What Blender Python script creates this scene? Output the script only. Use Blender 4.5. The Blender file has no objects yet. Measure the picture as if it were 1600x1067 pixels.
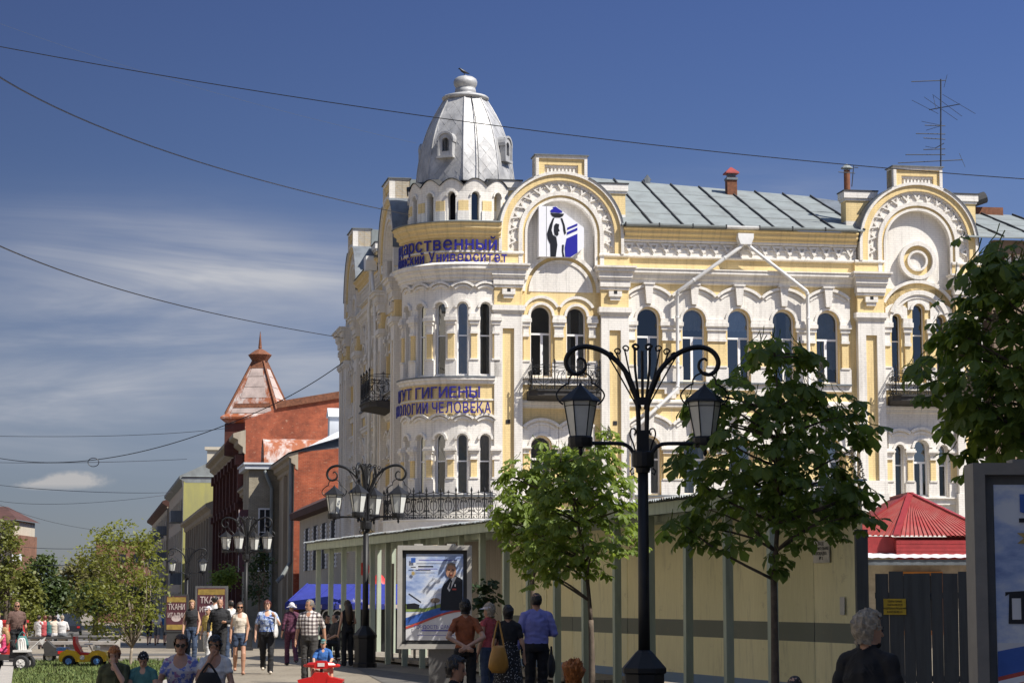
import bpy, bmesh, math, random
import numpy as np
from mathutils import Vector, Matrix, noise, geometry

random.seed(7)
RAD = math.radians
PI = math.pi
scene = bpy.context.scene
COL = scene.collection

# ------------------------------------------------------------------ camera
F_PX, Y_HOR, CAM_H = 3500.0, 935.0, 1.7
PITCH = math.atan((Y_HOR - 533.5) / F_PX)
CP, SP = math.cos(PITCH), math.sin(PITCH)
cam = bpy.data.cameras.new('camera')
cam.sensor_width = 36.0
cam.lens = 36.0 * F_PX / 1600.0
cam.clip_start = 0.5
cam.clip_end = 20000
cam_o = bpy.data.objects.new('camera', cam)
cam_o.location = (0, 0, CAM_H)
cam_o.rotation_euler = (PI / 2 + PITCH, 0, 0)
COL.objects.link(cam_o)
scene.camera = cam_o

# ------------------------------------------------------------------ sun, sky, exposure
SUN_AZ, SUN_EL = RAD(60), RAD(50)          # azimuth: from behind the camera (-Y) towards the right (+X)
sun = bpy.data.lights.new('sun', 'SUN')
sun.energy = 4.6
sun.angle = RAD(0.5)
sun.color = (1.0, 0.95, 0.87)
sun_o = bpy.data.objects.new('sun', sun)
sd = Vector((math.sin(SUN_AZ) * math.cos(SUN_EL), -math.cos(SUN_AZ) * math.cos(SUN_EL), math.sin(SUN_EL)))
sun_o.rotation_euler = sd.to_track_quat('Z', 'Y').to_euler()
sun_o.location = sd * 60
COL.objects.link(sun_o)

world = bpy.data.worlds.new('World')
scene.world = world
world.use_nodes = True
wn, wl = world.node_tree.nodes, world.node_tree.links
wn.clear()
w_out = wn.new('ShaderNodeOutputWorld')
w_bg = wn.new('ShaderNodeBackground')
w_bg.inputs['Strength'].default_value = 0.115
sky = wn.new('ShaderNodeTexSky')
sky.sky_type = 'NISHITA'
sky.sun_disc = False
sky.sun_elevation = SUN_EL
sky.sun_rotation = PI - SUN_AZ
sky.altitude = 0
sky.air_density = 1.0
sky.dust_density = 0.3
sky.ozone_density = 2.5
# clouds: high cirrus streaks low in the sky and a small cumulus, mixed over the sky by direction
w_tc = wn.new('ShaderNodeTexCoord')
w_sep = wn.new('ShaderNodeSeparateXYZ')
wl.new(w_tc.outputs['Generated'], w_sep.inputs[0])


def wmath(op, a, b=None, clamp=False):
    n = wn.new('ShaderNodeMath')
    n.operation = op
    n.use_clamp = clamp
    for i, x in enumerate((a, b)):
        if x is None:
            continue
        if isinstance(x, (int, float)):
            n.inputs[i].default_value = x
        else:
            wl.new(x, n.inputs[i])
    return n.outputs[0]


def wramp(src, stops, interp='LINEAR'):
    n = wn.new('ShaderNodeValToRGB')
    n.color_ramp.interpolation = interp
    el = n.color_ramp.elements
    while len(el) < len(stops):
        el.new(0.5)
    for e, (p, c) in zip(el, stops):
        e.position = p
        e.color = (c, c, c, 1) if isinstance(c, (int, float)) else (*c, 1)
    wl.new(src, n.inputs[0])
    return n.outputs[0]


def wnoise(scale_vec, loc, scale, detail, rough, dist=0.0):
    mp = wn.new('ShaderNodeMapping')
    mp.inputs['Scale'].default_value = scale_vec
    mp.inputs['Location'].default_value = loc
    wl.new(w_tc.outputs['Generated'], mp.inputs[0])
    n = wn.new('ShaderNodeTexNoise')
    n.inputs['Scale'].default_value = scale
    n.inputs['Detail'].default_value = detail
    n.inputs['Roughness'].default_value = rough
    n.inputs['Distortion'].default_value = dist
    wl.new(mp.outputs[0], n.inputs['Vector'])
    return n.outputs['Fac']


elev = w_sep.outputs['Z']
# a polarised, clear May sky: tint by elevation
w_tint = wramp(elev, [(0.0, (0.225, 0.237, 0.3)), (0.035, (0.196, 0.217, 0.3)), (0.1, (0.187, 0.225, 0.341)), (0.18, (0.187, 0.229, 0.358)), (0.27, (0.137, 0.192, 0.354)), (0.6, (0.7, 0.74, 0.84)), (1.0, (0.95, 0.95, 0.95))])
w_mul = wn.new('ShaderNodeMix')
w_mul.data_type = 'RGBA'
w_mul.blend_type = 'MULTIPLY'
w_mul.inputs['Factor'].default_value = 1.0
wl.new(sky.outputs[0], w_mul.inputs['A'])
wl.new(w_tint, w_mul.inputs['B'])
pol = wmath('ADD', 1.0, wmath('MULTIPLY', wmath('MINIMUM', wmath('MAXIMUM', w_sep.outputs['X'], -.25), .25), 1.15))
w_pol = wn.new('ShaderNodeMix')
w_pol.data_type = 'RGBA'
w_pol.blend_type = 'MULTIPLY'
w_pol.inputs['Factor'].default_value = 1.0
wl.new(w_mul.outputs['Result'], w_pol.inputs['A'])
wl.new(pol, w_pol.inputs['B'])
streak = wramp(wnoise((1.0, 1.0, 6.5), (0.4, 0.0, 0.35), 5.0, 5, 0.62, 1.0), [(0.30, 0.0), (0.70, 1.0)], 'EASE')
soft = wramp(wnoise((1.0, 1.0, 2.6), (1.3, 0.2, 0.0), 9.0, 3, 0.6, 0.3), [(0.25, 0.35), (0.7, 1.0)])
az = wmath('DIVIDE', w_sep.outputs['X'], wmath('MAXIMUM', w_sep.outputs['Y'], 0.05))
ev = wmath('DIVIDE', w_sep.outputs['Z'], wmath('MAXIMUM', w_sep.outputs['Y'], 0.05))


def wpatch(px, py, rx, ry, amp, slope=0.0):
    """soft elliptical bank of cloud in a direction of the sky"""
    dx = wmath('DIVIDE', wmath('SUBTRACT', az, (px - 800) / F_PX), rx / F_PX)
    dz0 = wmath('SUBTRACT', ev, (Y_HOR - py) / F_PX)
    dz = wmath('DIVIDE', wmath('SUBTRACT', dz0, wmath('MULTIPLY', wmath('SUBTRACT', az, (px - 800) / F_PX), slope)), ry / F_PX)
    d = wmath('ADD', wmath('MULTIPLY', dx, dx), wmath('MULTIPLY', dz, dz))
    return wmath('MULTIPLY', wmath('EXPONENT', wmath('MULTIPLY', d, -1.0)), amp)


banks = [wpatch(430, 425, 260, 50, 1.15, -.05), wpatch(250, 470, 360, 46, .65), wpatch(150, 380, 330, 60, .45), wpatch(240, 610, 440, 56, .85, .02), wpatch(60, 640, 260, 60, .3), wpatch(460, 560, 160, 50, .45), wpatch(300, 690, 420, 40, .35), wpatch(1240, 300, 260, 40, .25), wpatch(30, 530, 300, 14, .5)]
bank = banks[0]
for b_ in banks[1:]:
    bank = wmath('ADD', bank, b_)
band = wramp(elev, [(0.0, 0.14), (0.04, 0.20), (0.10, 0.17), (0.20, 0.05), (0.5, 0.10), (1.0, 0.10)], 'EASE')
tex_ = wmath('MULTIPLY', wmath('ADD', wmath('MULTIPLY', streak, .80), .22), soft)
cirrus = wmath('MULTIPLY', wmath('ADD', wmath('MULTIPLY', bank, tex_), band), .95, True)
puff_n = wmath('ADD', wmath('MULTIPLY', wnoise((1.0, 1.0, 1.5), (0, 0, 0), 75.0, 4, .65), 1.5), -.05)
puff = wramp(wmath('MULTIPLY', wmath('ADD', wpatch(118, 752, 64, 17, 1.0), wpatch(58, 760, 42, 8, .7)), puff_n), [(0.20, 0.0), (0.62, 0.9)], 'EASE')
under = wramp(ev, [((Y_HOR - 768) / F_PX, 0.0), ((Y_HOR - 758) / F_PX, 1.0)])
puff = wmath('MULTIPLY', puff, wmath('MULTIPLY', under, wramp(az, [(0.0, 1.0), (0.001, 0.0)])))
w_cl = wn.new('ShaderNodeMix')
w_cl.data_type = 'RGBA'
wl.new(cirrus, w_cl.inputs['Factor'])
wl.new(w_pol.outputs['Result'], w_cl.inputs['A'])
w_cl.inputs['B'].default_value = (2.80, 2.89, 3.17, 1)
w_cu = wn.new('ShaderNodeMix')
w_cu.data_type = 'RGBA'
wl.new(puff, w_cu.inputs['Factor'])
wl.new(w_cl.outputs['Result'], w_cu.inputs['A'])
w_cu.inputs['B'].default_value = (2.74, 2.68, 2.68, 1)
wl.new(w_cu.outputs['Result'], w_bg.inputs['Color'])
wl.new(w_bg.outputs[0], w_out.inputs['Surface'])

scene.view_settings.view_transform = 'Standard'
scene.view_settings.look = 'None'
scene.view_settings.gamma = 1
scene.view_settings.exposure = 0.64
scene.view_settings.use_curve_mapping = False
scene.render.engine = 'CYCLES'
scene.cycles.use_denoising = True
scene.cycles.max_bounces = 6
scene.cycles.transparent_max_bounces = 12
scene.cycles.use_adaptive_sampling = True


# ------------------------------------------------------------------ measuring: photograph pixel + real distance -> point
def ray(x, y):
    u, v = (x - 800) / F_PX, (533.5 - y) / F_PX
    return Vector((u, CP - v * SP, SP + v * CP))


def at(x, y, Y):
    r = ray(x, y)
    return Vector((0, 0, CAM_H)) + r * (Y / r.y)


def gz(Y):
    """height of the street surface: level plaza, then a gentle fall to the river"""
    return 0.0 if Y < 62 else -(Y - 62) * 0.0105


def on_ground(px, Y):
    p = at(px, 935, Y)
    return Vector((p.x, Y, gz(Y)))


# ------------------------------------------------------------------ materials
MATS = {}


class NT:
    """small helper for node materials"""

    def __init__(s, name):
        s.m = bpy.data.materials.new(name)
        s.m.use_nodes = True
        s.n, s.l = s.m.node_tree.nodes, s.m.node_tree.links
        s.b = s.n['Principled BSDF']
        MATS[name] = s.m

    def node(s, t, **kw):
        n = s.n.new(t)
        for k, v in kw.items():
            if k in n.inputs:
                n.inputs[k].default_value = v
            else:
                setattr(n, k, v)
        return n

    def link(s, a, b):
        s.l.new(a, b)

    def tex(s, kind='Object'):
        return s.node('ShaderNodeTexCoord').outputs[kind]

    def mapped(s, kind='Object', scale=(1, 1, 1), rot=(0, 0, 0), loc=(0, 0, 0)):
        mp = s.node('ShaderNodeMapping')
        mp.inputs['Scale'].default_value = scale
        mp.inputs['Rotation'].default_value = rot
        mp.inputs['Location'].default_value = loc
        s.link(s.tex(kind), mp.inputs[0])
        return mp.outputs[0]

    def noise(s, vec, scale, detail=4, rough=0.55):
        n = s.node('ShaderNodeTexNoise', Scale=scale, Detail=detail, Roughness=rough)
        s.link(vec, n.inputs['Vector'])
        return n.outputs['Fac']

    def ramp(s, src, stops, interp='LINEAR'):
        n = s.node('ShaderNodeValToRGB')
        n.color_ramp.interpolation = interp
        el = n.color_ramp.elements
        while len(el) < len(stops):
            el.new(0.5)
        for e, (p, c) in zip(el, stops):
            e.position = p
            e.color = (c, c, c, 1) if isinstance(c, (int, float)) else (*c[:3], 1)
        s.link(src, n.inputs[0])
        return n.outputs[0]

    def mix(s, fac, a, b, mode='MIX'):
        n = s.node('ShaderNodeMix', data_type='RGBA', blend_type=mode)
        for key, x in (('Factor', fac), ('A', a), ('B', b)):
            if isinstance(x, (int, float)):
                n.inputs[key].default_value = x if key == 'Factor' else (x, x, x, 1)
            elif isinstance(x, (tuple, list)):
                n.inputs[key].default_value = (*x[:3], 1)
            else:
                s.link(x, n.inputs[key])
        return n.outputs['Result']

    def bump(s, h, strength=0.5, dist=0.02):
        n = s.node('ShaderNodeBump', Strength=strength, Distance=dist)
        s.link(h, n.inputs['Height'])
        s.link(n.outputs[0], s.b.inputs['Normal'])

    def color(s, c):
        if isinstance(c, (tuple, list)):
            s.b.inputs['Base Color'].default_value = (*c[:3], 1)
        else:
            s.link(c, s.b.inputs['Base Color'])

    def set(s, **kw):
        for k, v in kw.items():
            s.b.inputs[k.replace('_', ' ')].default_value = v
        return s


def painted_brick(name, base, dark, chip=None, bs=0.26):
    t = NT(name)
    br = t.node('ShaderNodeTexBrick', Scale=1.0)
    br.inputs['Color1'].default_value = (1, 1, 1, 1)
    br.inputs['Color2'].default_value = (0.86, 0.86, 0.86, 1)
    br.inputs['Mortar'].default_value = (0.45, 0.45, 0.45, 1)
    br.inputs['Mortar Size'].default_value = 0.011
    br.inputs['Brick Width'].default_value = bs
    br.inputs['Row Height'].default_value = 0.09
    uv = t.tex('UV')
    t.link(uv, br.inputs['Vector'])
    dirt = t.noise(t.mapped('UV', (0.7, 0.35, 1)), 1.7, 7, 0.62)
    dirt = t.ramp(dirt, [(0.36, 0.0), (0.66, 1.0)])
    fine = t.ramp(t.noise(uv, 9.0, 5, 0.7), [(0.3, 0.0), (0.75, 1.0)])
    streak = t.ramp(t.noise(t.mapped('UV', (3.2, 0.22, 1)), 2.0, 5, 0.6), [(0.5, 0.0), (0.72, 1.0)])
    c = t.mix(dirt, dark, base)
    c = t.mix(fine, c, base)
    c = t.mix(0.24, c, br.outputs['Color'], 'MULTIPLY')
    c = t.mix(t.mix(1.0, streak, 0.5, 'MULTIPLY'), c, tuple(x * 0.55 for x in dark))
    if chip:
        ch = t.ramp(t.noise(uv, 3.1, 8, 0.75), [(0.69, 0.0), (0.71, 1.0)])
        c = t.mix(ch, c, chip)
    t.color(c)
    t.set(Roughness=0.9)
    t.bump(br.outputs['Color'], 0.4, 0.012)
    return t.m


painted_brick('white_brick', (0.82, 0.78, 0.71), (0.65, 0.61, 0.55), (0.58, 0.48, 0.41))
painted_brick('yellow_brick', (0.80, 0.615, 0.30), (0.70, 0.53, 0.27), (0.62, 0.54, 0.40))
painted_brick('cream_brick', (0.62, 0.54, 0.40), (0.47, 0.41, 0.31))


def plain(name, col, rough=0.6, metal=0.0, var=0.25, scale=6.0, bump=0.0, kind='Object', spec=0.5):
    t = NT(name)
    n = t.ramp(t.noise(t.tex(kind), scale, 6, 0.6), [(0.3, 0.0), (0.7, 1.0)])
    t.color(t.mix(n, tuple(x * (1 - var) for x in col), tuple(min(1, x * (1 + var * 0.4)) for x in col)))
    t.set(Roughness=rough, Metallic=metal)
    t.b.inputs['Specular IOR Level'].default_value = spec
    if bump:
        t.bump(t.noise(t.tex(kind), scale * 4, 4, 0.6), bump, 0.02)
    return t.m


def streaked(name, col, dark, rough=0.6, metal=0.0, sx=2.0, sz=0.25, lo=0.45, hi=0.7, kind='Object', bump=0.15, spec=0.5):
    """weathered surface: colour with vertical stains"""
    t = NT(name)
    a = t.ramp(t.noise(t.mapped(kind, (sx, sx, sz)), 1.6, 7, 0.65), [(lo, 0.0), (hi, 1.0)])
    b = t.noise(t.tex(kind), 5.0, 6, 0.65)
    t.color(t.mix(a, t.mix(b, tuple(x * 0.85 for x in col), col), dark))
    t.set(Roughness=rough, Metallic=metal)
    t.b.inputs['Specular IOR Level'].default_value = spec
    t.bump(b, bump, 0.02)
    return t.m


plain('window_white', (0.80, 0.80, 0.80), 0.45, var=0.08)
plain('black_iron', (0.012, 0.012, 0.013), 0.5, 0.0, var=0.3, spec=0.35)
streaked('zinc', (0.25, 0.275, 0.27), (0.17, 0.18, 0.175), 0.7, 0.0, 0.8, 0.5, spec=.25)
streaked('zinc_dark', (0.16, 0.18, 0.20), (0.09, 0.10, 0.11), 0.6, 0.1)
plain('seam_dark', (0.035, 0.035, 0.035), 0.7)
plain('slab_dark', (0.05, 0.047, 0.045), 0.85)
plain('pipe_white', (0.74, 0.73, 0.70), 0.5, var=0.15, scale=3)
plain('interior_dark', (0.022, 0.022, 0.024), 0.9)
plain('room_yellow', (0.50, 0.32, 0.10), 0.9)
plain('drape_pale', (0.62, 0.60, 0.56), 0.95, var=0.2, scale=3)
plain('curtain_grey', (0.42, 0.41, 0.40), 0.95, var=0.2, scale=3)
plain('letter_blue', (0.028, 0.024, 0.26), 0.35, var=0.15)
plain('panel_white', (0.80, 0.80, 0.82), 0.35, var=0.04)
plain('print_black', (0.01, 0.01, 0.012), 0.4)
plain('print_blue', (0.022, 0.02, 0.30), 0.35, var=0.05)
plain('roof_brown', (0.085, 0.035, 0.026), 0.85, var=0.4, scale=.5)
plain('rust', (0.20, 0.075, 0.035), 0.85, var=0.5, scale=5)

t = NT('dome_metal')
n1 = t.ramp(t.noise(t.tex('Object'), 1.6, 8, 0.68), [(0.35, 0.0), (0.68, 1.0)])
n2 = t.ramp(t.noise(t.mapped('Object', (2.2, 2.2, 0.3)), 1.3, 6, 0.7), [(0.56, 0.0), (0.72, 1.0)])
oi = t.node('ShaderNodeObjectInfo').outputs['Random']
c = t.mix(n1, (0.30, 0.30, 0.30), (0.56, 0.55, 0.53))
c = t.mix(t.mix(1.0, n2, 0.6, 'MULTIPLY'), c, (0.28, 0.26, 0.24))
c = t.mix(0.5, c, t.ramp(oi, [(0.0, 0.75), (1.0, 1.0)]), 'MULTIPLY')
t.color(c)
t.set(Roughness=0.55, Metallic=0.2)
t.bump(t.noise(t.tex('Object'), 6.0, 5, 0.6), 0.25, 0.03)

t = NT('window_glass')
t.n.remove(t.b)
gl = t.node('ShaderNodeBsdfGlossy', Roughness=0.02)
gl.inputs['Color'].default_value = (0.9, 0.93, 0.95, 1)
tr = t.node('ShaderNodeBsdfTransparent')
tr.inputs['Color'].default_value = (0.55, 0.58, 0.58, 1)
fr = t.node('ShaderNodeFresnel', IOR=1.55)
bmp = t.node('ShaderNodeBump', Strength=0.06, Distance=0.05)
t.link(t.noise(t.tex('Object'), 1.1, 2, 0.5), bmp.inputs['Height'])
t.link(bmp.outputs[0], gl.inputs['Normal'])
mx = t.node('ShaderNodeMixShader')
ad = t.node('ShaderNodeMath', operation='ADD')
oi = t.node('ShaderNodeObjectInfo').outputs['Random']
t.link(t.ramp(oi, [(0.0, 0.02), (0.5, 0.06), (1.0, 0.22)]), ad.inputs[1])
t.link(fr.outputs[0], ad.inputs[0])
t.link(ad.outputs[0], mx.inputs[0])
t.link(tr.outputs[0], mx.inputs[1])
t.link(gl.outputs[0], mx.inputs[2])
t.link(mx.outputs[0], t.n['Material Output'].inputs['Surface'])


# ------------------------------------------------------------------ mesh building
def ident(u, z, n):
    return (u, -n, z)


class MB:
    """collects faces given in facade coordinates (u along, z up, n outward) or plain xyz"""

    def __init__(s, T=ident):
        s.v, s.f, s.uv, s.mi, s.T = [], [], [], [], T

    def face(s, pts, uvs=None, mi=0, raw=False):
        i0 = len(s.v)
        if raw:
            s.v += [tuple(p) for p in pts]
        else:
            s.v += [s.T(*p) for p in pts]
        s.f.append(tuple(range(i0, i0 + len(pts))))
        if uvs is None:
            uvs = [(p[0] + p[2] * 0.7, p[1] + 0.0) for p in pts] if not raw else [(p[0] + p[1], p[2]) for p in pts]
        s.uv.append(uvs)
        s.mi.append(mi)

    # ---- facade-space shapes
    def box(s, u0, u1, z0, z1, n0, n1, seg=1, mi=0, back=False, bottom=True):
        for k in range(seg):
            a, b = u0 + (u1 - u0) * k / seg, u0 + (u1 - u0) * (k + 1) / seg
            s.face([(a, z0, n1), (b, z0, n1), (b, z1, n1), (a, z1, n1)], mi=mi)
            s.face([(a, z1, n1), (b, z1, n1), (b, z1, n0), (a, z1, n0)], [(a, n1), (b, n1), (b, n0), (a, n0)], mi)
            if bottom:
                s.face([(a, z0, n0), (b, z0, n0), (b, z0, n1), (a, z0, n1)], [(a, n0), (b, n0), (b, n1), (a, n1)], mi)
            if back:
                s.face([(b, z0, n0), (a, z0, n0), (a, z1, n0), (b, z1, n0)], mi=mi)
        s.face([(u0, z0, n0), (u0, z0, n1), (u0, z1, n1), (u0, z1, n0)], [(n0, z0), (n1, z0), (n1, z1), (n0, z1)], mi)
        s.face([(u1, z0, n1), (u1, z0, n0), (u1, z1, n0), (u1, z1, n1)], [(n1, z0), (n0, z0), (n0, z1), (n1, z1)], mi)

    def poly(s, pts, n0, n1, mi=0, back=False):
        """extruded polygon, pts (u,z) counter-clockwise seen from outside"""
        s.face([(u, z, n1) for u, z in pts], mi=mi)
        for i in range(len(pts)):
            (a, az), (b, bz) = pts[i], pts[(i + 1) % len(pts)]
            s.face([(a, az, n0), (b, bz, n0), (b, bz, n1), (a, az, n1)], [(a + az, n0), (b + bz, n0), (b + bz, n1), (a + az, n1)], mi)
        if back:
            s.face([(u, z, n0) for u, z in reversed(pts)], mi=mi)

    def ring(s, cu, cz, r0, r1, a0, a1, n0, n1, seg=14, mi=0, umin=-1e9, umax=1e9, caps=True):
        """annular sector (angles in degrees, 0 = +u, 90 = up); u is clamped to umin..umax"""
        pr = None
        for k in range(seg + 1):
            a = RAD(a0 + (a1 - a0) * k / seg)
            q = []
            for r in (r0, r1):
                uu, zz = cu + r * math.cos(a), cz + r * math.sin(a)
                q.append((min(max(uu, umin), umax), zz))
            if pr:
                (i0, o0), (i1, o1) = pr, q
                s.face([(*i0, n1), (*o0, n1), (*o1, n1), (*i1, n1)], mi=mi)
                s.face([(*o0, n1), (*o0, n0), (*o1, n0), (*o1, n1)], [(k * .1, n1), (k * .1, n0), (k * .1 + .1, n0), (k * .1 + .1, n1)], mi)
                s.face([(*i0, n0), (*i0, n1), (*i1, n1), (*i1, n0)], [(k * .1, n0), (k * .1, n1), (k * .1 + .1, n1), (k * .1 + .1, n0)], mi)
            elif caps:
                i, o = q
                s.face([(*i, n0), (*o, n0), (*o, n1), (*i, n1)], mi=mi)
            pr = q
        if caps:
            i, o = pr
            s.face([(*o, n0), (*i, n0), (*i, n1), (*o, n1)], mi=mi)

    def arch_wall(s, u0, u1, z0, z1, cu, w, zsill, zspring, n1, depth, seg=10, mi=0, mi_rev=None, useg=1):
        """wall panel u0..u1 x z0..z1 with a round-headed opening"""
        if mi_rev is None:
            mi_rev = mi
        r, l, g = w / 2, cu - w / 2, cu + w / 2

        def rect(a, b, c, d):
            if b - a < 1e-5 or d - c < 1e-5:
                return
            for k in range(useg):
                x0, x1 = a + (b - a) * k / useg, a + (b - a) * (k + 1) / useg
                s.face([(x0, c, n1), (x1, c, n1), (x1, d, n1), (x0, d, n1)], mi=mi)
        rect(u0, l, z0, z1)
        rect(g, u1, z0, z1)
        rect(l, g, z0, zsill)
        prev = None
        for k in range(seg + 1):
            a = PI - PI * k / seg
            p = (cu + r * math.cos(a), zspring + r * math.sin(a))
            if prev:
                s.face([(prev[0], prev[1], n1), (p[0], p[1], n1), (p[0], z1, n1), (prev[0], z1, n1)], mi=mi)
                s.face([(prev[0], prev[1], n1 - depth), (p[0], p[1], n1 - depth), (p[0], p[1], n1), (prev[0], prev[1], n1)],
                       [(k * .1, 0), (k * .1 + .1, 0), (k * .1 + .1, depth), (k * .1, depth)], mi_rev)
            prev = p
        for uu, sgn in ((l, 1), (g, -1)):
            q = [(uu, zsill, n1), (uu, zsill, n1 - depth), (uu, zspring, n1 - depth), (uu, zspring, n1)]
            s.face(q if sgn > 0 else q[::-1], [(p[2], p[1]) for p in (q if sgn > 0 else q[::-1])], mi_rev)
        s.face([(l, zsill, n1), (g, zsill, n1), (g, zsill, n1 - depth), (l, zsill, n1 - depth)], mi=mi_rev)

    def sweep(s, u0, u1, prof, seg=1, mi=0, caps=True):
        """profile [(n,z)...] from bottom to top carried along u"""
        for k in range(seg):
            a, b = u0 + (u1 - u0) * k / seg, u0 + (u1 - u0) * (k + 1) / seg
            for (na, za), (nb, zb) in zip(prof, prof[1:]):
                d = za + (nb - na) * 0.8
                s.face([(a, za, na), (b, za, na), (b, zb, nb), (a, zb, nb)], [(a, za), (b, za), (b, zb + abs(nb - na)), (a, zb + abs(nb - na))], mi)
        if caps:
            nb = min(p[0] for p in prof)
            q = [(nb - .02, prof[0][1])] + list(prof) + [(nb - .02, prof[-1][1])]
            s.face([(u0, z, n) for n, z in reversed(q)][::-1], [(n, z) for n, z in q], mi)
            s.face([(u1, z, n) for n, z in reversed(q)], [(n, z) for n, z in reversed(q)], mi)

    # ---- plain 3D shapes (raw xyz)
    def rbox(s, x0, x1, y0, y1, z0, z1, mi=0, M=None):
        P = [(x0, y0, z0), (x1, y0, z0), (x1, y1, z0), (x0, y1, z0), (x0, y0, z1), (x1, y0, z1), (x1, y1, z1), (x0, y1, z1)]
        if M is not None:
            P = [tuple(M @ Vector(p)) for p in P]
        for q in ((0, 3, 2, 1), (4, 5, 6, 7), (0, 1, 5, 4), (1, 2, 6, 5), (2, 3, 7, 6), (3, 0, 4, 7)):
            A, B, D = Vector(P[q[0]]), Vector(P[q[1]]), Vector(P[q[3]])
            lx, ly = (B - A).length, (D - A).length
            s.face([P[i] for i in q], mi=mi, raw=True, uvs=[(0, 0), (lx, 0), (lx, ly), (0, ly)])

    def bar(s, a, b, w, d=None, mi=0, up=None):
        """rectangular bar between two points"""
        a, b = Vector(a), Vector(b)
        d = d or w
        ax = (b - a).normalized()
        up = Vector(up) if up else (Vector((0, 0, 1)) if abs(ax.z) < 0.95 else Vector((0, 1, 0)))
        sx = ax.cross(up).normalized()
        sy = sx.cross(ax).normalized()
        P = [p + sx * (i * w / 2) + sy * (j * d / 2) for p in (a, b) for i, j in ((-1, -1), (1, -1), (1, 1), (-1, 1))]
        for q in ((0, 1, 2, 3), (7, 6, 5, 4), (0, 4, 5, 1), (1, 5, 6, 2), (2, 6, 7, 3), (3, 7, 4, 0)):
            L = (b - a).length
            s.face([P[i] for i in q], mi=mi, raw=True, uvs=[(0, 0), (w, 0), (w, L), (0, L)])

    def tube(s, pts, r, seg=6, mi=0, caps=True, radii=None):
        pts = [Vector(p) for p in pts]
        rings = []
        prev_n = None
        for i, p in enumerate(pts):
            if i == 0:
                t_ = pts[1] - p
            elif i == len(pts) - 1:
                t_ = p - pts[i - 1]
            else:
                t_ = pts[i + 1] - pts[i - 1]
            if t_.length < 1e-9:
                t_ = Vector((0, 0, 1))
            t_.normalize()
            if prev_n is None:
                n_ = t_.orthogonal().normalized()
            else:
                n_ = (prev_n - t_ * prev_n.dot(t_))
                n_ = n_.normalized() if n_.length > 1e-6 else t_.orthogonal().normalized()
            prev_n = n_
            b_ = t_.cross(n_)
            rr = radii[i] if radii else r
            rings.append([p + (n_ * math.cos(2 * PI * k / seg) + b_ * math.sin(2 * PI * k / seg)) * rr for k in range(seg)])
        base = len(s.v)
        for rg in rings:
            s.v += [tuple(q) for q in rg]
        for i in range(len(rings) - 1):
            for k in range(seg):
                k2 = (k + 1) % seg
                s.f.append((base + i * seg + k, base + i * seg + k2, base + (i + 1) * seg + k2, base + (i + 1) * seg + k))
                s.uv.append([(k / seg, i), (k / seg + 1 / seg, i), (k / seg + 1 / seg, i + 1), (k / seg, i + 1)])
                s.mi.append(mi)
        if caps:
            s.f.append(tuple(base + k for k in range(seg))[::-1])
            s.uv.append([(0, 0)] * seg)
            s.mi.append(mi)
            e = base + (len(rings) - 1) * seg
            s.f.append(tuple(e + k for k in range(seg)))
            s.uv.append([(0, 0)] * seg)
            s.mi.append(mi)

    def lathe(s, prof, seg=16, mi=0, c=(0, 0, 0), rot=0.0, close=True):
        """profile [(r,z)...] turned about the z axis through c"""
        base = len(s.v)
        for r, z in prof:
            for k in range(seg):
                a = rot + 2 * PI * k / seg
                s.v.append((c[0] + r * math.cos(a), c[1] + r * math.sin(a), c[2] + z))
        for i in range(len(prof) - 1):
            for k in range(seg):
                k2 = (k + 1) % seg
                s.f.append((base + i * seg + k, base + i * seg + k2, base + (i + 1) * seg + k2, base + (i + 1) * seg + k))
                s.uv.append([(k, prof[i][1]), (k + 1, prof[i][1]), (k + 1, prof[i + 1][1]), (k, prof[i + 1][1])])
                s.mi.append(mi)
        if close:
            for i, fl in ((0, True), (len(prof) - 1, False)):
                if prof[i][0] > 1e-4:
                    q = tuple(base + i * seg + k for k in range(seg))
                    s.f.append(q[::-1] if fl else q)
                    s.uv.append([(0, 0)] * seg)
                    s.mi.append(mi)

    def mesh(s, name, mats, smooth=False):
        me = bpy.data.meshes.new(name)
        me.from_pydata(s.v, [], s.f)
        uvl = me.uv_layers.new(name='UVMap')
        flat = [c for f in s.uv for p in f for c in p]
        uvl.data.foreach_set('uv', flat)
        for m in (mats if isinstance(mats, (list, tuple)) else [mats]):
            me.materials.append(MATS[m])
        me.polygons.foreach_set('material_index', s.mi)
        if smooth:
            me.polygons.foreach_set('use_smooth', [True] * len(s.f))
        me.update()
        return me

    def build(s, name, mats, parent=None, smooth=False, **kw):
        return link_obj(name, s.mesh(name, mats, smooth), parent, **kw)


def link_obj(name, data, parent=None, loc=None, rot=None, label=None, cat=None, group=None, kind=None):
    o = bpy.data.objects.new(name, data)
    COL.objects.link(o)
    if parent is not None:
        o.parent = parent
    if loc is not None:
        o.location = loc
    if rot is not None:
        o.rotation_euler = rot
    for k, v in (('label', label), ('category', cat), ('group', group), ('kind', kind)):
        if v:
            o[k] = v
    return o


def empty(name, loc=(0, 0, 0), rotz=0.0, label=None, cat=None, group=None, kind=None):
    return link_obj(name, None, None, loc, (0, 0, rotz), label, cat, group, kind)


def copy_tree(o, parent=None):
    c = o.copy()
    COL.objects.link(c)
    if parent is not None:
        c.parent = parent
    for ch in list(o.children):
        copy_tree(ch, c)
    return c


GLYPHS = {}


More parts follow.
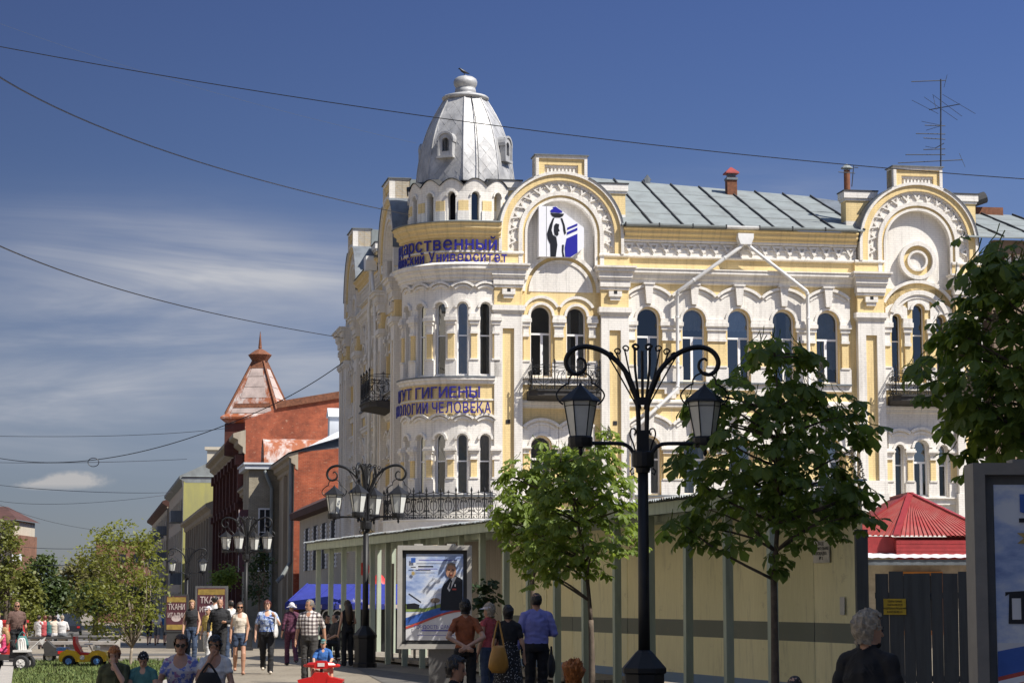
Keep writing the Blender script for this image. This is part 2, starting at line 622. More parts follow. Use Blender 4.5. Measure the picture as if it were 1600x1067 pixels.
def make_glyphs(chars):
    """outline meshes of all needed letters, made once while the scene is still empty"""
    obs = []
    for ch in chars:
        c = bpy.data.curves.new('text', 'FONT')
        c.body = ch
        c.fill_mode = 'NONE'
        c.resolution_u = 3
        o = bpy.data.objects.new('text', c)
        COL.objects.link(o)
        obs.append((ch, o, c))
    dg = bpy.context.evaluated_depsgraph_get()
    for ch, o, c in obs:
        me = bpy.data.meshes.new_from_object(o.evaluated_get(dg))
        bm = bmesh.new()
        bm.from_mesh(me)
        bmesh.ops.remove_doubles(bm, verts=bm.verts, dist=1e-5)
        bm.verts.index_update()
        edges = [tuple(v.index for v in e.verts) for e in bm.edges]
        n = len(bm.verts)
        P2 = [Vector((v.co.x, v.co.y)) for v in bm.verts]
        dv, de, df = geometry.delaunay_2d_cdt(P2, edges, [], 0, 1e-6)[:3]
        tri = []
        for t_ in df:
            cx, cy = sum(dv[i].x for i in t_) / 3, sum(dv[i].y for i in t_) / 3
            odd = False
            for i, j in edges:
                (x0, y0), (x1, y1) = P2[i], P2[j]
                if (y0 > cy) != (y1 > cy) and cx < (x1 - x0) * (cy - y0) / (y1 - y0) + x0:
                    odd = not odd
            if odd:
                tri.append(tuple(t_))
        m_ = len(dv)
        V = [(p.x, p.y, h_) for h_ in (.5, -.5) for p in dv] + [(p.x, p.y, h_) for h_ in (.5, -.5) for p in P2]
        Fs = tri + [tuple(m_ + i for i in reversed(t_)) for t_ in tri] + [(2 * m_ + a_, 2 * m_ + b_, 2 * m_ + n + b_, 2 * m_ + n + a_) for a_, b_ in edges]
        GLYPHS[ch, 0] = (V, Fs)
        bm.free()
        bpy.data.meshes.remove(me)
    for ch, o, c in obs:
        bpy.data.objects.remove(o)
        bpy.data.curves.remove(c)


make_glyphs(sorted(set('ГосударственныйМедицинскийУниверситетИНСТИТУТГИГИЕНЫИЭКОЛОГИИЧЕЛОВЕКАТКАНИИТАЛИИVOGUEЖигулёвскоеѢВХОДСТРОИТЕЛЬНАЯПЛОЩАДКА№ТЕРРИТОРИЯОХРАНЯЕТСЯВИДЕОНАБЛЮДЕНИЕ0123456789-ГОРДОСТЬСАМАРЫ')))


def text_mesh(body, size=1.0, extrude=0.02, bold=0.0, res=2, align='LEFT', sx=1.0):
    V, Fc, x = [], [], 0.0
    b = 0
    for ch in body:
        if ch == ' ':
            x += .30
            continue
        gv, gf = GLYPHS[ch, b]
        x0, x1 = min(p[0] for p in gv), max(p[0] for p in gv)
        i0 = len(V)
        V += [((x + p[0] - x0) * size * sx, p[1] * size, p[2] * 2 * extrude) for p in gv]
        Fc += [tuple(i0 + i for i in f) for f in gf]
        if bold > 0:          # heavier stroke: two more copies, each a little proud of the last
            for q, (dx, dy) in enumerate(((.030, .010), (.015, -.014))):
                i0 = len(V)
                V += [((x + p[0] - x0 + dx) * size * sx, (p[1] + dy) * size, p[2] * 2 * extrude + .004 * (q + 1)) for p in gv]
                Fc += [tuple(i0 + i for i in f) for f in gf]
        x += x1 - x0 + .085
    if align == 'CENTER':
        w = (x - .085) * size * sx / 2
        V = [(p[0] - w, p[1], p[2]) for p in V]
    me = bpy.data.meshes.new('lettering')
    me.from_pydata(V, [], Fc)
    me.update()
    return me
# ------------------------------------------------------------------ the corner building
BROT = RAD(9.2)
P0 = at(870, 600, 88.0)
P0.z = 0
bld = empty('corner_building', P0, BROT, 'ornate three-storey corner building in white and yellow painted brick with a silver dome', 'building')
UC, CY, RT = -3.34, 2.35, 2.55
LDIR = RAD(91.5)
LDX, LDY = math.cos(LDIR), math.sin(LDIR)


def T_R(u, z, n):
    return (u, -n, z)


def T_B(u, z, n):
    if u > 0:
        return (UC + u, CY - RT - n, z)
    th = u / RT
    return (UC + (RT + n) * math.sin(th), CY - (RT + n) * math.cos(th), z)


def T_D(u, z, n):            # full drum about the tower axis
    th = u / RT
    return (UC + (RT + n) * math.sin(th), CY - (RT + n) * math.cos(th), z)


def T_L(u, z, n):
    return (UC - 2.35 - u * LDX - n * LDY, CY - u * LDY + n * LDX, z)


W, Yl = 'white_brick', 'yellow_brick'


def glazing(T, cu, w, zsill, zspring, n, kind=0, dark=True, useg=1, tr=0.60):
    """a white framed round-headed window: the frame is the part, the panes and the curtain its pieces"""
    r = w / 2
    fw = 0.065 if w > 0.6 else 0.04
    ztr = zsill + (zspring + r - zsill) * tr
    f = MB(T)
    f.box(cu - r, cu - r + fw, zsill, zspring, n - .05, n + .03)
    f.box(cu + r - fw, cu + r, zsill, zspring, n - .05, n + .03)
    f.ring(cu, zspring, r - fw, r, 0, 180, n - .05, n + .03, 12, caps=False)
    f.box(cu - r + fw, cu + r - fw, zsill, zsill + fw, n - .05, n + .03)
    f.box(cu - r + fw, cu + r - fw, ztr - fw * .6, ztr + fw * .6, n - .05, n + .035)
    mu = None
    if w > 0.6:
        mu = cu + (-0.04 if kind % 2 else 0.06)
        f.box(mu - .05, mu + .05, zsill + fw, ztr - fw * .6, n - .05, n + .034)
    win = f.build('window', 'window_white', bld)

    def pane(pts):
        p = MB(T)
        p.face([(a, b, n - .01) for a, b in pts])
        p.build('pane', 'window_glass', win)
    top = [(cu - r + fw * .5, ztr), (cu + r - fw * .5, ztr)]
    top += [(cu + (r - fw * .5) * math.cos(PI * k / 10), zspring + (r - fw * .5) * math.sin(PI * k / 10)) for k in range(11)]
    pane(top)
    cuts = [cu - r + fw * .5] + ([mu] if mu else []) + [cu + r - fw * .5]
    for a, b in zip(cuts, cuts[1:]):
        pane([(a, zsill + fw * .5), (b, zsill + fw * .5), (b, ztr), (a, ztr)])
    # room behind
    b = MB(T)
    m = 0.25
    b.box(cu - r - m, cu + r + m, zsill - .1, zspring + r + .15, n - .75, n - .7)
    b.build('room', 'room_yellow' if kind == 7 else 'interior_dark', win)
    if kind in (1, 2, 5):         # lace valance behind the upper light
        c = MB(T)
        N = 10
        zb = ztr + (0.28 if kind != 5 else -1.2)
        for k in range(N):
            a, bb = cu - r + w * k / N, cu - r + w * (k + 1) / N
            d0, d1 = (n - .12 - .03 * (k % 2)), (n - .12 - .03 * ((k + 1) % 2))
            c.face([(a, zb + .05 * (k % 2), d0), (bb, zb + .05 * ((k + 1) % 2), d1), (bb, zspring + r * .8, d1), (a, zspring + r * .8, d0)])
        c.build('curtain', 'curtain_grey', win)
    if kind == 6:                 # drapes drawn to both sides
        for sg in (-1, 1):
            c = MB(T)
            N = 6
            for k in range(N):
                a, bb = cu + sg * (r - .02 - r * .55 * k / N), cu + sg * (r - .02 - r * .55 * (k + 1) / N)
                d0, d1 = (n - .07 - .05 * (k % 2)), (n - .07 - .05 * ((k + 1) % 2))
                c.face([(a, zsill, d0), (bb, zsill, d1), (bb, zspring + r * .55, d1), (a, zspring + r * .55, d0)])
            c.build('curtain', 'drape_pale', win)
    if kind == 7:                 # board behind the lower light
        c = MB(T)
        c.box(cu - r + .01, cu + r - .01, zsill, ztr, n - .10, n - .07)
        c.build('board', 'room_yellow', win)
    if kind == 4:                 # half drawn full-height curtain
        c = MB(T)
        N = 14
        for k in range(N):
            a, bb = cu - r + w * k / N, cu - r + w * (k + 1) / N
            d0, d1 = (n - .12 - .05 * (k % 2)), (n - .12 - .05 * ((k + 1) % 2))
            c.face([(a, zsill, d0), (bb, zsill, d1), (bb, zspring + r * .9, d1), (a, zspring + r * .9, d0)])
        c.build('curtain', 'curtain_grey', win)
    return win


def keystone(T, cu, z0, z1, w0, w1, n0, n1):
    k = MB(T)
    k.poly([(cu - w0 / 2, z0), (cu + w0 / 2, z0), (cu + w1 / 2, z1), (cu - w1 / 2, z1)], n0, n1)
    k.box(cu - w1 / 2 - .06, cu + w1 / 2 + .06, z1, z1 + .07, n0, n1 + .04)
    k.build('keystone', W, bld)


def pier(T, cu, wid, zb, zspring, yel0, yel1, n=0.0, seg=1):
    """white base, yellow shaft and stepped white impost between two windows"""
    p = MB(T)
    h = zspring - yel1
    p.box(cu - wid / 2 - .02, cu + wid / 2 + .02, zb, yel0 - .06, n, n + .10, seg)
    p.box(cu - wid / 2 + .03, cu + wid / 2 - .03, yel0 - .06, yel0, n, n + .14, seg)
    p.box(cu - wid / 2 + .08, cu + wid / 2 - .08, yel0, yel1, n, n + .07, seg, mi=1)
    p.box(cu - wid / 2 + .05, cu + wid / 2 - .05, yel1, yel1 + h * .12, n, n + .13, seg)
    p.box(cu - wid / 2 + .07, cu + wid / 2 - .07, yel1 + h * .12, yel1 + h * .5, n, n + .08, seg)
    p.box(cu - wid / 2 + .02, cu + wid / 2 - .02, yel1 + h * .5, yel1 + h * .68, n, n + .14, seg)
    p.box(cu - wid / 2 - .03, cu + wid / 2 + .03, yel1 + h * .68, yel1 + h * .86, n, n + .2, seg)
    p.box(cu - wid / 2 + .0, cu + wid / 2 - .0, yel1 + h * .86, zspring + .02, n, n + .15, seg)
    p.build('pier', [W, Yl], bld)


def archivolt(T, cu, zs, r_in, R, zc, half_l, half_r, n=0.0, hood=True, mat=W):
    a = MB(T)
    lo = max(zs, zc)
    # flat white field between the opening and the outer curve
    N = 16
    for k in range(N):
        x0, x1 = -half_l + (half_l + half_r) * k / N, -half_l + (half_l + half_r) * (k + 1) / N
        q = []
        for x in (x0, x1):
            zt = zc + math.sqrt(max(R * R - x * x, 0.0))
            zb = zs + (math.sqrt(r_in * r_in - x * x) if abs(x) < r_in else 0.0)
            q.append((cu + x, zb, zt))
        (a0, b0, t0), (a1, b1, t1) = q
        a.face([(a0, b0, n + .06), (a1, b1, n + .06), (a1, t1, n + .06), (a0, t0, n + .06)])
        a.face([(a0, t0, n + .06), (a1, t1, n + .06), (a1, t1, n), (a0, t0, n)])
        a.face([(a0, b0, n), (a1, b1, n), (a1, b1, n + .06), (a0, b0, n + .06)])
    aR = math.degrees(math.acos(min(1, half_r / R)))
    aL = math.degrees(math.acos(min(1, half_l / R)))
    if hood:
        a.ring(cu, zc, R - .09, R + .02, aR, 180 - aL, n, n + .17, 14, umin=cu - half_l, umax=cu + half_r)
        a.ring(cu, zc, R - .24, R - .16, aR + 3, 180 - aL - 3, n + .06, n + .10, 14, umin=cu - half_l, umax=cu + half_r)
    a.ring(cu, zs, r_in, r_in + .1, 0, 180, n, n + .12, 12)
    a.build('archivolt', [mat], bld)


def arcade(T, centers, pitch, w, zsill, zspring, z0, z1, floor, kinds, keys=True):
    wall = MB(T)
    for c in centers:
        wall.arch_wall(c - pitch / 2, c + pitch / 2, z0, z1, c, w, zsill, zspring, 0.0, 0.32, 12)
    wall.build('wall', [Yl], bld)
    for i, c in enumerate(centers):
        archivolt(T, c, zspring, w / 2, 1.32, zspring + 0.02, pitch / 2, pitch / 2)
        if keys:
            keystone(T, c, zspring + w / 2 + .12, zspring + 1.36, 0.22, 0.34, 0, .24)
        glazing(T, c, w, zsill, zspring, -0.26, kinds[i % len(kinds)])
    for c in [centers[0] - pitch / 2 + (pitch - w) / 4] + [(a + b) / 2 for a, b in zip(centers, centers[1:])] + [centers[-1] + pitch / 2 - (pitch - w) / 4]:
        edge = c in (centers[0] - pitch / 2 + (pitch - w) / 4, centers[-1] + pitch / 2 - (pitch - w) / 4)
        pier(T, c, (pitch - w) * (0.5 if edge else 1.0) - .02, zsill - .05, zspring, zsill + .62, zsill + 1.6)
    # sill ledge and the stepped aprons below
    s = MB(T)
    a, b = centers[0] - pitch / 2, centers[-1] + pitch / 2
    s.box(a, b, zsill - .1, zsill - .04, 0, .2, mi=2)
    s.box(a, b, zsill - .34, zsill - .1, 0, .1)
    if floor == 2:
        for c in [(p + q) / 2 for p, q in zip(centers, centers[1:])]:
            s.box(c - .30, c + .30, zsill - .52, zsill - .34, 0, .09)
            s.box(c - .17, c + .17, zsill - .70, zsill - .52, 0, .085)
    s.sweep(a, b, [(0, zsill - 1.07), (.1, zsill - 1.03), (.1, zsill - .92), (.16, zsill - .88), (.16, zsill - .8), (0, zsill - .74)])
    s.build('sill_course', [W, Yl, 'zinc_dark'], bld)


def pilaster(T, cu, wid=1.12, top=True):
    p = MB(T)
    h = wid / 2
    p.box(cu - h, cu - h + .33, 6.4, 12.25, 0, .30)
    p.box(cu + h - .33, cu + h, 6.4, 12.25, 0, .30)
    p.box(cu - h + .33, cu + h - .33, 6.4, 12.25, 0, .19, mi=1)
    p.box(cu - h, cu + h, 12.25, 12.86, 0, .30)
    p.box(cu - h - .05, cu + h + .05, 12.86, 12.95, 0, .36)
    p.box(cu - h - .10, cu + h + .10, 12.95, 13.16, 0, .42)
    p.box(cu - h, cu + h, 13.16, 13.86, 0, .27, mi=1)
    p.box(cu - .26, cu + .26, 13.58, 13.80, .27, .42)
    p.box(cu - .20, cu + .20, 13.44, 13.58, .27, .36)
    p.box(cu - .07, cu + .07, 13.68, 13.82, .42, .424, mi=2)
    for z0, z1, n, e in ((13.86, 13.98, .34, .02), (13.98, 14.26, .40, .05), (14.26, 14.34, .46, .09), (14.34, 14.58, .5, .12), (14.58, 14.72, .60, .2), (14.72, 14.79, .68, .26)):
        p.box(cu - h - e, cu + h + e, z0, z1, 0, n)
    p.box(cu - h - .06, cu + h + .06, 3.9, 5.9, 0, .36)
    p.poly([(cu - h, 5.9), (cu + h, 5.9), (cu + h, 6.4), (cu - h, 6.4)], 0, .33)
    p.build('pilaster', [W, Yl, 'interior_dark'], bld)


_tri = None


def frieze_triangle():
    """inverted triangle moulding with a small hole, in a 0.5 m square"""
    global _tri
    if _tri is None:
        m = MB(ident)
        o = [(-.235, .24), (.0, -.17), (.235, .24)]
        i = [(-.10, .15), (.0, -.02), (.10, .15)]
        for k in range(3):
            a, b, c, d = o[k], o[(k + 1) % 3], i[(k + 1) % 3], i[k]
            m.poly([a, b, c, d], 0, .075)
        for sg in (-1, 1):
            m.ring(sg * .25, -.10, .15, .20, 90 if sg > 0 else 0, 180 if sg > 0 else 90, 0, .05, 5)
        m.poly([(-.03, -.26), (.03, -.26), (.05, -.15), (-.05, -.15)], 0, .06)
        _tri = m.mesh('frieze_ornament', [W])
    return _tri


def place_tri(T, u, z, n, ang, parent, sc=1.0):
    c = Vector(T(u, z, n))
    eu = (Vector(T(u + .01, z, n)) - c).normalized()
    ez = Vector((0, 0, 1))
    en = (Vector(T(u, z, n + .01)) - c).normalized()
    x = eu * math.cos(ang) + ez * math.sin(ang)
    y = ez * math.cos(ang) - eu * math.sin(ang)
    o = link_obj('frieze_ornament', frieze_triangle(), parent)
    M = Matrix(((x.x * sc, -en.x, y.x * sc, c.x), (x.y * sc, -en.y, y.y * sc, c.y), (x.z * sc, -en.z, y.z * sc, c.z), (0, 0, 0, 1)))
    o.matrix_local = M


def entablature(T, u0, u1, seg=1, low=True):
    """white cornice, yellow band, frieze with triangles, yellow crown cornice"""
    c = MB(T)
    if low:
        c.sweep(u0, u1, [(0, 14.18), (.12, 14.22), (.12, 14.32), (.2, 14.38), (.24, 14.52), (.36, 14.58), (.36, 14.70), (.4, 14.72), (.4, 14.76), (.05, 14.80)], seg)
    c.box(u0, u1, 14.78, 15.23, 0, .06, seg, mi=1)
    c.sweep(u0, u1, [(.06, 15.2), (.2, 15.24), (.2, 15.3), (.06, 15.33)], seg)
    c.box(u0, u1, 15.32, 15.84, 0, .05, seg)
    c.sweep(u0, u1, [(.05, 15.82), (.18, 15.86), (.18, 15.94)], seg)
    c.sweep(u0, u1, [(.18, 15.94), (.24, 15.98), (.24, 16.08), (.36, 16.16), (.36, 16.28), (.46, 16.33), (.46, 16.38), (.05, 16.42)], seg, mi=1)
    fr = c.build('entablature', [W, Yl], bld)
    n = max(1, round((u1 - u0) / .52))
    for k in range(n):
        place_tri(T, u0 + (u1 - u0) * (k + .5) / n, 15.57, .05, 0, fr)


def gable(T, cu, kind):
    """round-topped parapet gable with a stepped head"""
    zc, zb = 16.06, 15.3
    g = MB(T)

    def ushape(r0, r1, n0, n1, mi, zlow, a0=0, a1=180, seg=28):
        g.ring(cu, zc, r0, r1, a0, a1, n0, n1, seg, mi)
        for sg in (-1, 1):
            a, b = (cu + r0, cu + r1) if sg > 0 else (cu - r1, cu - r0)
            g.box(a, b, zlow, zc, n0, n1, 1, mi)
    # solid body
    pts = [(cu - 2.48, zb), (cu + 2.48, zb)]
    a1 = math.degrees(math.acos(1.04 / 2.48))
    pts += [(cu + 2.48 * math.cos(RAD(a1 * k / 10)), zc + 2.48 * math.sin(RAD(a1 * k / 10))) for k in range(11)]
    pts += [(cu + 1.04, 19.1), (cu - 1.04, 19.1)]
    pts += [(cu - 2.48 * math.cos(RAD(a1 * k / 10)), zc + 2.48 * math.sin(RAD(a1 * k / 10))) for k in range(10, -1, -1)]
    outer = pts
    # body as a ring so the middle field can sit deeper
    g.ring(cu, zc, 1.36, 2.48, 0, 180, -.55, .08, 36, 0)
    for sg in (-1, 1):
        a, b = (cu + 1.36, cu + 2.48) if sg > 0 else (cu - 2.48, cu - 1.36)
        g.box(a, b, zb - .5, zc, -.55, .08, 1, 0)
    g.box(cu - 1.04, cu + 1.04, 18.2, 19.12, -.55, .07, 1, 1, back=True)
    # mouldings from the edge inwards
    ushape(2.40, 2.52, -.55, .32, 0, zb)
    ushape(2.16, 2.40, .08, .24, 1, zb)
    ushape(2.10, 2.16, .08, .17, 0, zb)
    ushape(1.56, 1.72, -.2, .22, 0, 14.8)
    ushape(1.46, 1.56, -.2, .14, 1, 14.6)
    ushape(1.36, 1.46, -.2, .18, 0, 14.2)
    # stepped head
    for sg in (-1, 1):
        a, b = sorted((cu + sg * 1.04, cu + sg * .92))
        g.box(a, b, 18.34, 19.2, -.55, .32)
        a, b = sorted((cu + sg * .92, cu + sg * .68))
        g.box(a, b, 18.34, 18.95, .07, .24, 1, 1)
    g.box(cu - .92, cu + .92, 19.08, 19.2, -.55, .319)
    g.box(cu - .92, cu + .92, 18.84, 19.08, .07, .241, 1, 1)
    g.box(cu - .68, cu + .68, 18.0, 18.84, .07, .10)
    for k in range(8):
        x = cu - .6 + 1.2 * (k + .5) / 8
        g.box(x - .035, x + .035, 18.36, 18.74, .10, .16)
    g.box(cu - .68, cu + .68, 18.74, 18.84, .10, .18)
    # middle field
    g.poly([(cu - 1.37, 13.9), (cu + 1.37, 13.9), (cu + 1.37, zc)] + [(cu + 1.37 * math.cos(PI * k / 16), zc + 1.37 * math.sin(PI * k / 16)) for k in range(1, 16)] + [(cu - 1.37, zc)], -.3, -.14)
    ob = g.build('gable', [W, Yl], bld)
    # ornaments in the ring
    n = 13
    for k in range(n):
        a = PI * (k + .5) / n
        if abs(math.cos(a)) * 1.92 < .70 and math.sin(a) > 0 and False:
            continue
        place_tri(T, cu + 1.91 * math.cos(a), zc + 1.91 * math.sin(a), .08, a - PI / 2, ob, .84)
    for sg in (-1, 1):
        place_tri(T, cu + sg * 1.91, zc - .30, .08, -sg * PI / 2, ob, .84)
    # metal flashing over the top edge
    fl = MB(T)
    fl.ring(cu, zc, 2.52, 2.55, 0, a1 - 1, -.62, .36, 12, 0)
    fl.ring(cu, zc, 2.52, 2.55, 180 - a1 + 1, 180, -.62, .36, 12, 0)
    fl.box(cu - 1.1, cu + 1.1, 19.2, 19.24, -.62, .38)
    fl.build('flashing', 'zinc_dark', bld)
    # the field's bottom: hood over the windows
    f = MB(T)
    if kind == 1:
        zl = 13.76
        f.ring(cu, zl, 0.02, 1.48, 0, 180, -.2, -.04, 24, 1)
        f.ring(cu, zl, 1.44, 1.58, 0, 180, -.2, .10, 24, 0)
        f.ring(cu, zl, 1.17, 1.29, 0, 180, -.1, .06, 24, 0)
        f.ring(cu, zl, 0.01, 1.17, 0, 180, -.1, .02, 24, 0)
    else:
        zl = 12.85
        f.ring(cu, zl, 1.28, 1.62, 20, 160, -.2, .0, 24, 1)
        f.ring(cu, zl, 1.60, 1.72, 28, 152, -.2, .12, 24, 0)
        zo = 15.37
        f.ring(cu, zo, .62, .78, 0, 360, -.15, .14, 32, 0, caps=False)
        f.ring(cu, zo, .43, .62, 0, 360, -.15, -.02, 32, 1, caps=False)
        f.ring(cu, zo, .34, .43, 0, 360, -.15, .08, 32, 0, caps=False)
        f.ring(cu, zo, .01, .34, 0, 360, -.15, -.06, 32, 0, caps=False)
    f.build('lunette' if kind == 1 else 'medallion', [W, Yl], bld)
    # posts that flank the gable
    for sg in (-1, 1):
        p = MB(T)
        a, b = sorted((cu + sg * 1.55, cu + sg * 2.78))
        p.box(a, b, 16.3, 17.05, -1.3, -.62, back=True)
        p.box(a, b, 17.05, 17.9, -1.3, -.62, mi=1, back=True)
        p.box(a - .05, b + .05, 17.9, 18.0, -1.35, -.57, back=True)
        p.box(a - .1, b + .1, 18.0, 18.28, -1.4, -.52, back=True)
        p.box(a - .13, b + .13, 18.28, 18.33, -1.43, -.49, mi=2, back=True)
        p.build('gable_post', [W, Yl, 'seam_dark'], bld)


def spiral(c, r, a0, turns, ex, ey, n=14, r1=0.15):
    out = []
    for k in range(n + 1):
        t_ = k / n
        a = a0 + 2 * PI * turns * t_
        rr = r * (1 - t_ * (1 - r1))
        out.append(Vector(c) + Vector(ex) * (rr * math.cos(a)) + Vector(ey) * (rr * math.sin(a)))
    return out


def railing_panel(m, T, u0, u1, z0, z1, n, r=.017):
    """one wrought-iron panel: posts are added elsewhere"""
    def P(u, z):
        return Vector(T(u, z, n))
    w, h = u1 - u0, z1 - z0
    mid = (u0 + u1) / 2

    def curve(pts):
        m.tube([P(*p) for p in pts], r, 4, caps=False)

    def spir(cu, cz, rad, a0, turns, sg=1):
        curve([(cu + sg * rad * (1 - .8 * k / 10) * math.cos(a0 + turns * 2 * PI * k / 10), cz + rad * (1 - .8 * k / 10) * math.sin(a0 + turns * 2 * PI * k / 10)) for k in range(11)])
    for z in (z0 + .02, z0 + h * .16, z1 - h * .08):
        curve([(u0, z), (mid, z), (u1, z)])
    # arch over the panel, lyre curves inside, centre bar with finial
    curve([(u0 + w / 2 - w / 2 * math.cos(PI * k / 10), z1 - h * .08 + h * .10 * math.sin(PI * k / 10)) for k in range(11)])
    curve([(mid, z0), (mid, z1 + h * .12)])
    for sg in (-1, 1):
        curve([(mid + sg * w * .06, z0 + h * .2), (mid + sg * w * .30, z0 + h * .28), (mid + sg * w * .40, z0 + h * .5), (mid + sg * w * .30, z0 + h * .75), (mid + sg * w * .12, z0 + h * .80)])
        curve([(mid + sg * w * .05, z0 + h * .85), (mid + sg * w * .22, z0 + h * .62), (mid + sg * w * .20, z0 + h * .4), (mid + sg * w * .07, z0 + h * .32)])
        spir(mid + sg * w * .36, z0 + h * .30, w * .10, 0, 1.2, sg)
        spir(mid + sg * w * .14, z0 + h * .68, w * .09, PI / 2, 1.2, sg)
        spir(mid + sg * w * .38, z0 + h * .78, w * .09, PI, 1.2, sg)
        spir(mid + sg * w * .15, z0 + h * .08, w * .07, 0, 1.0, sg)
        spir(mid + sg * w * .36, z0 + h * .08, w * .07, PI, 1.0, sg)
        m.tube([P(mid + sg * w * .10, z1 + h * .02), P(mid, z1 + h * .06)], r, 4)


def balcony(T, cu, half, z0, z1, depth, zr, np_=3):
    s = MB(T)
    prof = [(0, z0), (depth * .55, z0), (depth * .9, z0 + (z1 - z0) * .45), (depth, z0 + (z1 - z0) * .55), (depth, z1), (0, z1)]
    # rounded plan: corners cut
    N = 10
    edge = []
    for k in range(N + 1):
        t_ = -1 + 2 * k / N
        edge.append((cu + half * t_, depth * (1 - .35 * abs(t_) ** 6)))
    for (a, da), (b, db) in zip(edge, edge[1:]):
        s.face([(a, z0 + .16, da), (b, z0 + .16, db), (b, z1 - .06, db), (a, z1 - .06, da)])
        s.face([(a, z1 - .06, da + .05), (b, z1 - .06, db + .05), (b, z1, db + .05), (a, z1, da + .05)])
        s.face([(a, z1 - .06, da), (b, z1 - .06, db), (b, z1 - .06, db + .05), (a, z1 - .06, da + .05)])
        s.face([(a, z1, da + .05), (b, z1, db + .05), (b, z1, 0), (a, z1, 0)])
        s.face([(a, z0, 0), (b, z0, 0), (b, z0 + .16, db), (a, z0 + .16, da)])
    for a, da in (edge[0], edge[-1]):
        s.face([(a, z0, 0), (a, z0 + .16, da), (a, z1, da + .05), (a, z1, 0)])
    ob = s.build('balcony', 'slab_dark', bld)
    r = MB(T)
    dpt = depth * .92
    for k in range(np_):
        a = cu - half * .95 + 2 * half * .95 * k / np_
        railing_panel(r, T, a, a + 2 * half * .95 / np_, z1, zr, dpt)
    for sg in (-1, 1):
        uu = cu + sg * half * .95

        def T2(u, z, n, uu=uu):
            return T(uu, z, u)
        railing_panel(r, T2, 0.0, dpt, z1, zr, 0)
    r.build('railing', 'black_iron', ob)
    for k in range(np_ + 1):
        a = cu - half * .95 + 2 * half * .95 * k / np_
        p = MB(T)
        p.tube([T(a, z1, dpt), T(a, zr + .12, dpt)], .026, 5)
        p.tube([T(a, zr + .10, dpt), T(a, zr + .16, dpt), T(a, zr + .28, dpt)], .03, 5, radii=[.02, .045, .006])
        p.build('post', 'black_iron', ob)


# ---- right-hand facade
FIVE = [3.71, 5.57, 7.42, 9.27, 11.12]
arcade(T_R, FIVE, 1.853, .95, 10.3, 12.77, 9.16, 14.3, 2, [0, 1, 2, 6, 5])
arcade(T_R, FIVE, 1.853, .95, 5.8, 7.63, 4.6, 9.16, 1, [4, 6, 4, 2, 4])
side = MB(T_R)
side.box(2.6, 2.79, 4.6, 14.3, -.3, 0.001)
side.box(12.03, 12.4, 4.6, 14.3, -.3, 0.001)
side.build('wall', [Yl], bld)
lowm = MB(T_R)
lowm.box(-2.5, 19.4, 0, 4.6, -.3, .1)
lowm.build('plinth', [W], bld)
entablature(T_R, 2.66, 12.35)
for c in (-1.98, 2.30, 12.86, 16.98):
    pilaster(T_R, c)
for c in (-1.98, 2.30, 12.86, 16.98):
    b = MB(T_R)
    b.box(c - .62, c + .62, 14.79, 15.32, 0, .2, mi=1)
    b.sweep(c - .62, c + .62, [(.2, 15.2), (.28, 15.24), (.28, 15.3), (.2, 15.33)])
    b.build('pilaster_block', [W, Yl], bld)

# gable bays
G1, G2 = .16, 14.95
gable(T_R, G1, 1)
gable(T_R, G2, 2)


def gable_bay_two(T, cu, kinds):
    wn_ = (cu - .79, cu + .63)
    for zsill, zsp, z0, z1 in ((10.4, 12.80, 9.16, 14.2), (5.8, 7.63, 4.6, 9.16)):
        wall = MB(T)
        wall.arch_wall(cu - 1.6, cu - .08, z0, z1, wn_[0], .86, zsill, zsp, 0, .32, 12)
        wall.arch_wall(cu - .08, cu + 1.6, z0, z1, wn_[1], .80, zsill, zsp, 0, .32, 12)
        wall.build('wall', [Yl], bld)
        for i, (c, w) in enumerate(zip(wn_, (.86, .80))):
            glazing(T, c, w, zsill, zsp, -.26, kinds[i])
            a = MB(T)
            if z0 > 9:
                a.ring(c, zsp, w / 2, w / 2 + .10, 0, 180, 0, .12, 14)
                a.ring(c, zsp, w / 2 + .10, .69, 0, 180, 0, .07, 14, mi=1)
                a.ring(c, zsp, .69, .80, 28, 152, 0, .13, 14)
                a.build('archivolt', [W, Yl], bld)
            else:
                archivolt(T, c, zsp, w / 2, 1.08, zsp + .02, .75, .71)
        for c, wd in ((cu - 1.4, .36), (cu - .08, .5), (cu + 1.26, .40)):
            pier(T, c, wd, zsill - .05, zsp, zsill + .62, zsill + 1.55)
        s = MB(T)
        s.box(cu - 1.6, cu + 1.6, zsill - .1, zsill - .04, 0, .2)
        s.box(cu - 1.6, cu + 1.6, zsill - .34, zsill - .1, 0, .1)
        s.sweep(cu - 1.6, cu + 1.6, [(0, zsill - 1.27), (.1, zsill - 1.23), (.1, zsill - 1.12), (.16, zsill - 1.08), (.16, zsill - 1.0), (0, zsill - .94)])
        s.build('sill_course', [W], bld)


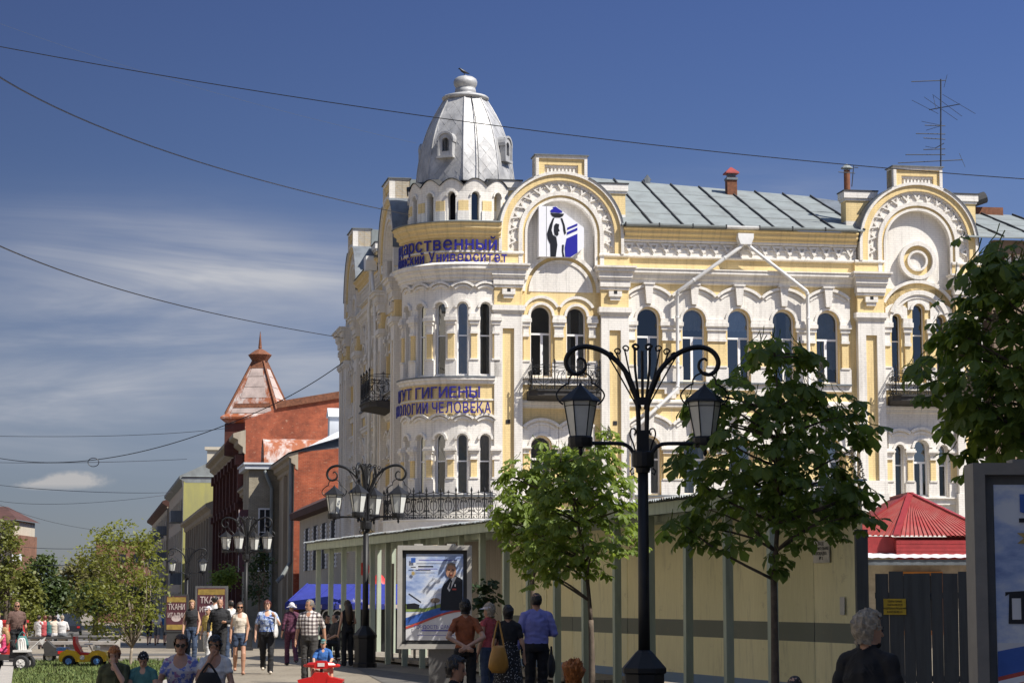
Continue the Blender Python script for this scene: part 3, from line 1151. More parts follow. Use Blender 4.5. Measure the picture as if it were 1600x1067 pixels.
def gable_bay_three(T, cu, kinds):
    for zsill, zsp_c, zsp_s, wc, ws, off, z0, z1 in ((10.4, 13.35, 12.98, .52, .40, .95, 9.16, 14.2), (5.8, 7.76, 7.7, .62, .36, .92, 4.6, 9.16)):
        wall = MB(T)
        wall.arch_wall(cu - 1.6, cu - off / 2 - .02, z0, z1, cu - off, ws, zsill, zsp_s, 0, .32, 12)
        wall.arch_wall(cu - off / 2 - .02, cu + off / 2 + .02, z0, z1, cu, wc, zsill, zsp_c, 0, .32, 12)
        wall.arch_wall(cu + off / 2 + .02, cu + 1.6, z0, z1, cu + off, ws, zsill, zsp_s, 0, .32, 12)
        wall.build('wall', [Yl if z0 > 9 else W], bld)
        for i, (c, w, zs) in enumerate(((cu - off, ws, zsp_s), (cu, wc, zsp_c), (cu + off, ws, zsp_s))):
            glazing(T, c, w, zsill, zs, -.26, kinds[i])
            archivolt(T, c, zs, w / 2, .62 if z0 > 9 else .80, zs, .46, .46, hood=z0 < 9)
        if z0 > 9:
            a = MB(T)
            a.ring(cu, 12.85, 1.12, 1.30, 18, 162, 0, .16, 22)
            a.ring(cu, 12.85, .98, 1.12, 18, 162, 0, .10, 22)
            a.build('archivolt', [W], bld)
        for c, wd, zs in ((cu - 1.36, .40, zsp_s), (cu - off / 2 - .02, .38, zsp_s), (cu + off / 2 + .02, .38, zsp_s), (cu + 1.36, .40, zsp_s)):
            pier(T, c, wd, zsill - .05, zs - .02, zsill + .62, zsill + 1.45)
        s = MB(T)
        s.box(cu - 1.6, cu + 1.6, zsill - .1, zsill - .04, 0, .2)
        s.box(cu - 1.6, cu + 1.6, zsill - .34, zsill - .1, 0, .1)
        s.sweep(cu - 1.6, cu + 1.6, [(0, zsill - 1.27), (.1, zsill - 1.23), (.1, zsill - 1.12), (.16, zsill - 1.08), (.16, zsill - 1.0), (0, zsill - .94)])
        s.build('sill_course', [W], bld)


gable_bay_two(T_R, G1, [0, 6])
gable_bay_three(T_R, G2, [0, 0, 2])
balcony(T_R, G1 + .05, 1.42, 9.41, 9.80, .95, 10.75)
balcony(T_R, G2 + .05, 1.42, 9.41, 9.80, .95, 10.75)

# ---- left-hand street facade, running away from the corner
gable(T_L, -4.3, 1)
gable(T_L, -17.4, 2)
gable_bay_two(T_L, -4.3, [0, 0])
gable_bay_three(T_L, -17.4, [0, 0, 0])
LF = [-13.2, -11.37, -9.54, -7.9]
LF = [-13.6, -11.75, -9.9, -8.05]
arcade(T_L, LF, 1.853, .95, 10.3, 12.77, 9.16, 14.3, 2, [0, 0])
arcade(T_L, LF, 1.853, .95, 5.8, 7.63, 4.6, 9.16, 1, [0, 0])
entablature(T_L, -14.9, -6.8)
for c in (-2.15, -6.45, -15.25, -19.5, -21.4):
    pilaster(T_L, c, 1.1)
wl_ = MB(T_L)
wl_.box(-22.0, 0, 0, 4.6, -.3, .1)
wl_.box(-22.0, -18.9, 4.6, 15.3, -.3, 0)
wl_.box(-2.8, 0, 4.6, 15.3, -.3, 0)
wl_.box(-7.2, -5.7, 4.6, 15.3, -.3, -.005)
wl_.box(-16.0, -14.5, 4.6, 15.3, -.3, -.005)
wl_.build('wall', ['cream_brick'], bld)
balcony(T_L, -4.3, 1.5, 9.41, 9.80, 1.25, 10.9)

# ---- round corner bay
BW, BP = .44, .90
BC = [.46 - BP * k for k in range(5)]
ue = .82
for zsill, zsp, z0, z1, zap, kinds in ((10.42, 13.06, 10.28, 14.2, 14.10, (6, 7, 0, 0, 0)), (5.78, 7.88, 4.7, 8.85, 8.90, (4, 7, 0, 0, 0))):
    wall = MB(T_B)
    for i, c in enumerate(BC):
        wall.arch_wall(c - BP / 2, c + (BP / 2 if i else ue - .46), z0, z1, c, BW, zsill, zsp, 0, .3, 10, useg=2)
    wall.box(-4.0, BC[-1] - BP / 2, z0, z1, -.3, 0, 2)
    wall.build('wall', [W], bld)
    for i, c in enumerate(BC):
        glazing(T_B, c, BW, zsill, zsp, -.2, kinds[i], tr=.54)
        a = MB(T_B)
        R_ = .62
        zc_ = zap - R_
        a.ring(c, zc_, R_ - .09, R_, 44, 136, 0, .15, 10, umin=c - BP / 2, umax=c + BP / 2)
        a.ring(c, zc_, R_ - .22, R_ - .13, 46, 134, 0, .09, 10, umin=c - BP / 2, umax=c + BP / 2)
        a.ring(c, zsp, BW / 2, BW / 2 + .09, 0, 180, 0, .10, 10)
        a.build('archivolt', [W], bld)
    for c in [BC[0] + BP / 2 - .04] + [b - BP / 2 for b in BC]:
        pier(T_B, c, .40, zsill - .1, zsp - .28, zsill + .62, zsill + 1.6 if z0 > 9 else zsill + 1.3, seg=2)
    s = MB(T_B)
    s.box(-4.0, ue, zsill - .14, zsill - .08, 0, .22, 14)
    s.build('sill_course', ['zinc_dark'], bld)

bb = MB(T_B)
bb.sweep(-4.0, ue, [(0, 10.02), (.12, 10.06), (.12, 10.16), (.2, 10.2), (.2, 10.28), (0, 10.3)], 16)
bb.box(-4.0, ue, 8.8, 10.04, 0, .03, 16, mi=1)
bb.box(-4.0, ue, 9.40, 9.46, 0, .07, 16)
bb.build('sign_band', [W, Yl], bld)
bb = MB(T_B)
bb.sweep(-4.0, ue, [(0, 14.05), (.1, 14.1), (.1, 14.2), (.18, 14.24), (.18, 14.36), (.28, 14.42), (.28, 14.52), (.38, 14.56), (.38, 14.68), (.42, 14.72), (.1, 14.86)], 18)
bb.box(-4.0, 1.05, 14.78, 15.86, 0, .05, 18, mi=1)
bb.box(-4.0, 1.05, 15.24, 15.31, 0, .1, 18)
bb.sweep(-4.0, 1.05, [(.05, 15.8), (.14, 15.84), (.14, 15.94), (.24, 15.98), (.24, 16.1), (.36, 16.18), (.36, 16.3), (.42, 16.34), (.42, 16.40)], 18, mi=1)
bb.sweep(-4.0, 1.05, [(.46, 16.40), (.46, 16.44), (-.5, 16.62)], 18, mi=2)
bb.build('bay_cornice', [W, Yl, 'zinc'], bld)

# balcony slab round the bay, with its railing
sl = MB(T_B)
sl.sweep(-3.9, .84, [(0, 4.02), (.72, 4.06), (.74, 4.1), (.74, 4.70), (.78, 4.71), (.78, 4.76), (0, 4.78)], 18)
slab = sl.build('corner_balcony', 'pipe_white', bld)
for k in range(10):
    a = -3.9 + 4.7 * k / 10
    rp = MB(T_B)
    railing_panel(rp, T_B, a, a + .47, 4.76, 5.75, .70)
    rp.build('railing_panel', 'black_iron', slab)
    p = MB(T_B)
    p.tube([T_B(a, 4.76, .70), T_B(a, 5.8, .70), T_B(a, 5.86, .70), T_B(a, 6.0, .70)], .03, 5, radii=[.026, .026, .05, .006])
    p.build('post', 'black_iron', slab)

# drum with slim arched openings and a scalloped top
DR = -.27
dw, dp = .36, RT * 2 * PI / 15
dr = MB(T_D)
for k in range(15):
    c = dp * (k + .1)
    c = (c + RT * PI) % (2 * PI * RT) - RT * PI
    if abs(c) > RT * 2.4:
        dr.box(c - dp / 2, c + dp / 2, 16.4, 18.1, DR - .3, DR, 3)
        continue
    dr.arch_wall(c - dp / 2, c + dp / 2, 16.4, 17.75, c, dw * (1 + .0), 16.55, 17.55, DR, .34, 10, useg=2)
    N = 10
    for j in range(N):
        x0, x1 = -dp / 2 + dp * j / N, -dp / 2 + dp * (j + 1) / N
        z0_, z1_ = (17.95 + .28 * math.cos(x / dp * PI) for x in (x0, x1))
        dr.face([(c + x0, 17.745, DR + .002), (c + x1, 17.745, DR + .002), (c + x1, z1_, DR + .05), (c + x0, z0_, DR + .05)])
        dr.face([(c + x0, z0_, DR + .05), (c + x1, z1_, DR + .05), (c + x1, z1_ + .1, DR - .5), (c + x0, z0_ + .1, DR - .5)])
        dr.face([(c + x0, z0_, DR + .10), (c + x1, z1_, DR + .10), (c + x1, z1_ + .03, DR + .10), (c + x0, z0_ + .03, DR + .10)], mi=2)
        dr.face([(c + x0, z0_ + .03, DR + .10), (c + x1, z1_ + .03, DR + .10), (c + x1, z1_ + .14, DR - .5), (c + x0, z0_ + .14, DR - .5)], mi=2)
    dr.box(c + dp / 2 - .22, c + dp / 2 + .22, 16.95, 17.36, DR, DR + .03, 2, mi=1)
    dr.box(c + dp / 2 - .25, c + dp / 2 + .25, 16.4, 16.95, DR, DR + .05, 2)
    dr.ring(c, 17.55, dw / 2, dw / 2 + .07, 0, 180, DR, DR + .06, 8)
dr.build('drum', [W, Yl, 'seam_dark'], bld)
dk = MB(T_D)
dk.lathe([(1.75, 16.4), (1.75, 18.3)], 24, c=(UC, CY, 0))
dk.build('drum_interior', 'interior_dark', bld)
for k in range(-4, 4):
    c = dp * (k + .1)
    g = MB(T_D)
    g.face([(c - dw / 2, 16.5, DR - .25), (c + dw / 2, 16.5, DR - .25), (c + dw / 2, 17.75, DR - .25), (c - dw / 2, 17.75, DR - .25)])
    if k in (-3, 0):
        g.build('pane', 'window_glass', bld)

# ---- dome: eight curved facets clad in diamond sheets
DPROF = [(1.97, 18.22), (1.97, 18.55), (1.93, 18.95), (1.86, 19.4), (1.75, 19.95), (1.57, 20.55), (1.33, 21.1), (1.05, 21.6), (.86, 21.9)]
EDGE0 = RAD(34.5)


def dome_r(z):
    for (r0, z0), (r1, z1) in zip(DPROF, DPROF[1:]):
        if z <= z1:
            return r0 + (r1 - r0) * (z - z0) / (z1 - z0)
    return DPROF[-1][0]


def dome_pt(ang0, s, z, out=0.0):
    """facet starting at angle ang0 (0 = towards the camera side, + to the right); s in -1..1 across"""
    r = dome_r(z)
    a, b = ang0, ang0 + PI / 4
    pa, pb = Vector((math.sin(a), -math.cos(a), 0)) * r, Vector((math.sin(b), -math.cos(b), 0)) * r
    p = pa.lerp(pb, (s + 1) / 2)
    nrm = Vector((math.sin((a + b) / 2), -math.cos((a + b) / 2), 0.35)).normalized()
    return Vector((UC, CY, z)) + p + nrm * out


dm = MB()
for f in range(8):
    a = EDGE0 + f * PI / 4
    for (r0, z0), (r1, z1) in zip(DPROF, DPROF[1:]):
        dm.face([dome_pt(a, -1, z0), dome_pt(a, 1, z0), dome_pt(a, 1, z1), dome_pt(a, -1, z1)], raw=True)
dome = dm.build('dome', 'dome_metal', bld)
for f in range(8):
    a = EDGE0 + f * PI / 4
    mid = (a + PI / 8 + PI) % (2 * PI) - PI
    rb = MB()
    rb.tube([dome_pt(a, -1, z, .012) for z in [18.25 + k * .3 for k in range(13)]], .03, 5)
    rb.build('rib', 'dome_metal', dome)
    if abs(mid) > RAD(105):
        continue
    # diamond grid in unrolled (x metres, t along height)
    hs, ht = .25, .30
    row = 0
    z = 18.22
    while z < 21.95:
        hw = dome_r(min(max(z, 18.22), 21.9)) * math.sin(PI / 8)
        nx = int(hw / hs) + 2
        for i in range(-nx, nx + 1):
            x = (i * 2 + (row % 2)) * hs
            pts = []
            for dx, dz in ((0, -ht), (hs, 0), (0, ht), (-hs, 0)):
                zz = min(max(z + dz, 18.24), 21.88)
                w_ = dome_r(zz) * math.sin(PI / 8)
                s_ = max(-.985, min(.985, (x + dx) / w_))
                pts.append((s_, zz, .030 if dz < 0 else .016))
            if max(p[0] for p in pts) - min(p[0] for p in pts) < .06 or max(p[1] for p in pts) - min(p[1] for p in pts) < .1:
                continue
            sh = MB()
            c_s, c_z = sum(p[0] for p in pts) / 4, sum(p[1] for p in pts) / 4
            q = [dome_pt(a, c_s + (p[0] - c_s) * .98, c_z + (p[1] - c_z) * .98, p[2] * .6 + random.uniform(-.003, .005)) for p in pts]
            b_ = [dome_pt(a, p[0], p[1], .002) for p in pts]
            sh.face(q, raw=True)
            for j in range(4):
                sh.face([b_[j], b_[(j + 1) % 4], q[(j + 1) % 4], q[j]], raw=True)
            sh.build('metal_sheet', 'dome_metal', dome)
        z += ht
        row += 1
fin = MB()
fin.lathe([(.84, 21.86), (.95, 21.92), (.97, 21.98), (.9, 22.04), (.62, 22.12), (.44, 22.14), (.42, 22.2), (.44, 22.24), (.42, 22.36), (.38, 22.4), (.42, 22.44), (.48, 22.56), (.49, 22.66), (.44, 22.78), (.32, 22.86), (.12, 22.9), (.03, 22.95)], 20, c=(UC, CY, 0))
fin.build('finial', 'dome_metal', bld, smooth=True)
cb = MB()
cb.tube([Vector((UC, CY, 0)) + Vector((math.sin(RAD(8)) * (dome_r(z) + .03), -math.cos(RAD(8)) * (dome_r(z) + .03) + .05, z)) for z in [18.3 + .3 * k for k in range(13)]], .02, 4)
cb.build('lightning_cable', 'seam_dark', bld)
for k in range(4):
    aa = RAD(-33 + 90 * k)
    ex, ey = Vector((math.cos(aa), math.sin(aa), 0)), Vector((math.sin(aa), -math.cos(aa), 0))

    def TL(u, z, n, ex=ex, ey=ey):
        p = Vector((UC, CY, z)) + ex * u + ey * (1.50 + n)
        return (p.x, p.y, p.z)
    l = MB(TL)
    l.arch_wall(-.30, .30, 19.25, 20.2, 0, .30, 19.45, 19.85, .40, .2, 8)
    l.box(-.30, .30, 19.25, 20.05, -.2, .12)
    l.box(-.30, -.2, 19.25, 20.05, -.2, .39)
    l.box(.2, .30, 19.25, 20.05, -.2, .39)
    l.box(-.36, .36, 19.18, 19.27, -.2, .46)
    l.ring(0, 19.88, .30, .38, -10, 190, -.2, .45, 10)
    for sg in (-1, 1):
        l.box(sg * .30 - .04, sg * .30 + .04, 19.27, 19.9, .2, .45)
    dorm = l.build('dormer', 'dome_metal', dome)
    g = MB(TL)
    g.box(-.16, .16, 19.42, 20.02, .1, .24)
    g.build('opening', 'interior_dark', dorm)
    for x in (-.05, .05):
        g2 = MB(TL)
        g2.box(x - .008, x + .008, 19.45, 19.98, .3, .32)
        g2.build('bar', 'dome_metal', dorm)

# ---- roofs in standing-seam sheets
rf = MB()
root_roof = None


def roof_strip(u0, u1, d0, z0a, d1, z1a, z1b, step, parent_name='roof', T=T_R):
    """sheets between u0 and u1 from eave (n=d0,z0a) to ridge (n=d1, z from z1a to z1b)"""
    base = MB(T)
    base.face([(u0, z0a - .03, d0), (u1, z0a - .03, d0), (u1, z1b - .03, d1), (u0, z1a - .03, d1)])
    base.face([(u0, z0a - .06, d0), (u0, z1a - .06, d1), (u0, z0a - .06, d1 * .98)])
    ro = base.build(parent_name, 'zinc', bld)
    n = max(1, round((u1 - u0) / step))
    rows = 4
    for i in range(n):
        a, b = u0 + (u1 - u0) * i / n, u0 + (u1 - u0) * (i + 1) / n

        def P(u, t_, h):
            zr = z1a + (z1b - z1a) * (u - u0) / (u1 - u0)
            return (u, z0a + (zr - z0a) * t_ + h, d0 + (d1 - d0) * t_)
        for j in range(rows):
            t0, t1 = j / rows, (j + 1) / rows + .01
            s_ = MB(T)
            e = random.uniform(0, .012)
            A = [P(a + .01, t0, .022 + e), P(b - .01, t0, .022 + e), P(b - .01, t1, .006), P(a + .01, t1, .006)]
            s_.face(A)
            s_.face([P(a + .01, t0, -.02), P(b - .01, t0, -.02), A[1], A[0]])
            s_.build('roof_sheet', 'zinc', ro)
        sm = MB(T)
        pts = [T(*P(b, t_ / 6, .05 + .012 * math.sin(t_ * 2.3 + i))) for t_ in range(7)]
        for p, q in zip(pts, pts[1:]):
            sm.bar(p, q, .05, .07)
        sm.build('seam', 'seam_dark', ro)
    return ro


roof_strip(2.55, 12.6, .48, 16.46, -7.0, 19.75, 19.2, 1.28)
roof_strip(17.0, 21.5, .48, 16.35, -6.0, 18.55, 18.45, 1.6)
back = MB(T_R)
back.face([(-2, 16.4, -.9), (2.6, 16.4, -.9), (2.6, 19.7, -7), (-2, 19.0, -7)])
back.face([(12.5, 16.4, -.9), (17.1, 16.4, -.9), (17.1, 18.5, -6), (12.5, 19.2, -7)])
back.face([(-2, 19.0, -7), (12.6, 19.2, -7.02), (12.6, 15, -14), (-2, 15, -14)])
back.build('roof', 'zinc_dark', bld)
backl = MB(T_L)
backl.face([(-21.8, 16.4, -.6), (-2, 16.4, -.6), (-2, 18.6, -5), (-21.8, 18.6, -5)])
backl.face([(-14.9, 16.44, .48), (-6.8, 16.44, .48), (-6.8, 17.0, -.7), (-14.9, 17.0, -.7)])
backl.face([(-21.9, 0, 0), (-21.9, 16.4, 0), (-21.9, 18.6, -5), (-21.9, 0, -9)], mi=1)
backl.build('roof', ['zinc_dark', 'cream_brick'], bld)
# metal-clad backs behind the street gables
for c in (-4.3, -17.4):
    q = MB(T_L)
    q.box(c - 1.06, c + 1.06, 17.9, 19.18, -2.2, -.56)
    q.face([(c - 1.06, 19.18, -.56), (c + 1.06, 19.18, -.56), (c + 1.06, 19.05, -2.2), (c - 1.06, 19.05, -2.2)])
    for sg in (-1, 1):
        q.face([(c + sg * 1.06, 18.5, -.56), (c + sg * 2.5, 16.2, -.56), (c + sg * 2.5, 16.2, -2.4), (c + sg * 1.06, 18.5, -2.4)], mi=1)
    q.build('gable_back', ['zinc', 'zinc_dark'], bld)
# eave gutter in lengths
for k in range(7):
    a = 2.7 + 9.6 * k / 7
    g = MB(T_R)
    g.sweep(a + .02, a + 9.6 / 7 - .02, [(.44, 16.40), (.56, 16.41), (.60, 16.46), (.60, 16.52), (.57, 16.52), (.55, 16.47), (.44, 16.45)])
    g.build('gutter', 'zinc' if k != 3 else 'pipe_white', bld)
    h = MB(T_R)
    h.box(a - .015, a + .015, 16.40, 16.56, .43, .62)
    h.build('gutter_bracket', 'seam_dark', bld)

# rainwater hopper and pipes
hp = MB(T_R)
hp.poly([(7.38, 15.78), (7.82, 15.78), (7.92, 16.05), (7.92, 16.22), (7.28, 16.22), (7.28, 16.05)], .2, .62)
hp.build('rain_hopper', 'pipe_white', bld)


def pipe(T, pts, r=.075):
    m = MB(T)
    P = [Vector(T(*p)) for p in pts]
    m.tube(P, r, 8)
    o = m.build('drainpipe', 'pipe_white', bld, smooth=True)
    for a, b in zip(P, P[1:]):
        n = max(1, int((b - a).length / 1.4))
        for k in range(n):
            p = a.lerp(b, (k + .5) / n)
            d = (b - a).normalized() * .03
            c = MB()
            c.tube([p - d, p + d], r * 1.22, 8)
            c.build('collar', 'pipe_white', o)


pipe(T_R, [(7.48, 15.82, .5), (7.40, 15.68, .5), (4.85, 13.85, .42), (4.82, 13.7, .32), (4.82, 10.15, .32), (4.78, 9.95, .35), (3.2, 8.5, .4), (2.95, 8.3, .38), (2.95, 4.6, .38)])
pipe(T_R, [(7.72, 15.82, .5), (7.80, 15.68, .5), (10.15, 13.95, .42), (10.2, 13.8, .32), (10.2, 10.15, .32), (10.25, 9.95, .35), (11.7, 8.9, .4), (12.05, 8.6, .38), (12.05, 4.6, .38)])
pipe(T_L, [(-7.6, 16.0, .5), (-7.4, 15.6, .5), (-6.95, 14.4, .45), (-6.95, 13.4, .4), (-6.95, 4.6, .4)])
pipe(T_L, [(-7.6, 16.0, .55), (-7.9, 15.2, .5), (-8.9, 14.3, .45), (-8.95, 13.4, .4), (-8.95, 4.6, .4)])
hl = MB(T_L)
hl.poly([(-7.85, 15.9), (-7.35, 15.9), (-7.2, 16.3), (-7.2, 16.5), (-8.0, 16.5), (-8.0, 16.3)], .3, .8)
hl.build('rain_hopper', 'pipe_white', bld)

# roof furniture
v = MB(T_R)
v.box(8.55, 8.98, 18.9, 19.75, -6.2, -5.8, back=True)
v.box(8.60, 8.93, 19.75, 19.92, -6.15, -5.85, mi=1, back=True)
v.box(8.52, 9.01, 19.62, 19.72, -6.22, -5.75, mi=1)
vent = v.build('chimney', ['rust', 'zinc_dark'], bld)
cap = MB(T_R)
c0 = T_R(8.765, 0, -6.0)
cap.lathe([(.42, 19.9), (.40, 19.96), (.04, 20.2)], 4, c=(c0[0], c0[1], 0), rot=PI / 4)
plain('cap_red', (0.28, 0.035, 0.03), 0.7)
cap.build('chimney_cap', 'cap_red', vent)
v = MB(T_R)
c0 = T_R(12.55, 0, -1.6)
v.tube([(c0[0], c0[1], 17.9), (c0[0], c0[1], 19.35)], .13, 10)
v2 = v.build('flue_pipe', 'rust', bld)
v = MB(T_R)
v.lathe([(.26, 19.42), (.24, 19.46), (.02, 19.62)], 10, c=(c0[0], c0[1], 0))
for a in range(3):
    x, y = c0[0] + .12 * math.cos(a * 2.1), c0[1] + .12 * math.sin(a * 2.1)
    v.tube([(x, y, 19.3), (x, y, 19.45)], .012, 4)
v.build('cowl', 'zinc', v2)
v = MB(T_R)
p = Vector(T_R(18.6, 18.6, -5.6))
v.tube([p, p + Vector((1.5, 0, .55))], .26, 10)
v.build('vent_duct', 'seam_dark', bld)
v = MB(T_R)
v.box(18.7, 21.0, 18.3, 18.75, -6.3, -5.8)
v.build('parapet', 'rust', bld)
v = MB(T_R)
v.box(5.15, 5.40, 19.5, 19.72, -7.1, -6.9)
v.poly([(5.1, 19.72), (5.45, 19.72), (5.28, 19.95)], -7.1, -6.9)
v.build('roof_vent', 'zinc_dark', bld)
for c in (-1.98, 2.30):
    v = MB(T_R)
    v.box(c - .08, c + .08, 8.5, 8.66, .192, .21)
    v.build('wall_hole', 'interior_dark', bld)
# ------------------------------------------------------------------ ground, lawn, kerbs
t = NT('paving')
br = t.node('ShaderNodeTexBrick', Scale=1.0)
br.inputs['Color1'].default_value = (1, 1, 1, 1)
br.inputs['Color2'].default_value = (0.82, 0.82, 0.82, 1)
br.inputs['Mortar'].default_value = (0.55, 0.55, 0.55, 1)
br.inputs['Mortar Size'].default_value = 0.02
br.inputs['Brick Width'].default_value = 0.6
br.inputs['Row Height'].default_value = 0.4
t.link(t.tex('Object'), br.inputs['Vector'])
n1 = t.ramp(t.noise(t.mapped('Object', (1, .35, 1)), .8, 7, .65), [(0.3, 0), (0.7, 1)])
c = t.mix(n1, (0.19, 0.158, 0.115), (0.28, 0.24, 0.18))
t.color(t.mix(.5, c, br.outputs['Color'], 'MULTIPLY'))
t.set(Roughness=0.85)
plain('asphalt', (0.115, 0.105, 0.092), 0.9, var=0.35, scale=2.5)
plain('kerb_stone', (0.36, 0.33, 0.29), 0.85, var=0.25, scale=4)
plain('soil', (0.10, 0.085, 0.05), 0.95, var=0.4)

gm = MB()
prof = [(-80, 0), (62, 0), (400, gz(400)), (800, gz(400) - .5), (2500, -6), (9000, -6)]
for (y0, z0), (y1, z1) in zip(prof, prof[1:]):
    w0, w1 = 300 + abs(y0) * .8, 300 + abs(y1) * .8
    gm.face([(-w0, y0, z0), (w0, y0, z0), (w1, y1, z1), (-w1, y1, z1)], raw=True)
gm.build('ground', 'paving', kind='structure')


def sheet(name, pts, z, mat, **kw):
    m = MB()
    m.face([(x, y, gz(y) + z) for x, y in pts], raw=True)
    return m.build(name, mat, kind='structure', **kw)


def gp(px, Y):
    return ((px - 800) / F_PX * Y * 1.0, Y)


sheet('road', [gp(-600, 76), gp(330, 77.5), gp(700, 52), gp(700, 48.5), gp(330, 72), gp(-600, 71)], .006, 'asphalt')  # dark strip laid across the lighter paving
sheet('road', [gp(-40, 104), gp(215, 104), gp(122, 400), gp(72, 400)], .008, 'asphalt')
sheet('pavement_shade', [gp(470, 66.5), gp(520, 67), gp(1345, 34), gp(1345, 29), gp(600, 46), gp(560, 55)], .010, 'asphalt')  # asphalt sheet by the walkway; the shade there is put into its colour

# lawn with a kerb
LAWN = [(-13.6, 61.2), (-7.6, 61.2), (-6.4, 40), (-9.0, 40)]
sheet('lawn_soil', LAWN, .03, 'soil')
t = NT('grass_blade')
oi = t.noise(t.tex('Object'), 3.0, 3)
t.color(t.mix(t.ramp(oi, [(.3, 0), (.7, 1)]), (0.045, 0.085, 0.016), (0.15, 0.18, 0.045)))
t.set(Roughness=0.8)
g = MB()
rg = random.Random(3)
for _ in range(15000):
    f, h = rg.random(), rg.random()
    y = 40 + 21.2 * h
    xl, xr = -9.0 - 4.6 * h, -6.4 - 1.2 * h
    x = xl + (xr - xl) * f
    hh = rg.uniform(.04, .11) * (.5 + .9 * abs(noise.noise(Vector((x * .9, y * .9, 0)))) * 1.6)
    a = rg.uniform(0, PI)
    dx, dy = .022 * math.cos(a), .022 * math.sin(a)
    lx, ly = rg.uniform(-.05, .05), rg.uniform(-.05, .05)
    g.face([(x - dx, y - dy, .03), (x + dx, y + dy, .03), (x + lx, y + ly, .03 + hh)], raw=True, uvs=[(0, 0)] * 3)
g.build('grass', 'grass_blade', kind='stuff', label='short green grass of the kerbed lawn at the left', cat='grass')
kb = MB()
for (x0, y0), (x1, y1) in zip(LAWN, LAWN[1:] + LAWN[:1]):
    kb.bar((x0, y0, .06), (x1, y1, .06), .28, .14)
kb.build('kerb', 'kerb_stone', kind='structure')

# ------------------------------------------------------------------ covered builders' walkway (posts, roof, painted hoarding)
GA, GB = Vector((-5.85, 68.0, 0)), Vector((4.02, 34.73, 0))
GT = (GB - GA).normalized()
GN = Vector((-GT.y, GT.x, 0))          # away from the camera side: to the right / back
if GN.x < 0:
    GN = -GN
GL = (GB - GA).length
streaked('green_paint', (0.42, 0.47, 0.36), (0.28, 0.32, 0.25), .7, sx=4, sz=.6)
t = NT('hoarding')
zc = t.node('ShaderNodeSeparateXYZ')
t.link(t.tex('Object'), zc.inputs[0])
fib = t.noise(t.mapped('Object', (14, 14, 1.2)), 2.0, 6, .7)
cream = t.mix(t.ramp(fib, [(.3, 0), (.7, 1)]), (0.74, 0.68, 0.41), (0.85, 0.79, 0.50))
z_stripe = t.ramp(zc.outputs['Z'], [(.995 / 4, 0), (1.0 / 4, 1), (1.31 / 4, 1), (1.315 / 4, 0)], 'CONSTANT')
mul = t.node('ShaderNodeMath', operation='MULTIPLY')
mul.inputs[1].default_value = .25
t.link(zc.outputs['Z'], mul.inputs[0])
z_stripe = t.ramp(mul.outputs[0], [(0, 0), (1.0 / 4, 1), (1.31 / 4, 0)], 'CONSTANT')
z_blue = t.ramp(mul.outputs[0], [(0, 1), (.30 / 4, 0)], 'CONSTANT')
c = t.mix(z_stripe, cream, (0.17, 0.185, 0.15))
c = t.mix(z_blue, c, (0.16, 0.24, 0.36))
st = t.ramp(t.noise(t.mapped('Object', (3, 3, .5)), 1.4, 6, .7), [(.55, 0), (.75, 1)])
splash = t.ramp(t.noise(t.mapped('Object', (1.2, 1.2, 2.5)), 1.6, 7, .75), [(.60, 0), (.66, 1)])
tint = t.node('ShaderNodeObjectInfo').outputs['Random']
c = t.mix(.6, c, t.ramp(tint, [(0, (.78, .80, .78)), (.5, (1, 1, 1)), (1, (1, .94, .86))]), 'MULTIPLY')
c = t.mix(t.mix(1, splash, .28, 'MULTIPLY'), c, (0.30, 0.26, 0.17))
t.color(t.mix(t.mix(1, st, .42, 'MULTIPLY'), c, (0.22, 0.20, 0.14)))
t.set(Roughness=.8)
t.bump(fib, .2, .01)
streaked('raw_board', (0.34, 0.30, 0.24), (0.20, 0.17, 0.13), .85, sx=6, sz=.4)
streaked('corrugated', (0.34, 0.36, 0.36), (0.20, 0.17, 0.14), .6, .3)

wk = empty('covered_walkway', GA, 0, 'long green-posted covered walkway with cream hoarding and corrugated roof', 'walkway')


def GP(s, off, z):
    p = GT * s + GN * off
    return Vector((p.x, p.y, z))


def gT(u, z, n):         # u along, n towards the viewer's side (left)
    p = GP(u, -n, z)
    return tuple(p)


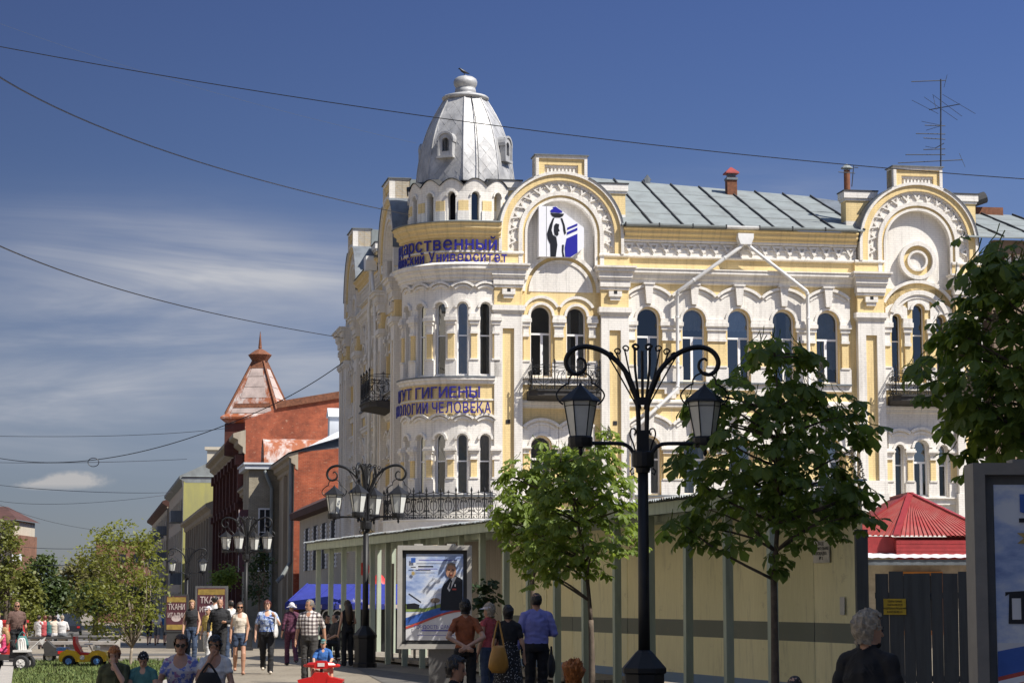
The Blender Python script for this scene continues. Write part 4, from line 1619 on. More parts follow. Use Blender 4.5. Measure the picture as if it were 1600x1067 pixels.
NB = 19
SP_ = GL / NB
for i in range(NB + 1):
    s = i * SP_
    p = MB()
    h = .065
    a, b = GP(s, 0, 0), GP(s + random.uniform(-.04, .04), random.uniform(-.02, .02), 3.16)
    p.bar(a, b, .13, .13, up=(GT.x, GT.y, 0))
    p.build('post', 'green_paint', wk)
    r_ = MB()
    r_.bar(GP(s, -.30, 3.22), GP(s, 1.55, 3.34), .07, .15)
    r_.build('rafter', 'green_paint', wk)
for i in range(NB):
    s0, s1 = i * SP_, (i + 1) * SP_
    f = MB()
    f.bar(GP(s0 + .005, -.34, 3.24), GP(s1 - .005, -.34, 3.24), .05, .20)
    f.build('fascia_board', 'green_paint', wk)
    # corrugated sheet
    c = MB()
    N = 36
    for k in range(N):
        q = []
        for kk in (k, k + 1):
            s = s0 - .03 + (SP_ + .06) * kk / N
            w_ = .028 * math.sin(kk / N * SP_ / .115 * 2 * PI)
            e = .06 * math.sin(i * 2.3)
            q.append((GP(s, -.48 - .05 * (i % 2) * .5, 3.37 + w_ + .01 * (i % 2)), GP(s, 1.62, 3.56 + w_ + .01 * (i % 2))))
        c.face([q[0][0], q[1][0], q[1][1], q[0][1]], raw=True)
    c.build('roof_sheet', 'corrugated', wk, smooth=True)
    if i >= 5:
        pn = MB()
        pn.T = gT
        off = -1.5 + random.uniform(-.015, .015)
        pn.box(s0 + .006, s1 - .006, .12, 3.42, off - .02, off, back=True)
        pn.build('hoarding_panel', 'hoarding' if i >= 8 else 'raw_board', wk)
    dk = MB()
    dk.T = gT
    if i < 14:
        for j in range(6):
            dk.box(s0 + .01, s1 - .01, .06, .15, -.15 - .24 * (j + 1) + .02, -.15 - .24 * j)
        dk.build('deck_boards', 'raw_board', wk)
for off, z in ((.2, 3.12), (1.45, 3.2)):
    b = MB()
    b.bar(GP(0, off, z), GP(GL, off, z), .07, .13)
    b.build('beam', 'green_paint', wk)
for i in range(5):
    p = MB()
    p.bar(GP(i * SP_, 1.45, 0), GP(i * SP_, 1.45, 3.2), .12, .12, up=(GT.x, GT.y, 0))
    p.build('post', 'green_paint', wk)
# cross wall where the panels begin
cw = MB()
for j in range(7):
    cw.bar(GP(5 * SP_ + random.uniform(-.02, .02), .12 + .2 * j, .1), GP(5 * SP_, .12 + .2 * j + random.uniform(-.02, .02), 2.5 + random.uniform(-.2, .3)), .18, .025, up=(GN.x, GN.y, 0))
cw.build('weathered_boards', 'raw_board', wk)


def paper_sign(name, P, T, u, z, w, h, n, mat, lines, size, label, cat, tm='print_black'):
    o = empty(name, P, 0, label, cat)
    m = MB(T)
    m.box(u, u + w, z, z + h, n, n + .012, back=True)
    m.build('board', mat, o)
    for k, ln in enumerate(lines):
        me = text_mesh(ln, size, .002, .0, 1, 'CENTER')
        for v in me.vertices:
            x, y, zz = v.co
            v.co = T(u + w / 2 + x, z + h - (k + 1) * h / (len(lines) + .6) + y, n + .015 + zz)
        me.materials.append(MATS[tm])
        link_obj('lettering', me, o)
    return o


plain('paper', (0.62, 0.60, 0.55), .8)
plain('sign_yellow', (0.62, 0.42, 0.03), .6)
paper_sign('notice', GA, gT, GL - 1.75, 2.28, .62, .36, -1.48, 'paper', ['ВХОД', 'СТРОИТЕЛЬНАЯ', 'ПЛОЩАДКА', '№ 2'], .075, 'white rectangular notice fixed high on the cream hoarding', 'notice')
paper_sign('paper_note', GA, gT, GL - .75, 1.45, .16, .28, -1.48, 'paper', [], .05, 'small blank paper note pasted low on the hoarding end', 'note')

# ------------------------------------------------------------------ grey plank fence with gate
streaked('grey_plank', (0.085, 0.092, 0.095), (0.055, 0.058, 0.06), .75, sx=6, sz=.4)
F0, F1 = Vector((5.55, 34.4, 0)), Vector((9.4, 33.2, 0))
fn = empty('plank_fence', F0, 0, 'dark grey vertical plank fence right of the covered walkway', 'fence')
fd = (F1 - F0).normalized()
rf_ = random.Random(9)
x = 0.0
while x < (F1 - F0).length:
    w_ = rf_.uniform(.16, .25)
    gap = rf_.choice([.003, .004, .006, .012])
    a = fd * (x + w_ / 2)
    ti = rf_.uniform(-.01, .01)
    m = MB()
    m.bar((a.x, a.y, .05), (a.x + ti, a.y, 2.1 + rf_.uniform(-.03, .02)), w_ - gap, .025, up=(-fd.y, fd.x, 0))
    m.build('plank', 'grey_plank', fn)
    x += w_
for z in (.5, 1.75):
    m = MB()
    m.bar(Vector((0, 0.05, z)), (F1 - F0) + Vector((0, .05, z)), .05, .09)
    m.build('rail', 'grey_plank', fn)
m = MB()
m.rbox(-.30, -.12, -.1, .08, 0, 2.75)
m.build('gate_post', 'grey_plank', fn)


def fT(u, z, n):
    p = fd * u + Vector((fd.y, -fd.x, 0)) * n
    return (p.x, p.y, z)


paper_sign('warning_sign', F0, fT, .12, 1.46, .34, .24, .02, 'sign_yellow', ['ТЕРРИТОРИЯ', 'ОХРАНЯЕТСЯ', 'ВИДЕОНАБЛЮДЕНИЕ', '8-927-26-82-25'], .036, 'small yellow warning sign on the grey plank fence', 'sign')

# ------------------------------------------------------------------ red-roofed kiosk behind the fence
t = NT('red_sheet')
nn = t.noise(t.tex('Object'), 2.0, 5)
t.color(t.mix(t.ramp(t.noise(t.mapped('Object', (2, 2, .5)), 1.5, 6, .7), [(.4, 0), (.7, 1)]), t.mix(nn, (0.26, 0.03, 0.026), (0.36, 0.05, 0.04)), (0.33, 0.10, 0.08)))
t.set(Roughness=.6)
plain('plaster_kiosk', (0.45, 0.40, 0.32), .8)
plain('red_trim', (0.30, 0.03, 0.03), .5)
plain('orange_trim', (0.50, 0.20, 0.04), .6)
KY = 50.0
kl, kr = at(1334, 838, KY), at(1560, 838, KY)
kz, ka = kl.z, at(1424, 772, KY + 1.6).z
ki = empty('red_roof_kiosk', (kl.x, KY, 0), 0, 'small kiosk with bright red hipped metal roof behind the grey fence', 'kiosk')
kw = kr.x - kl.x
ax = at(1424, 772, KY + 1.6).x - kl.x
apex1, apex2 = Vector((ax, 1.7, ka)), Vector((ax - .0, 4.2, ka))


def corr_face(m, a, b, c, d, n, amp):
    """ribbed roof plane: a,b eave; d,c ridge"""
    a, b, c, d = map(Vector, (a, b, c, d))
    nr = (b - a).cross(d - a).normalized()
    for k in range(n):
        t0, t1 = k / n, (k + 1) / n
        p = [a.lerp(b, t0), a.lerp(b, (t0 * .35 + t1 * .65)), a.lerp(b, t1)]
        q = [d.lerp(c, t0), d.lerp(c, (t0 * .35 + t1 * .65)), d.lerp(c, t1)]
        m.face([p[0] + nr * amp, p[1] + nr * amp, q[1] + nr * amp, q[0] + nr * amp], raw=True)
        m.face([p[1], p[2], q[2], q[1]], raw=True)
        m.face([p[1] + nr * amp, p[1], q[1], q[1] + nr * amp], raw=True)
        m.face([p[0], p[0] + nr * amp, q[0] + nr * amp, q[0]], raw=True)


E0, E1, E2, E3 = Vector((0, 1.2, kz + .06)), Vector((.95, 0, kz)), Vector((kw, 0, kz)), Vector((kw, 5, kz))
for nm, q, n in (('roof_slope', (E1, E2, apex1, apex1), 22), ('roof_slope', (E0, E1, apex1, apex1), 9), ('roof_slope', (Vector((0, 6, kz)), E0, apex1, apex2), 12), ('roof_slope', (E2, E3, apex2, apex1), 12)):
    m = MB()
    corr_face(m, *q, n, .03)
    m.build(nm, 'red_sheet', ki)
for a, b in ((E1, apex1), (E0, apex1), (E2, apex1), (apex1, apex2)):
    m = MB()
    m.bar(a + Vector((0, 0, .03)), b + Vector((0, 0, .03)), .14, .05)
    m.build('ridge_cap', 'red_trim', ki)
for k in range(5):
    m = MB()
    z0 = kz - .08 - .085 * k
    m.rbox(.95, kw - .1, .02 + .004 * (k % 2), .30, z0 - .08, z0)
    m.rbox(.03 + .0, .95, .55, .8, z0 - .08, z0)
    m.build('siding', 'red_trim', ki)
cz_ = at(1424, 872, KY).z
m = MB()
m.rbox(.1, kw - .1, .34, 4.8, 0, cz_ + .12)
m.build('body', 'plaster_kiosk', ki)
m = MB()
m.rbox(.06, kw - .06, .31, 4.82, cz_ + .12, kz + .0)
m.rbox(.06, .95, .56, .9, cz_ + .12, kz + .02)
m.build('upper_body', 'red_trim', ki)
m = MB()
for k in range(50):
    x0, x1 = -.4 + (kw + .4) * k / 50, -.4 + (kw + .4) * (k + 1) / 50
    w0, w1 = .010 * math.sin(k * 1.9), .010 * math.sin((k + 1) * 1.9)
    m.face([(x0, -.9, cz_ + w0), (x1, -.9, cz_ + w1), (x1, .3, cz_ + .12 + w1), (x0, .3, cz_ + .12 + w0)], raw=True)
m.build('awning', 'panel_white', ki)
m = MB()
m.rbox(-.4, kw, -.86, -.80, cz_ - .16, cz_ - .04)
m.build('awning_beam', 'zinc_dark', ki)
m = MB()
zt = cz_ - .24
m.rbox(.9, 2.0, .22, .31, .9, zt - .05)
m.build('window_surround', 'orange_trim', ki)
m = MB()
m.rbox(1.02, 1.88, .20, .30, 1.0, zt - .14)
m.build('window', 'interior_dark', ki)

# ------------------------------------------------------------------ street lamps
plain('lamp_glass', (0.57, 0.57, 0.52), .3, var=.1)


def lantern_parts(parent, cx, cy, zb):
    """six-sided tapered lantern standing in a ring; zb = bottom of the glass"""
    m = MB()
    m.lathe([(.0, .0), (.155, .0), (.165, .05), (.165, .12), (.15, .14)], 12, c=(cx, cy, zb - .14))
    m.lathe([(.012, -.12), (.03, -.08), (.022, -.03), (.05, 0)], 8, c=(cx, cy, zb - .14))
    lan = m.build('lantern', 'black_iron', parent)
    g = MB()
    g.lathe([(.135, 0), (.215, .46)], 6, c=(cx, cy, zb), close=True)
    g.build('glass', 'lamp_glass', lan)
    f = MB()
    for k in range(6):
        a = 2 * PI * k / 6
        p, q = Vector((math.cos(a), math.sin(a), 0)), Vector((math.cos(a + PI / 3), math.sin(a + PI / 3), 0))
        C = Vector((cx, cy, zb))
        f.tube([C + p * .138, C + p * .220 + Vector((0, 0, .46))], .010, 4)
        f.tube([C + p * .208 + Vector((0, 0, .40)), C + q * .208 + Vector((0, 0, .40))], .007, 4)
    f.lathe([(.235, .455), (.27, .46), (.255, .49), (.03, .67), (.012, .70), (.0, .73)], 6, c=(cx, cy, zb))
    f.build('lantern_roof', 'black_iron', lan)
    # wire hanger loops
    h = MB()
    for sg in (-1, 1):
        pts = [(.0, .86), (.10, .82), (.15, .76), (.155, .70), (.19, .69), (.28, .62), (.32, .54), (.28, .46), (.23, .42)]
        h.tube(smooth_pts([Vector((cx + sg * a * lantern_parts.ex.x, cy + sg * a * lantern_parts.ex.y, zb + b)) for a, b in pts], 3), .012, 5)
    h.build('hanger', 'black_iron', lan)


lantern_parts.ex = Vector((1, 0, 0))


def smooth_pts(pts, n=4):
    P = [Vector(p) for p in pts]
    out = []
    for i in range(len(P) - 1):
        p0, p1, p2, p3 = P[max(i - 1, 0)], P[i], P[i + 1], P[min(i + 2, len(P) - 1)]
        for k in range(n):
            t_ = k / n
            out.append(.5 * ((2 * p1) + (p2 - p0) * t_ + (2 * p0 - 5 * p1 + 4 * p2 - p3) * t_ ** 2 + (3 * p1 - p0 - 3 * p2 + p3) * t_ ** 3))
    out.append(P[-1])
    return out


def lamp_mesh(arms, name, loc, rz, label, group):
    o = empty(name, loc, rz, label, 'lamp', group)
    m = MB()
    m.lathe([(.30, 0), (.30, .10), (.27, .12), (.27, .72), (.30, .74), (.30, .80), (.12, 1.0), (.085, 1.03)], 8, rot=PI / 8)
    m.build('pedestal', 'black_iron', o)
    m = MB()
    m.lathe([(.078, 1.0), (.075, 1.6), (.07, 3.45)], 14)
    m.build('pole', 'black_iron', o, smooth=True)
    m = MB()
    m.lathe([(.09, 3.36), (.10, 3.42), (.145, 3.44), (.15, 3.50), (.15, 3.60), (.145, 3.63), (.08, 3.65)], 14)
    m.build('collar', 'black_iron', o)
    for k in range(arms):
        a = 2 * PI * k / arms
        ex = Vector((math.cos(a), math.sin(a), 0))
        lantern_parts.ex = ex

        def P(r, z, ex=ex):
            return ex * r + Vector((0, 0, z))
        # upper bow with scroll end
        m = MB()
        pts = [(.055, 3.6), (.055, 4.0), (.075, 4.3), (.16, 4.58), (.30, 4.80), (.50, 4.96), (.70, 5.03), (.86, 5.02), (.97, 4.95), (1.02, 4.84), (.99, 4.73), (.91, 4.67), (.82, 4.68), (.76, 4.75), (.77, 4.84), (.83, 4.88), (.87, 4.85)]
        sp = smooth_pts([P(*p) for p in pts])
        m.tube(sp, .03, 8, radii=[.030 + .005 * math.sin(PI * min(1, i / len(sp) * 1.4)) - .016 * max(0, i / len(sp) - .6) / .4 for i in range(len(sp))])
        m.build('bow', 'black_iron', o, smooth=True)
        # lower arm carrying the lantern
        m = MB()
        m.tube(smooth_pts([P(*p) for p in [(.10, 3.56), (.15, 3.66), (.22, 3.72), (.34, 3.745), (.83, 3.745)]]), .026, 8)
        m.build('arm', 'black_iron', o, smooth=True)
        m = MB()
        for z0, r0 in ((3.65, .10),):
            m.tube(smooth_pts([P(.10, 3.64), P(.13, 3.75), P(.17, 3.86), P(.15, 3.94), P(.10, 3.93), P(.095, 3.88), P(.12, 3.86)], 3), .011, 5)
            m.tube([P(.13, 3.42), P(.17, 3.38), P(.15, 3.33), P(.12, 3.36)], .011, 5)
        m.build('scroll', 'black_iron', o)
        # fan rods
        m = MB()
        for j, (xt, zt) in enumerate(((.46, 4.93), (.36, 4.98), (.25, 5.02), (.12, 5.04))):
            b0 = (.055 - j * .008, 4.2)
            m.tube(smooth_pts([P(*b0), P(xt * .62 + .02, 4.2 + (zt - 4.2) * .62), P(xt - .02, zt - .05), P(xt + .01, zt + .0), P(xt - .03, zt + .03), P(xt - .07, zt), P(xt - .05, zt - .04), P(xt - .02, zt - .02)], 3), .011 if j < 3 else .018, 5)
        m.build('fan_rods', 'black_iron', o)
        lantern_parts(o, ex.x * .83, ex.y * .83, 3.84)
    m = MB()
    for z0, z1 in ((3.6, 3.92), (4.26, 4.36)):
        m.rbox(-.075, .075, -.035, .035, z0, z1)
    m.lathe([(.02, 4.3), (.02, 4.98)], 6)
    m.build('core', 'black_iron', o)
    return o


LG = 'black ornamental street lamps along the pavement'
lamp_mesh(2, 'street_lamp', on_ground(1006, 29.7), RAD(3), 'tall black scroll lamp post in front of the hoarding, nearest of all lamps', LG)
lamp_mesh(4, 'street_lamp', on_ground(571, 56.5), RAD(-10), 'four-lantern black scroll lamp post beside the left end of the walkway', LG)
lamp_mesh(4, 'street_lamp', on_ground(384, 86), RAD(-14), 'four-lantern black scroll lamp post in front of the beige brick bay', LG)
lamp_mesh(2, 'street_lamp', on_ground(292, 122), RAD(8), 'small far black lamp post before the brown shop houses', LG)

# ------------------------------------------------------------------ poster stands
plain('stand_frame', (0.42, 0.40, 0.36), .5, var=.12)
plain('stand_taupe', (0.23, 0.215, 0.19), .55, var=.15)
plain('stand_dark', (0.10, 0.098, 0.095), .6, var=.2)
t = NT('poster_sky')
w1 = t.noise(t.mapped('Object', (1.3, 1, 2.6), rot=(0, .35, 0)), 1.5, 6, .62)
t.color(t.ramp(w1, [(.30, (0.10, 0.17, 0.42)), (.48, (0.36, 0.45, 0.66)), (.62, (0.66, 0.69, 0.74))]))
t.set(Roughness=.35)
plain('poster_pale', (0.66, 0.66, 0.67), .35, var=.12, scale=2)
plain('poster_blue', (0.05, 0.13, 0.45), .35, var=.2)
plain('poster_red', (0.50, 0.08, 0.06), .35, var=.2)
plain('poster_green', (0.22, 0.30, 0.08), .35, var=.5, scale=9)
plain('poster_suit', (0.014, 0.015, 0.02), .35)
plain('poster_skin', (0.46, 0.25, 0.16), .4, var=.3, scale=12)
plain('poster_hair', (0.26, 0.20, 0.15), .5)
plain('gold', (0.45, 0.33, 0.12), .4)


def poster_stand(name, px_l, px_r, y_t, y_b, Y, label, man=True):
    a, b = at(px_l, y_t, Y), at(px_r, y_b, Y)
    o = empty(name, ((a.x + b.x) / 2, Y, 0), 0, label, 'poster stand')
    w, z0, z1 = b.x - a.x, b.z, a.z
    h = w / 2
    fr = MB()
    e = .085
    for x0, x1, q0, q1 in ((-h, -h + e, z0, z1), (h - e, h, z0, z1), (-h + e, h - e, z0, z0 + e), (-h + e, h - e, z1 - e, z1)):
        fr.rbox(x0, x1, -.16, .16, q0, q1)
    fr.rbox(-h + .3, -h + .45, -.1, .1, z1, z1 + .03)
    fr.rbox(h - .45, h - .3, -.1, .1, z1, z1 + .03)
    fr.build('frame', 'stand_frame' if man else 'stand_taupe', o)
    bk = MB()
    bk.rbox(-h + e, h - e, -.10, .10, z0 + e, z1 - e)
    bk.build('backing', 'seam_dark' if man else 'stand_dark', o)
    bs = MB()
    bs.rbox(-h * .12 - .02, h + .0, -.10, .10, 0, z0)
    bs.rbox(-h * .14 - .02, h + .04, -.14, .14, 0, .10)
    bs.build('pedestal', 'stand_dark', o)
    pw, p0, p1 = h - e - .07, z0 + e + .07, z1 - e - .07
    ps = MB()
    ps.rbox(-pw, pw, -.112, -.10, p0, p1)
    pos = ps.build('poster', 'poster_sky', o)
    H = p1 - p0
    lay = [0]

    def layer(pts, mat, nm='print'):
        lay[0] += 1
        m = MB()
        y = -.1125 - .0012 * lay[0]
        m.face([(x * pw, y, p0 + z * H) for x, z in pts], raw=True)
        return m.build(nm, mat, pos)

    def ell(cx, cz, rx, rz, n=18):
        return [(cx + rx * math.cos(2 * PI * k / n), cz + rz * math.sin(2 * PI * k / n)) for k in range(n)]

    def wave(f0, f1, n=14):
        lo = [(-1 + 2 * k / n, f0(-1 + 2 * k / n)) for k in range(n + 1)]
        hi = [(-1 + 2 * k / n, f1(-1 + 2 * k / n)) for k in range(n, -1, -1)]
        return lo + hi

    def txt(s, cx, cz, size, mat='print_blue', al='CENTER'):
        lay[0] += 1
        me = text_mesh(s, size, .0005, 0, 1, al)
        y = -.1125 - .0012 * lay[0]
        for v in me.vertices:
            v.co = (cx * pw + v.co.x, y - .001 - v.co.z, p0 + cz * H + v.co.y)
        me.materials.append(MATS[mat])
        link_obj('lettering', me, pos)
    if man:
        layer(wave(lambda x: 0, lambda x: .34 + .03 * x), 'poster_pale')
        layer(wave(lambda x: .33, lambda x: .40 + .03 * math.sin(4 * x)), 'poster_green')
        layer([(-.98, .36), (-.55, .36), (-.52, .41), (-.70, .43), (-.98, .42)], 'poster_suit', 'print')
        layer([(-.90, .545), (-.46, .445), (-.47, .435), (-.91, .535)], 'poster_suit')
        layer(ell(.02, .46, .17, .03), 'poster_hair')
        layer([(0, .37), (.04, .37), (.04, .44), (0, .44)], 'poster_suit')
        layer(wave(lambda x: .24 + .10 * math.sin(1.1 * (x + .3)), lambda x: .31 + .09 * math.sin(1.2 * (x + .5))), 'poster_blue')
        layer(wave(lambda x: .215 + .12 * math.sin(1.1 * (x + .3)), lambda x: .235 + .12 * math.sin(1.1 * (x + .35))), 'poster_red')
        # the man in the suit
        layer([(.20, .345), (.98, .345), (.98, .70), (.90, .72), (.74, .745), (.66, .77), (.48, .70), (.30, .64), (.24, .58)], 'poster_suit')
        layer([(.44, .60), (.52, .56), (.78, .74), (.62, .73)], 'poster_pale')
        layer([(.50, .60), (.56, .59), (.62, .69), (.57, .70)], 'poster_suit')
        layer(ell(.57, .80, .185, .082), 'poster_skin')
        layer([(.40, .82), (.44, .885), (.57, .90), (.72, .885), (.76, .82), (.72, .85), (.57, .875), (.44, .855)], 'poster_hair')
        layer(ell(.51, .815, .035, .008), 'poster_suit')
        layer(ell(.64, .815, .035, .008), 'poster_suit')
        layer(ell(.57, .755, .06, .006), 'poster_red')
        layer([(.62, .58), (.76, .58), (.76, .60), (.62, .60)], 'poster_red')
        layer([(.70, .62), (.74, .62), (.74, .65), (.70, .65)], 'panel_white')
        layer([(-.83, .90), (-.67, .90), (-.67, .955), (-.83, .955)], 'poster_blue', 'shield')
        layer([(-.84, .842), (-.66, .842), (-.66, .853), (-.84, .853)], 'poster_suit')
        layer([(c_ * (.10 if k % 2 else .045) - .75, s_ * (.035 if k % 2 else .016) + .775) for k in range(16) for c_, s_ in [(math.cos(k * PI / 8), math.sin(k * PI / 8))]], 'gold', 'star')
        layer([(-.56, .925), (.78, .925), (.78, .934), (-.56, .934)], 'print_blue')
        layer([(-.58, .845), (-.05, .845), (-.05, .862), (-.58, .862)], 'poster_suit')
        layer([(-.58, .822), (.1, .822), (.1, .830), (-.58, .830)], 'print_blue')
        txt('ГОРДОСТЬ САМАРЫ', .10, .135, .085, 'print_blue')
        layer([(-.45, .105), (.65, .105), (.65, .118), (-.45, .118)], 'print_blue')
        layer([(-.6, .055), (.7, .055), (.7, .060), (-.6, .060)], 'print_blue')
    else:
        layer(wave(lambda x: 0, lambda x: .25), 'poster_pale')
        layer(wave(lambda x: .10 + .06 * x, lambda x: .22 + .05 * x), 'poster_red')
        layer(wave(lambda x: .16 + .07 * x, lambda x: .27 + .06 * x), 'poster_blue')
        layer(wave(lambda x: .11 + .07 * x, lambda x: .14 + .07 * x), 'panel_white')
        layer([(-.82, .34), (-.3, .34), (-.3, .50), (-.86, .49), (-.86, .47), (-.80, .48)], 'poster_suit', 'building_print')
        layer([(-.76, .36), (-.62, .36), (-.62, .46), (-.76, .46)], 'poster_pale')
        layer([(-.40, .85), (-.60, .87), (-.60, .955), (-.20, .955), (-.20, .87)], 'poster_blue', 'shield')
        # little goat emblem
        layer([(-.48, .885), (-.45, .885), (-.45, .905), (-.37, .905), (-.37, .885), (-.34, .885), (-.34, .915), (-.31, .935), (-.34, .94), (-.37, .92), (-.48, .92)], 'panel_white', 'goat_emblem')
        layer([(-.62, .82), (.4, .82), (.4, .84), (-.62, .84)], 'poster_suit')
        layer([(c_ * (.28 if k % 2 else .15) - .40, s_ * (.065 if k % 2 else .036) + .745) for k in range(16) for c_, s_ in [(math.cos(k * PI / 8), math.sin(k * PI / 8))]], 'gold', 'star')
        layer(ell(-.40, .745, .06, .015), 'poster_blue')
    return o


poster_stand('poster_stand', 622, 737, 852, 1013, 41.0, 'lit poster stand with a grey-haired man in dark suit on a cloudy blue poster')
poster_stand('poster_stand', 1513, 1790, 725, 1120, 16.3, 'large poster stand at the right picture edge with shield and gold star', man=False)

# two maroon fabric posters further up the street
plain('maroon', (0.085, 0.022, 0.03), .5, var=.3)
plain('ochre_print', (0.30, 0.20, 0.04), .6, var=.4)
plain('pale_pink', (0.55, 0.45, 0.42), .5)
for px0, px1, yt, yb, Y, lab in ((258, 294, 928, 987, 92, 'smaller maroon fabric-shop poster stand left, lettered in pale capitals'), (306, 355, 915, 990, 82, 'larger maroon fabric-shop poster stand behind the walking crowd')):
    a, b = at(px0, yt, Y), at(px1, yb, Y)
    o = empty('shop_poster_stand', ((a.x + b.x) / 2, Y, gz(Y)), 0, lab, 'poster stand')
    h, z0, z1 = (b.x - a.x) / 2, b.z - gz(Y), a.z - gz(Y)
    m = MB()
    m.rbox(-h, h, -.1, .1, z0, z1)
    m.build('frame', 'seam_dark' if px0 < 300 else 'stand_dark', o)
    m = MB()
    m.rbox(-h * .8, h * .8, -.08, .08, 0, z0)
    m.build('base', 'seam_dark', o)
    m = MB()
    m.rbox(-h + .08, h - .08, -.108, -.1, z0 + .08, z1 - .08)
    m.build('poster', 'maroon', o)
    m = MB()
    m.rbox(-h + .1, h - .1, -.112, -.108, z1 - .32, z1 - .12)
    m.rbox(-h + .1, h - .1, -.112, -.108, z0 + .1, z0 + .3)
    m.build('print_band', 'ochre_print', o)
    for k, s_ in enumerate(('ТКАНИ', 'ИТАЛИИ')):
        me = text_mesh(s_, .36 if k == 0 else .30, .001, .004, 1, 'CENTER')
        for v in me.vertices:
            v.co = (v.co.x * h / .60 * .72, -.116 - v.co.z, z1 - .62 - .32 * k + v.co.y * .9)
        me.materials.append(MATS['pale_pink'])
        link_obj('lettering', me, o)
    m = MB()
    m.lathe([(.0, 0), (1, 0)], 14, close=False)
    mm = m.mesh('flower', 'pale_pink')
    fo = link_obj('flower', mm, o, (0, -.113, z0 + (z1 - z0) * .36), (PI / 2, 0, 0))
    fo.scale = (h * .4, .13, .1)
# ------------------------------------------------------------------ blocks added outside the picture to shade and fill the foreground
plain('unseen_block_plaster', (0.60, 0.54, 0.45), .9, var=.2, scale=.4)
def outside_block(name, x0, x1, y0, y1, h, storeys):
    o = empty(name, (x0, y0, 0), 0, kind='structure')
    m = MB()
    m.rbox(0, x1 - x0, 0, y1 - y0, 0, h)
    m.build('wall', 'unseen_block_plaster', o)
    w = MB()
    for k in range(storeys):
        z = 1.5 + k * (h - 2) / storeys
        n = int((y1 - y0) / 3)
        for j in range(n):
            y = 1 + j * 3.0
            w.rbox(-.04, .02, y, y + 1.4, z, z + 1.8) if x0 > 0 else w.rbox(x1 - x0 - .02, x1 - x0 + .04, y, y + 1.4, z, z + 1.8)
    q = w.build('windows', 'window_glass', o)
    q['kind'] = 'stuff'
    r = MB()
    r.rbox(-.3, x1 - x0 + .1, .0, y1 - y0 + .0, h, h + .4)
    r.build('roof', 'zinc_dark', o)


outside_block('unseen_block', 12.5, 28, 28.6, 37, 15.0, 4)
outside_block('unseen_block', 12.5, 14.2, 21.0, 28.3, 27, 8)  # unseen thin slab, shaped to keep the sun off the foreground only
outside_block('unseen_block', 12.5, 30, -60, 20.8, 27, 8)
outside_block('unseen_block', -44, -26, -30, 94, 17, 5)  # unseen, added at left to bounce sunlight onto the hoarding

# ------------------------------------------------------------------ houses along the street to the left
def brick_mat(name, c1, c2, mortar, bw=.27, rh=.085, noise_amt=.6, patch=None):
    t = NT(name)
    br = t.node('ShaderNodeTexBrick', Scale=1.0)
    br.inputs['Color1'].default_value = (*c1, 1)
    br.inputs['Color2'].default_value = (*c2, 1)
    br.inputs['Mortar'].default_value = (*mortar, 1)
    br.inputs['Mortar Size'].default_value = .012
    br.inputs['Brick Width'].default_value = bw
    br.inputs['Row Height'].default_value = rh
    t.link(t.tex('UV'), br.inputs['Vector'])
    n1 = t.ramp(t.noise(t.tex('UV'), 1.3, 8, .7), [(.35, 0), (.7, 1)])
    c = t.mix(noise_amt, br.outputs['Color'], t.mix(n1, tuple(x * .45 for x in c1), tuple(min(1, x * 1.5) for x in c2)), 'MIX')
    big = t.ramp(t.noise(t.mapped('UV', (.35, .22, 1)), 1.0, 6, .65), [(.38, 0), (.66, 1)])
    c = t.mix(t.mix(1, big, .55, 'MULTIPLY'), c, tuple(x * .42 for x in c1))
    if patch:
        n2 = t.ramp(t.noise(t.mapped('UV', (1, 2.2, 1)), 2.4, 7, .72), [(.60, 0), (.66, 1)])
        c = t.mix(n2, c, patch)
    t.color(c)
    t.set(Roughness=.92)
    t.bump(br.outputs['Fac'], .4, -.02)


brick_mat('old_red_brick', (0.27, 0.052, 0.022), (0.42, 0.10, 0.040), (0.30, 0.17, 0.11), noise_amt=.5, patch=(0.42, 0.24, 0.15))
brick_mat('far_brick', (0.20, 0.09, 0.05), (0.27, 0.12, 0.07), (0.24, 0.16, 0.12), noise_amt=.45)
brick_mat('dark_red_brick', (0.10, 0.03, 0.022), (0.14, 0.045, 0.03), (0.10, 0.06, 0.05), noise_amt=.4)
brick_mat('beige_brick', (0.33, 0.29, 0.21), (0.40, 0.35, 0.26), (0.22, 0.19, 0.14), noise_amt=.3)
streaked('plaster_beige', (0.40, 0.34, 0.25), (0.25, 0.20, 0.15), .9, sx=.8, sz=.12)
streaked('plaster_brown', (0.25, 0.18, 0.125), (0.14, 0.10, 0.075), .9, sx=.8, sz=.12)
streaked('plaster_olive', (0.38, 0.36, 0.12), (0.28, 0.27, 0.12), .9, sx=.5, sz=.1)
streaked('plaster_pale', (0.54, 0.48, 0.38), (0.42, 0.37, 0.29), .9, sx=.8, sz=.12)
t = NT('rusty_sheet')
r1 = t.ramp(t.noise(t.mapped('Object', (.9, .9, .45)), 1.1, 8, .7), [(.36, 0), (.52, 1)])
r2 = t.noise(t.tex('Object'), 5, 6, .7)
t.color(t.mix(r1, t.mix(r2, (0.50, 0.46, 0.43), (0.62, 0.57, 0.52)), t.mix(r2, (0.20, 0.055, 0.018), (0.42, 0.13, 0.05))))
t.set(Roughness=.75)
plain('sheet_white', (0.58, 0.60, 0.62), .6, var=.12, scale=1)
plain('shade_glass', (0.02, 0.024, 0.03), .15)
plain('awning_blue', (0.022, 0.032, 0.24), .7, var=.2)
plain('black_board', (0.012, 0.012, 0.014), .5)


def SX(Y):
    return -4.25 - .189 * (Y - 90)


SNX, SNY = -.9826, -.1857


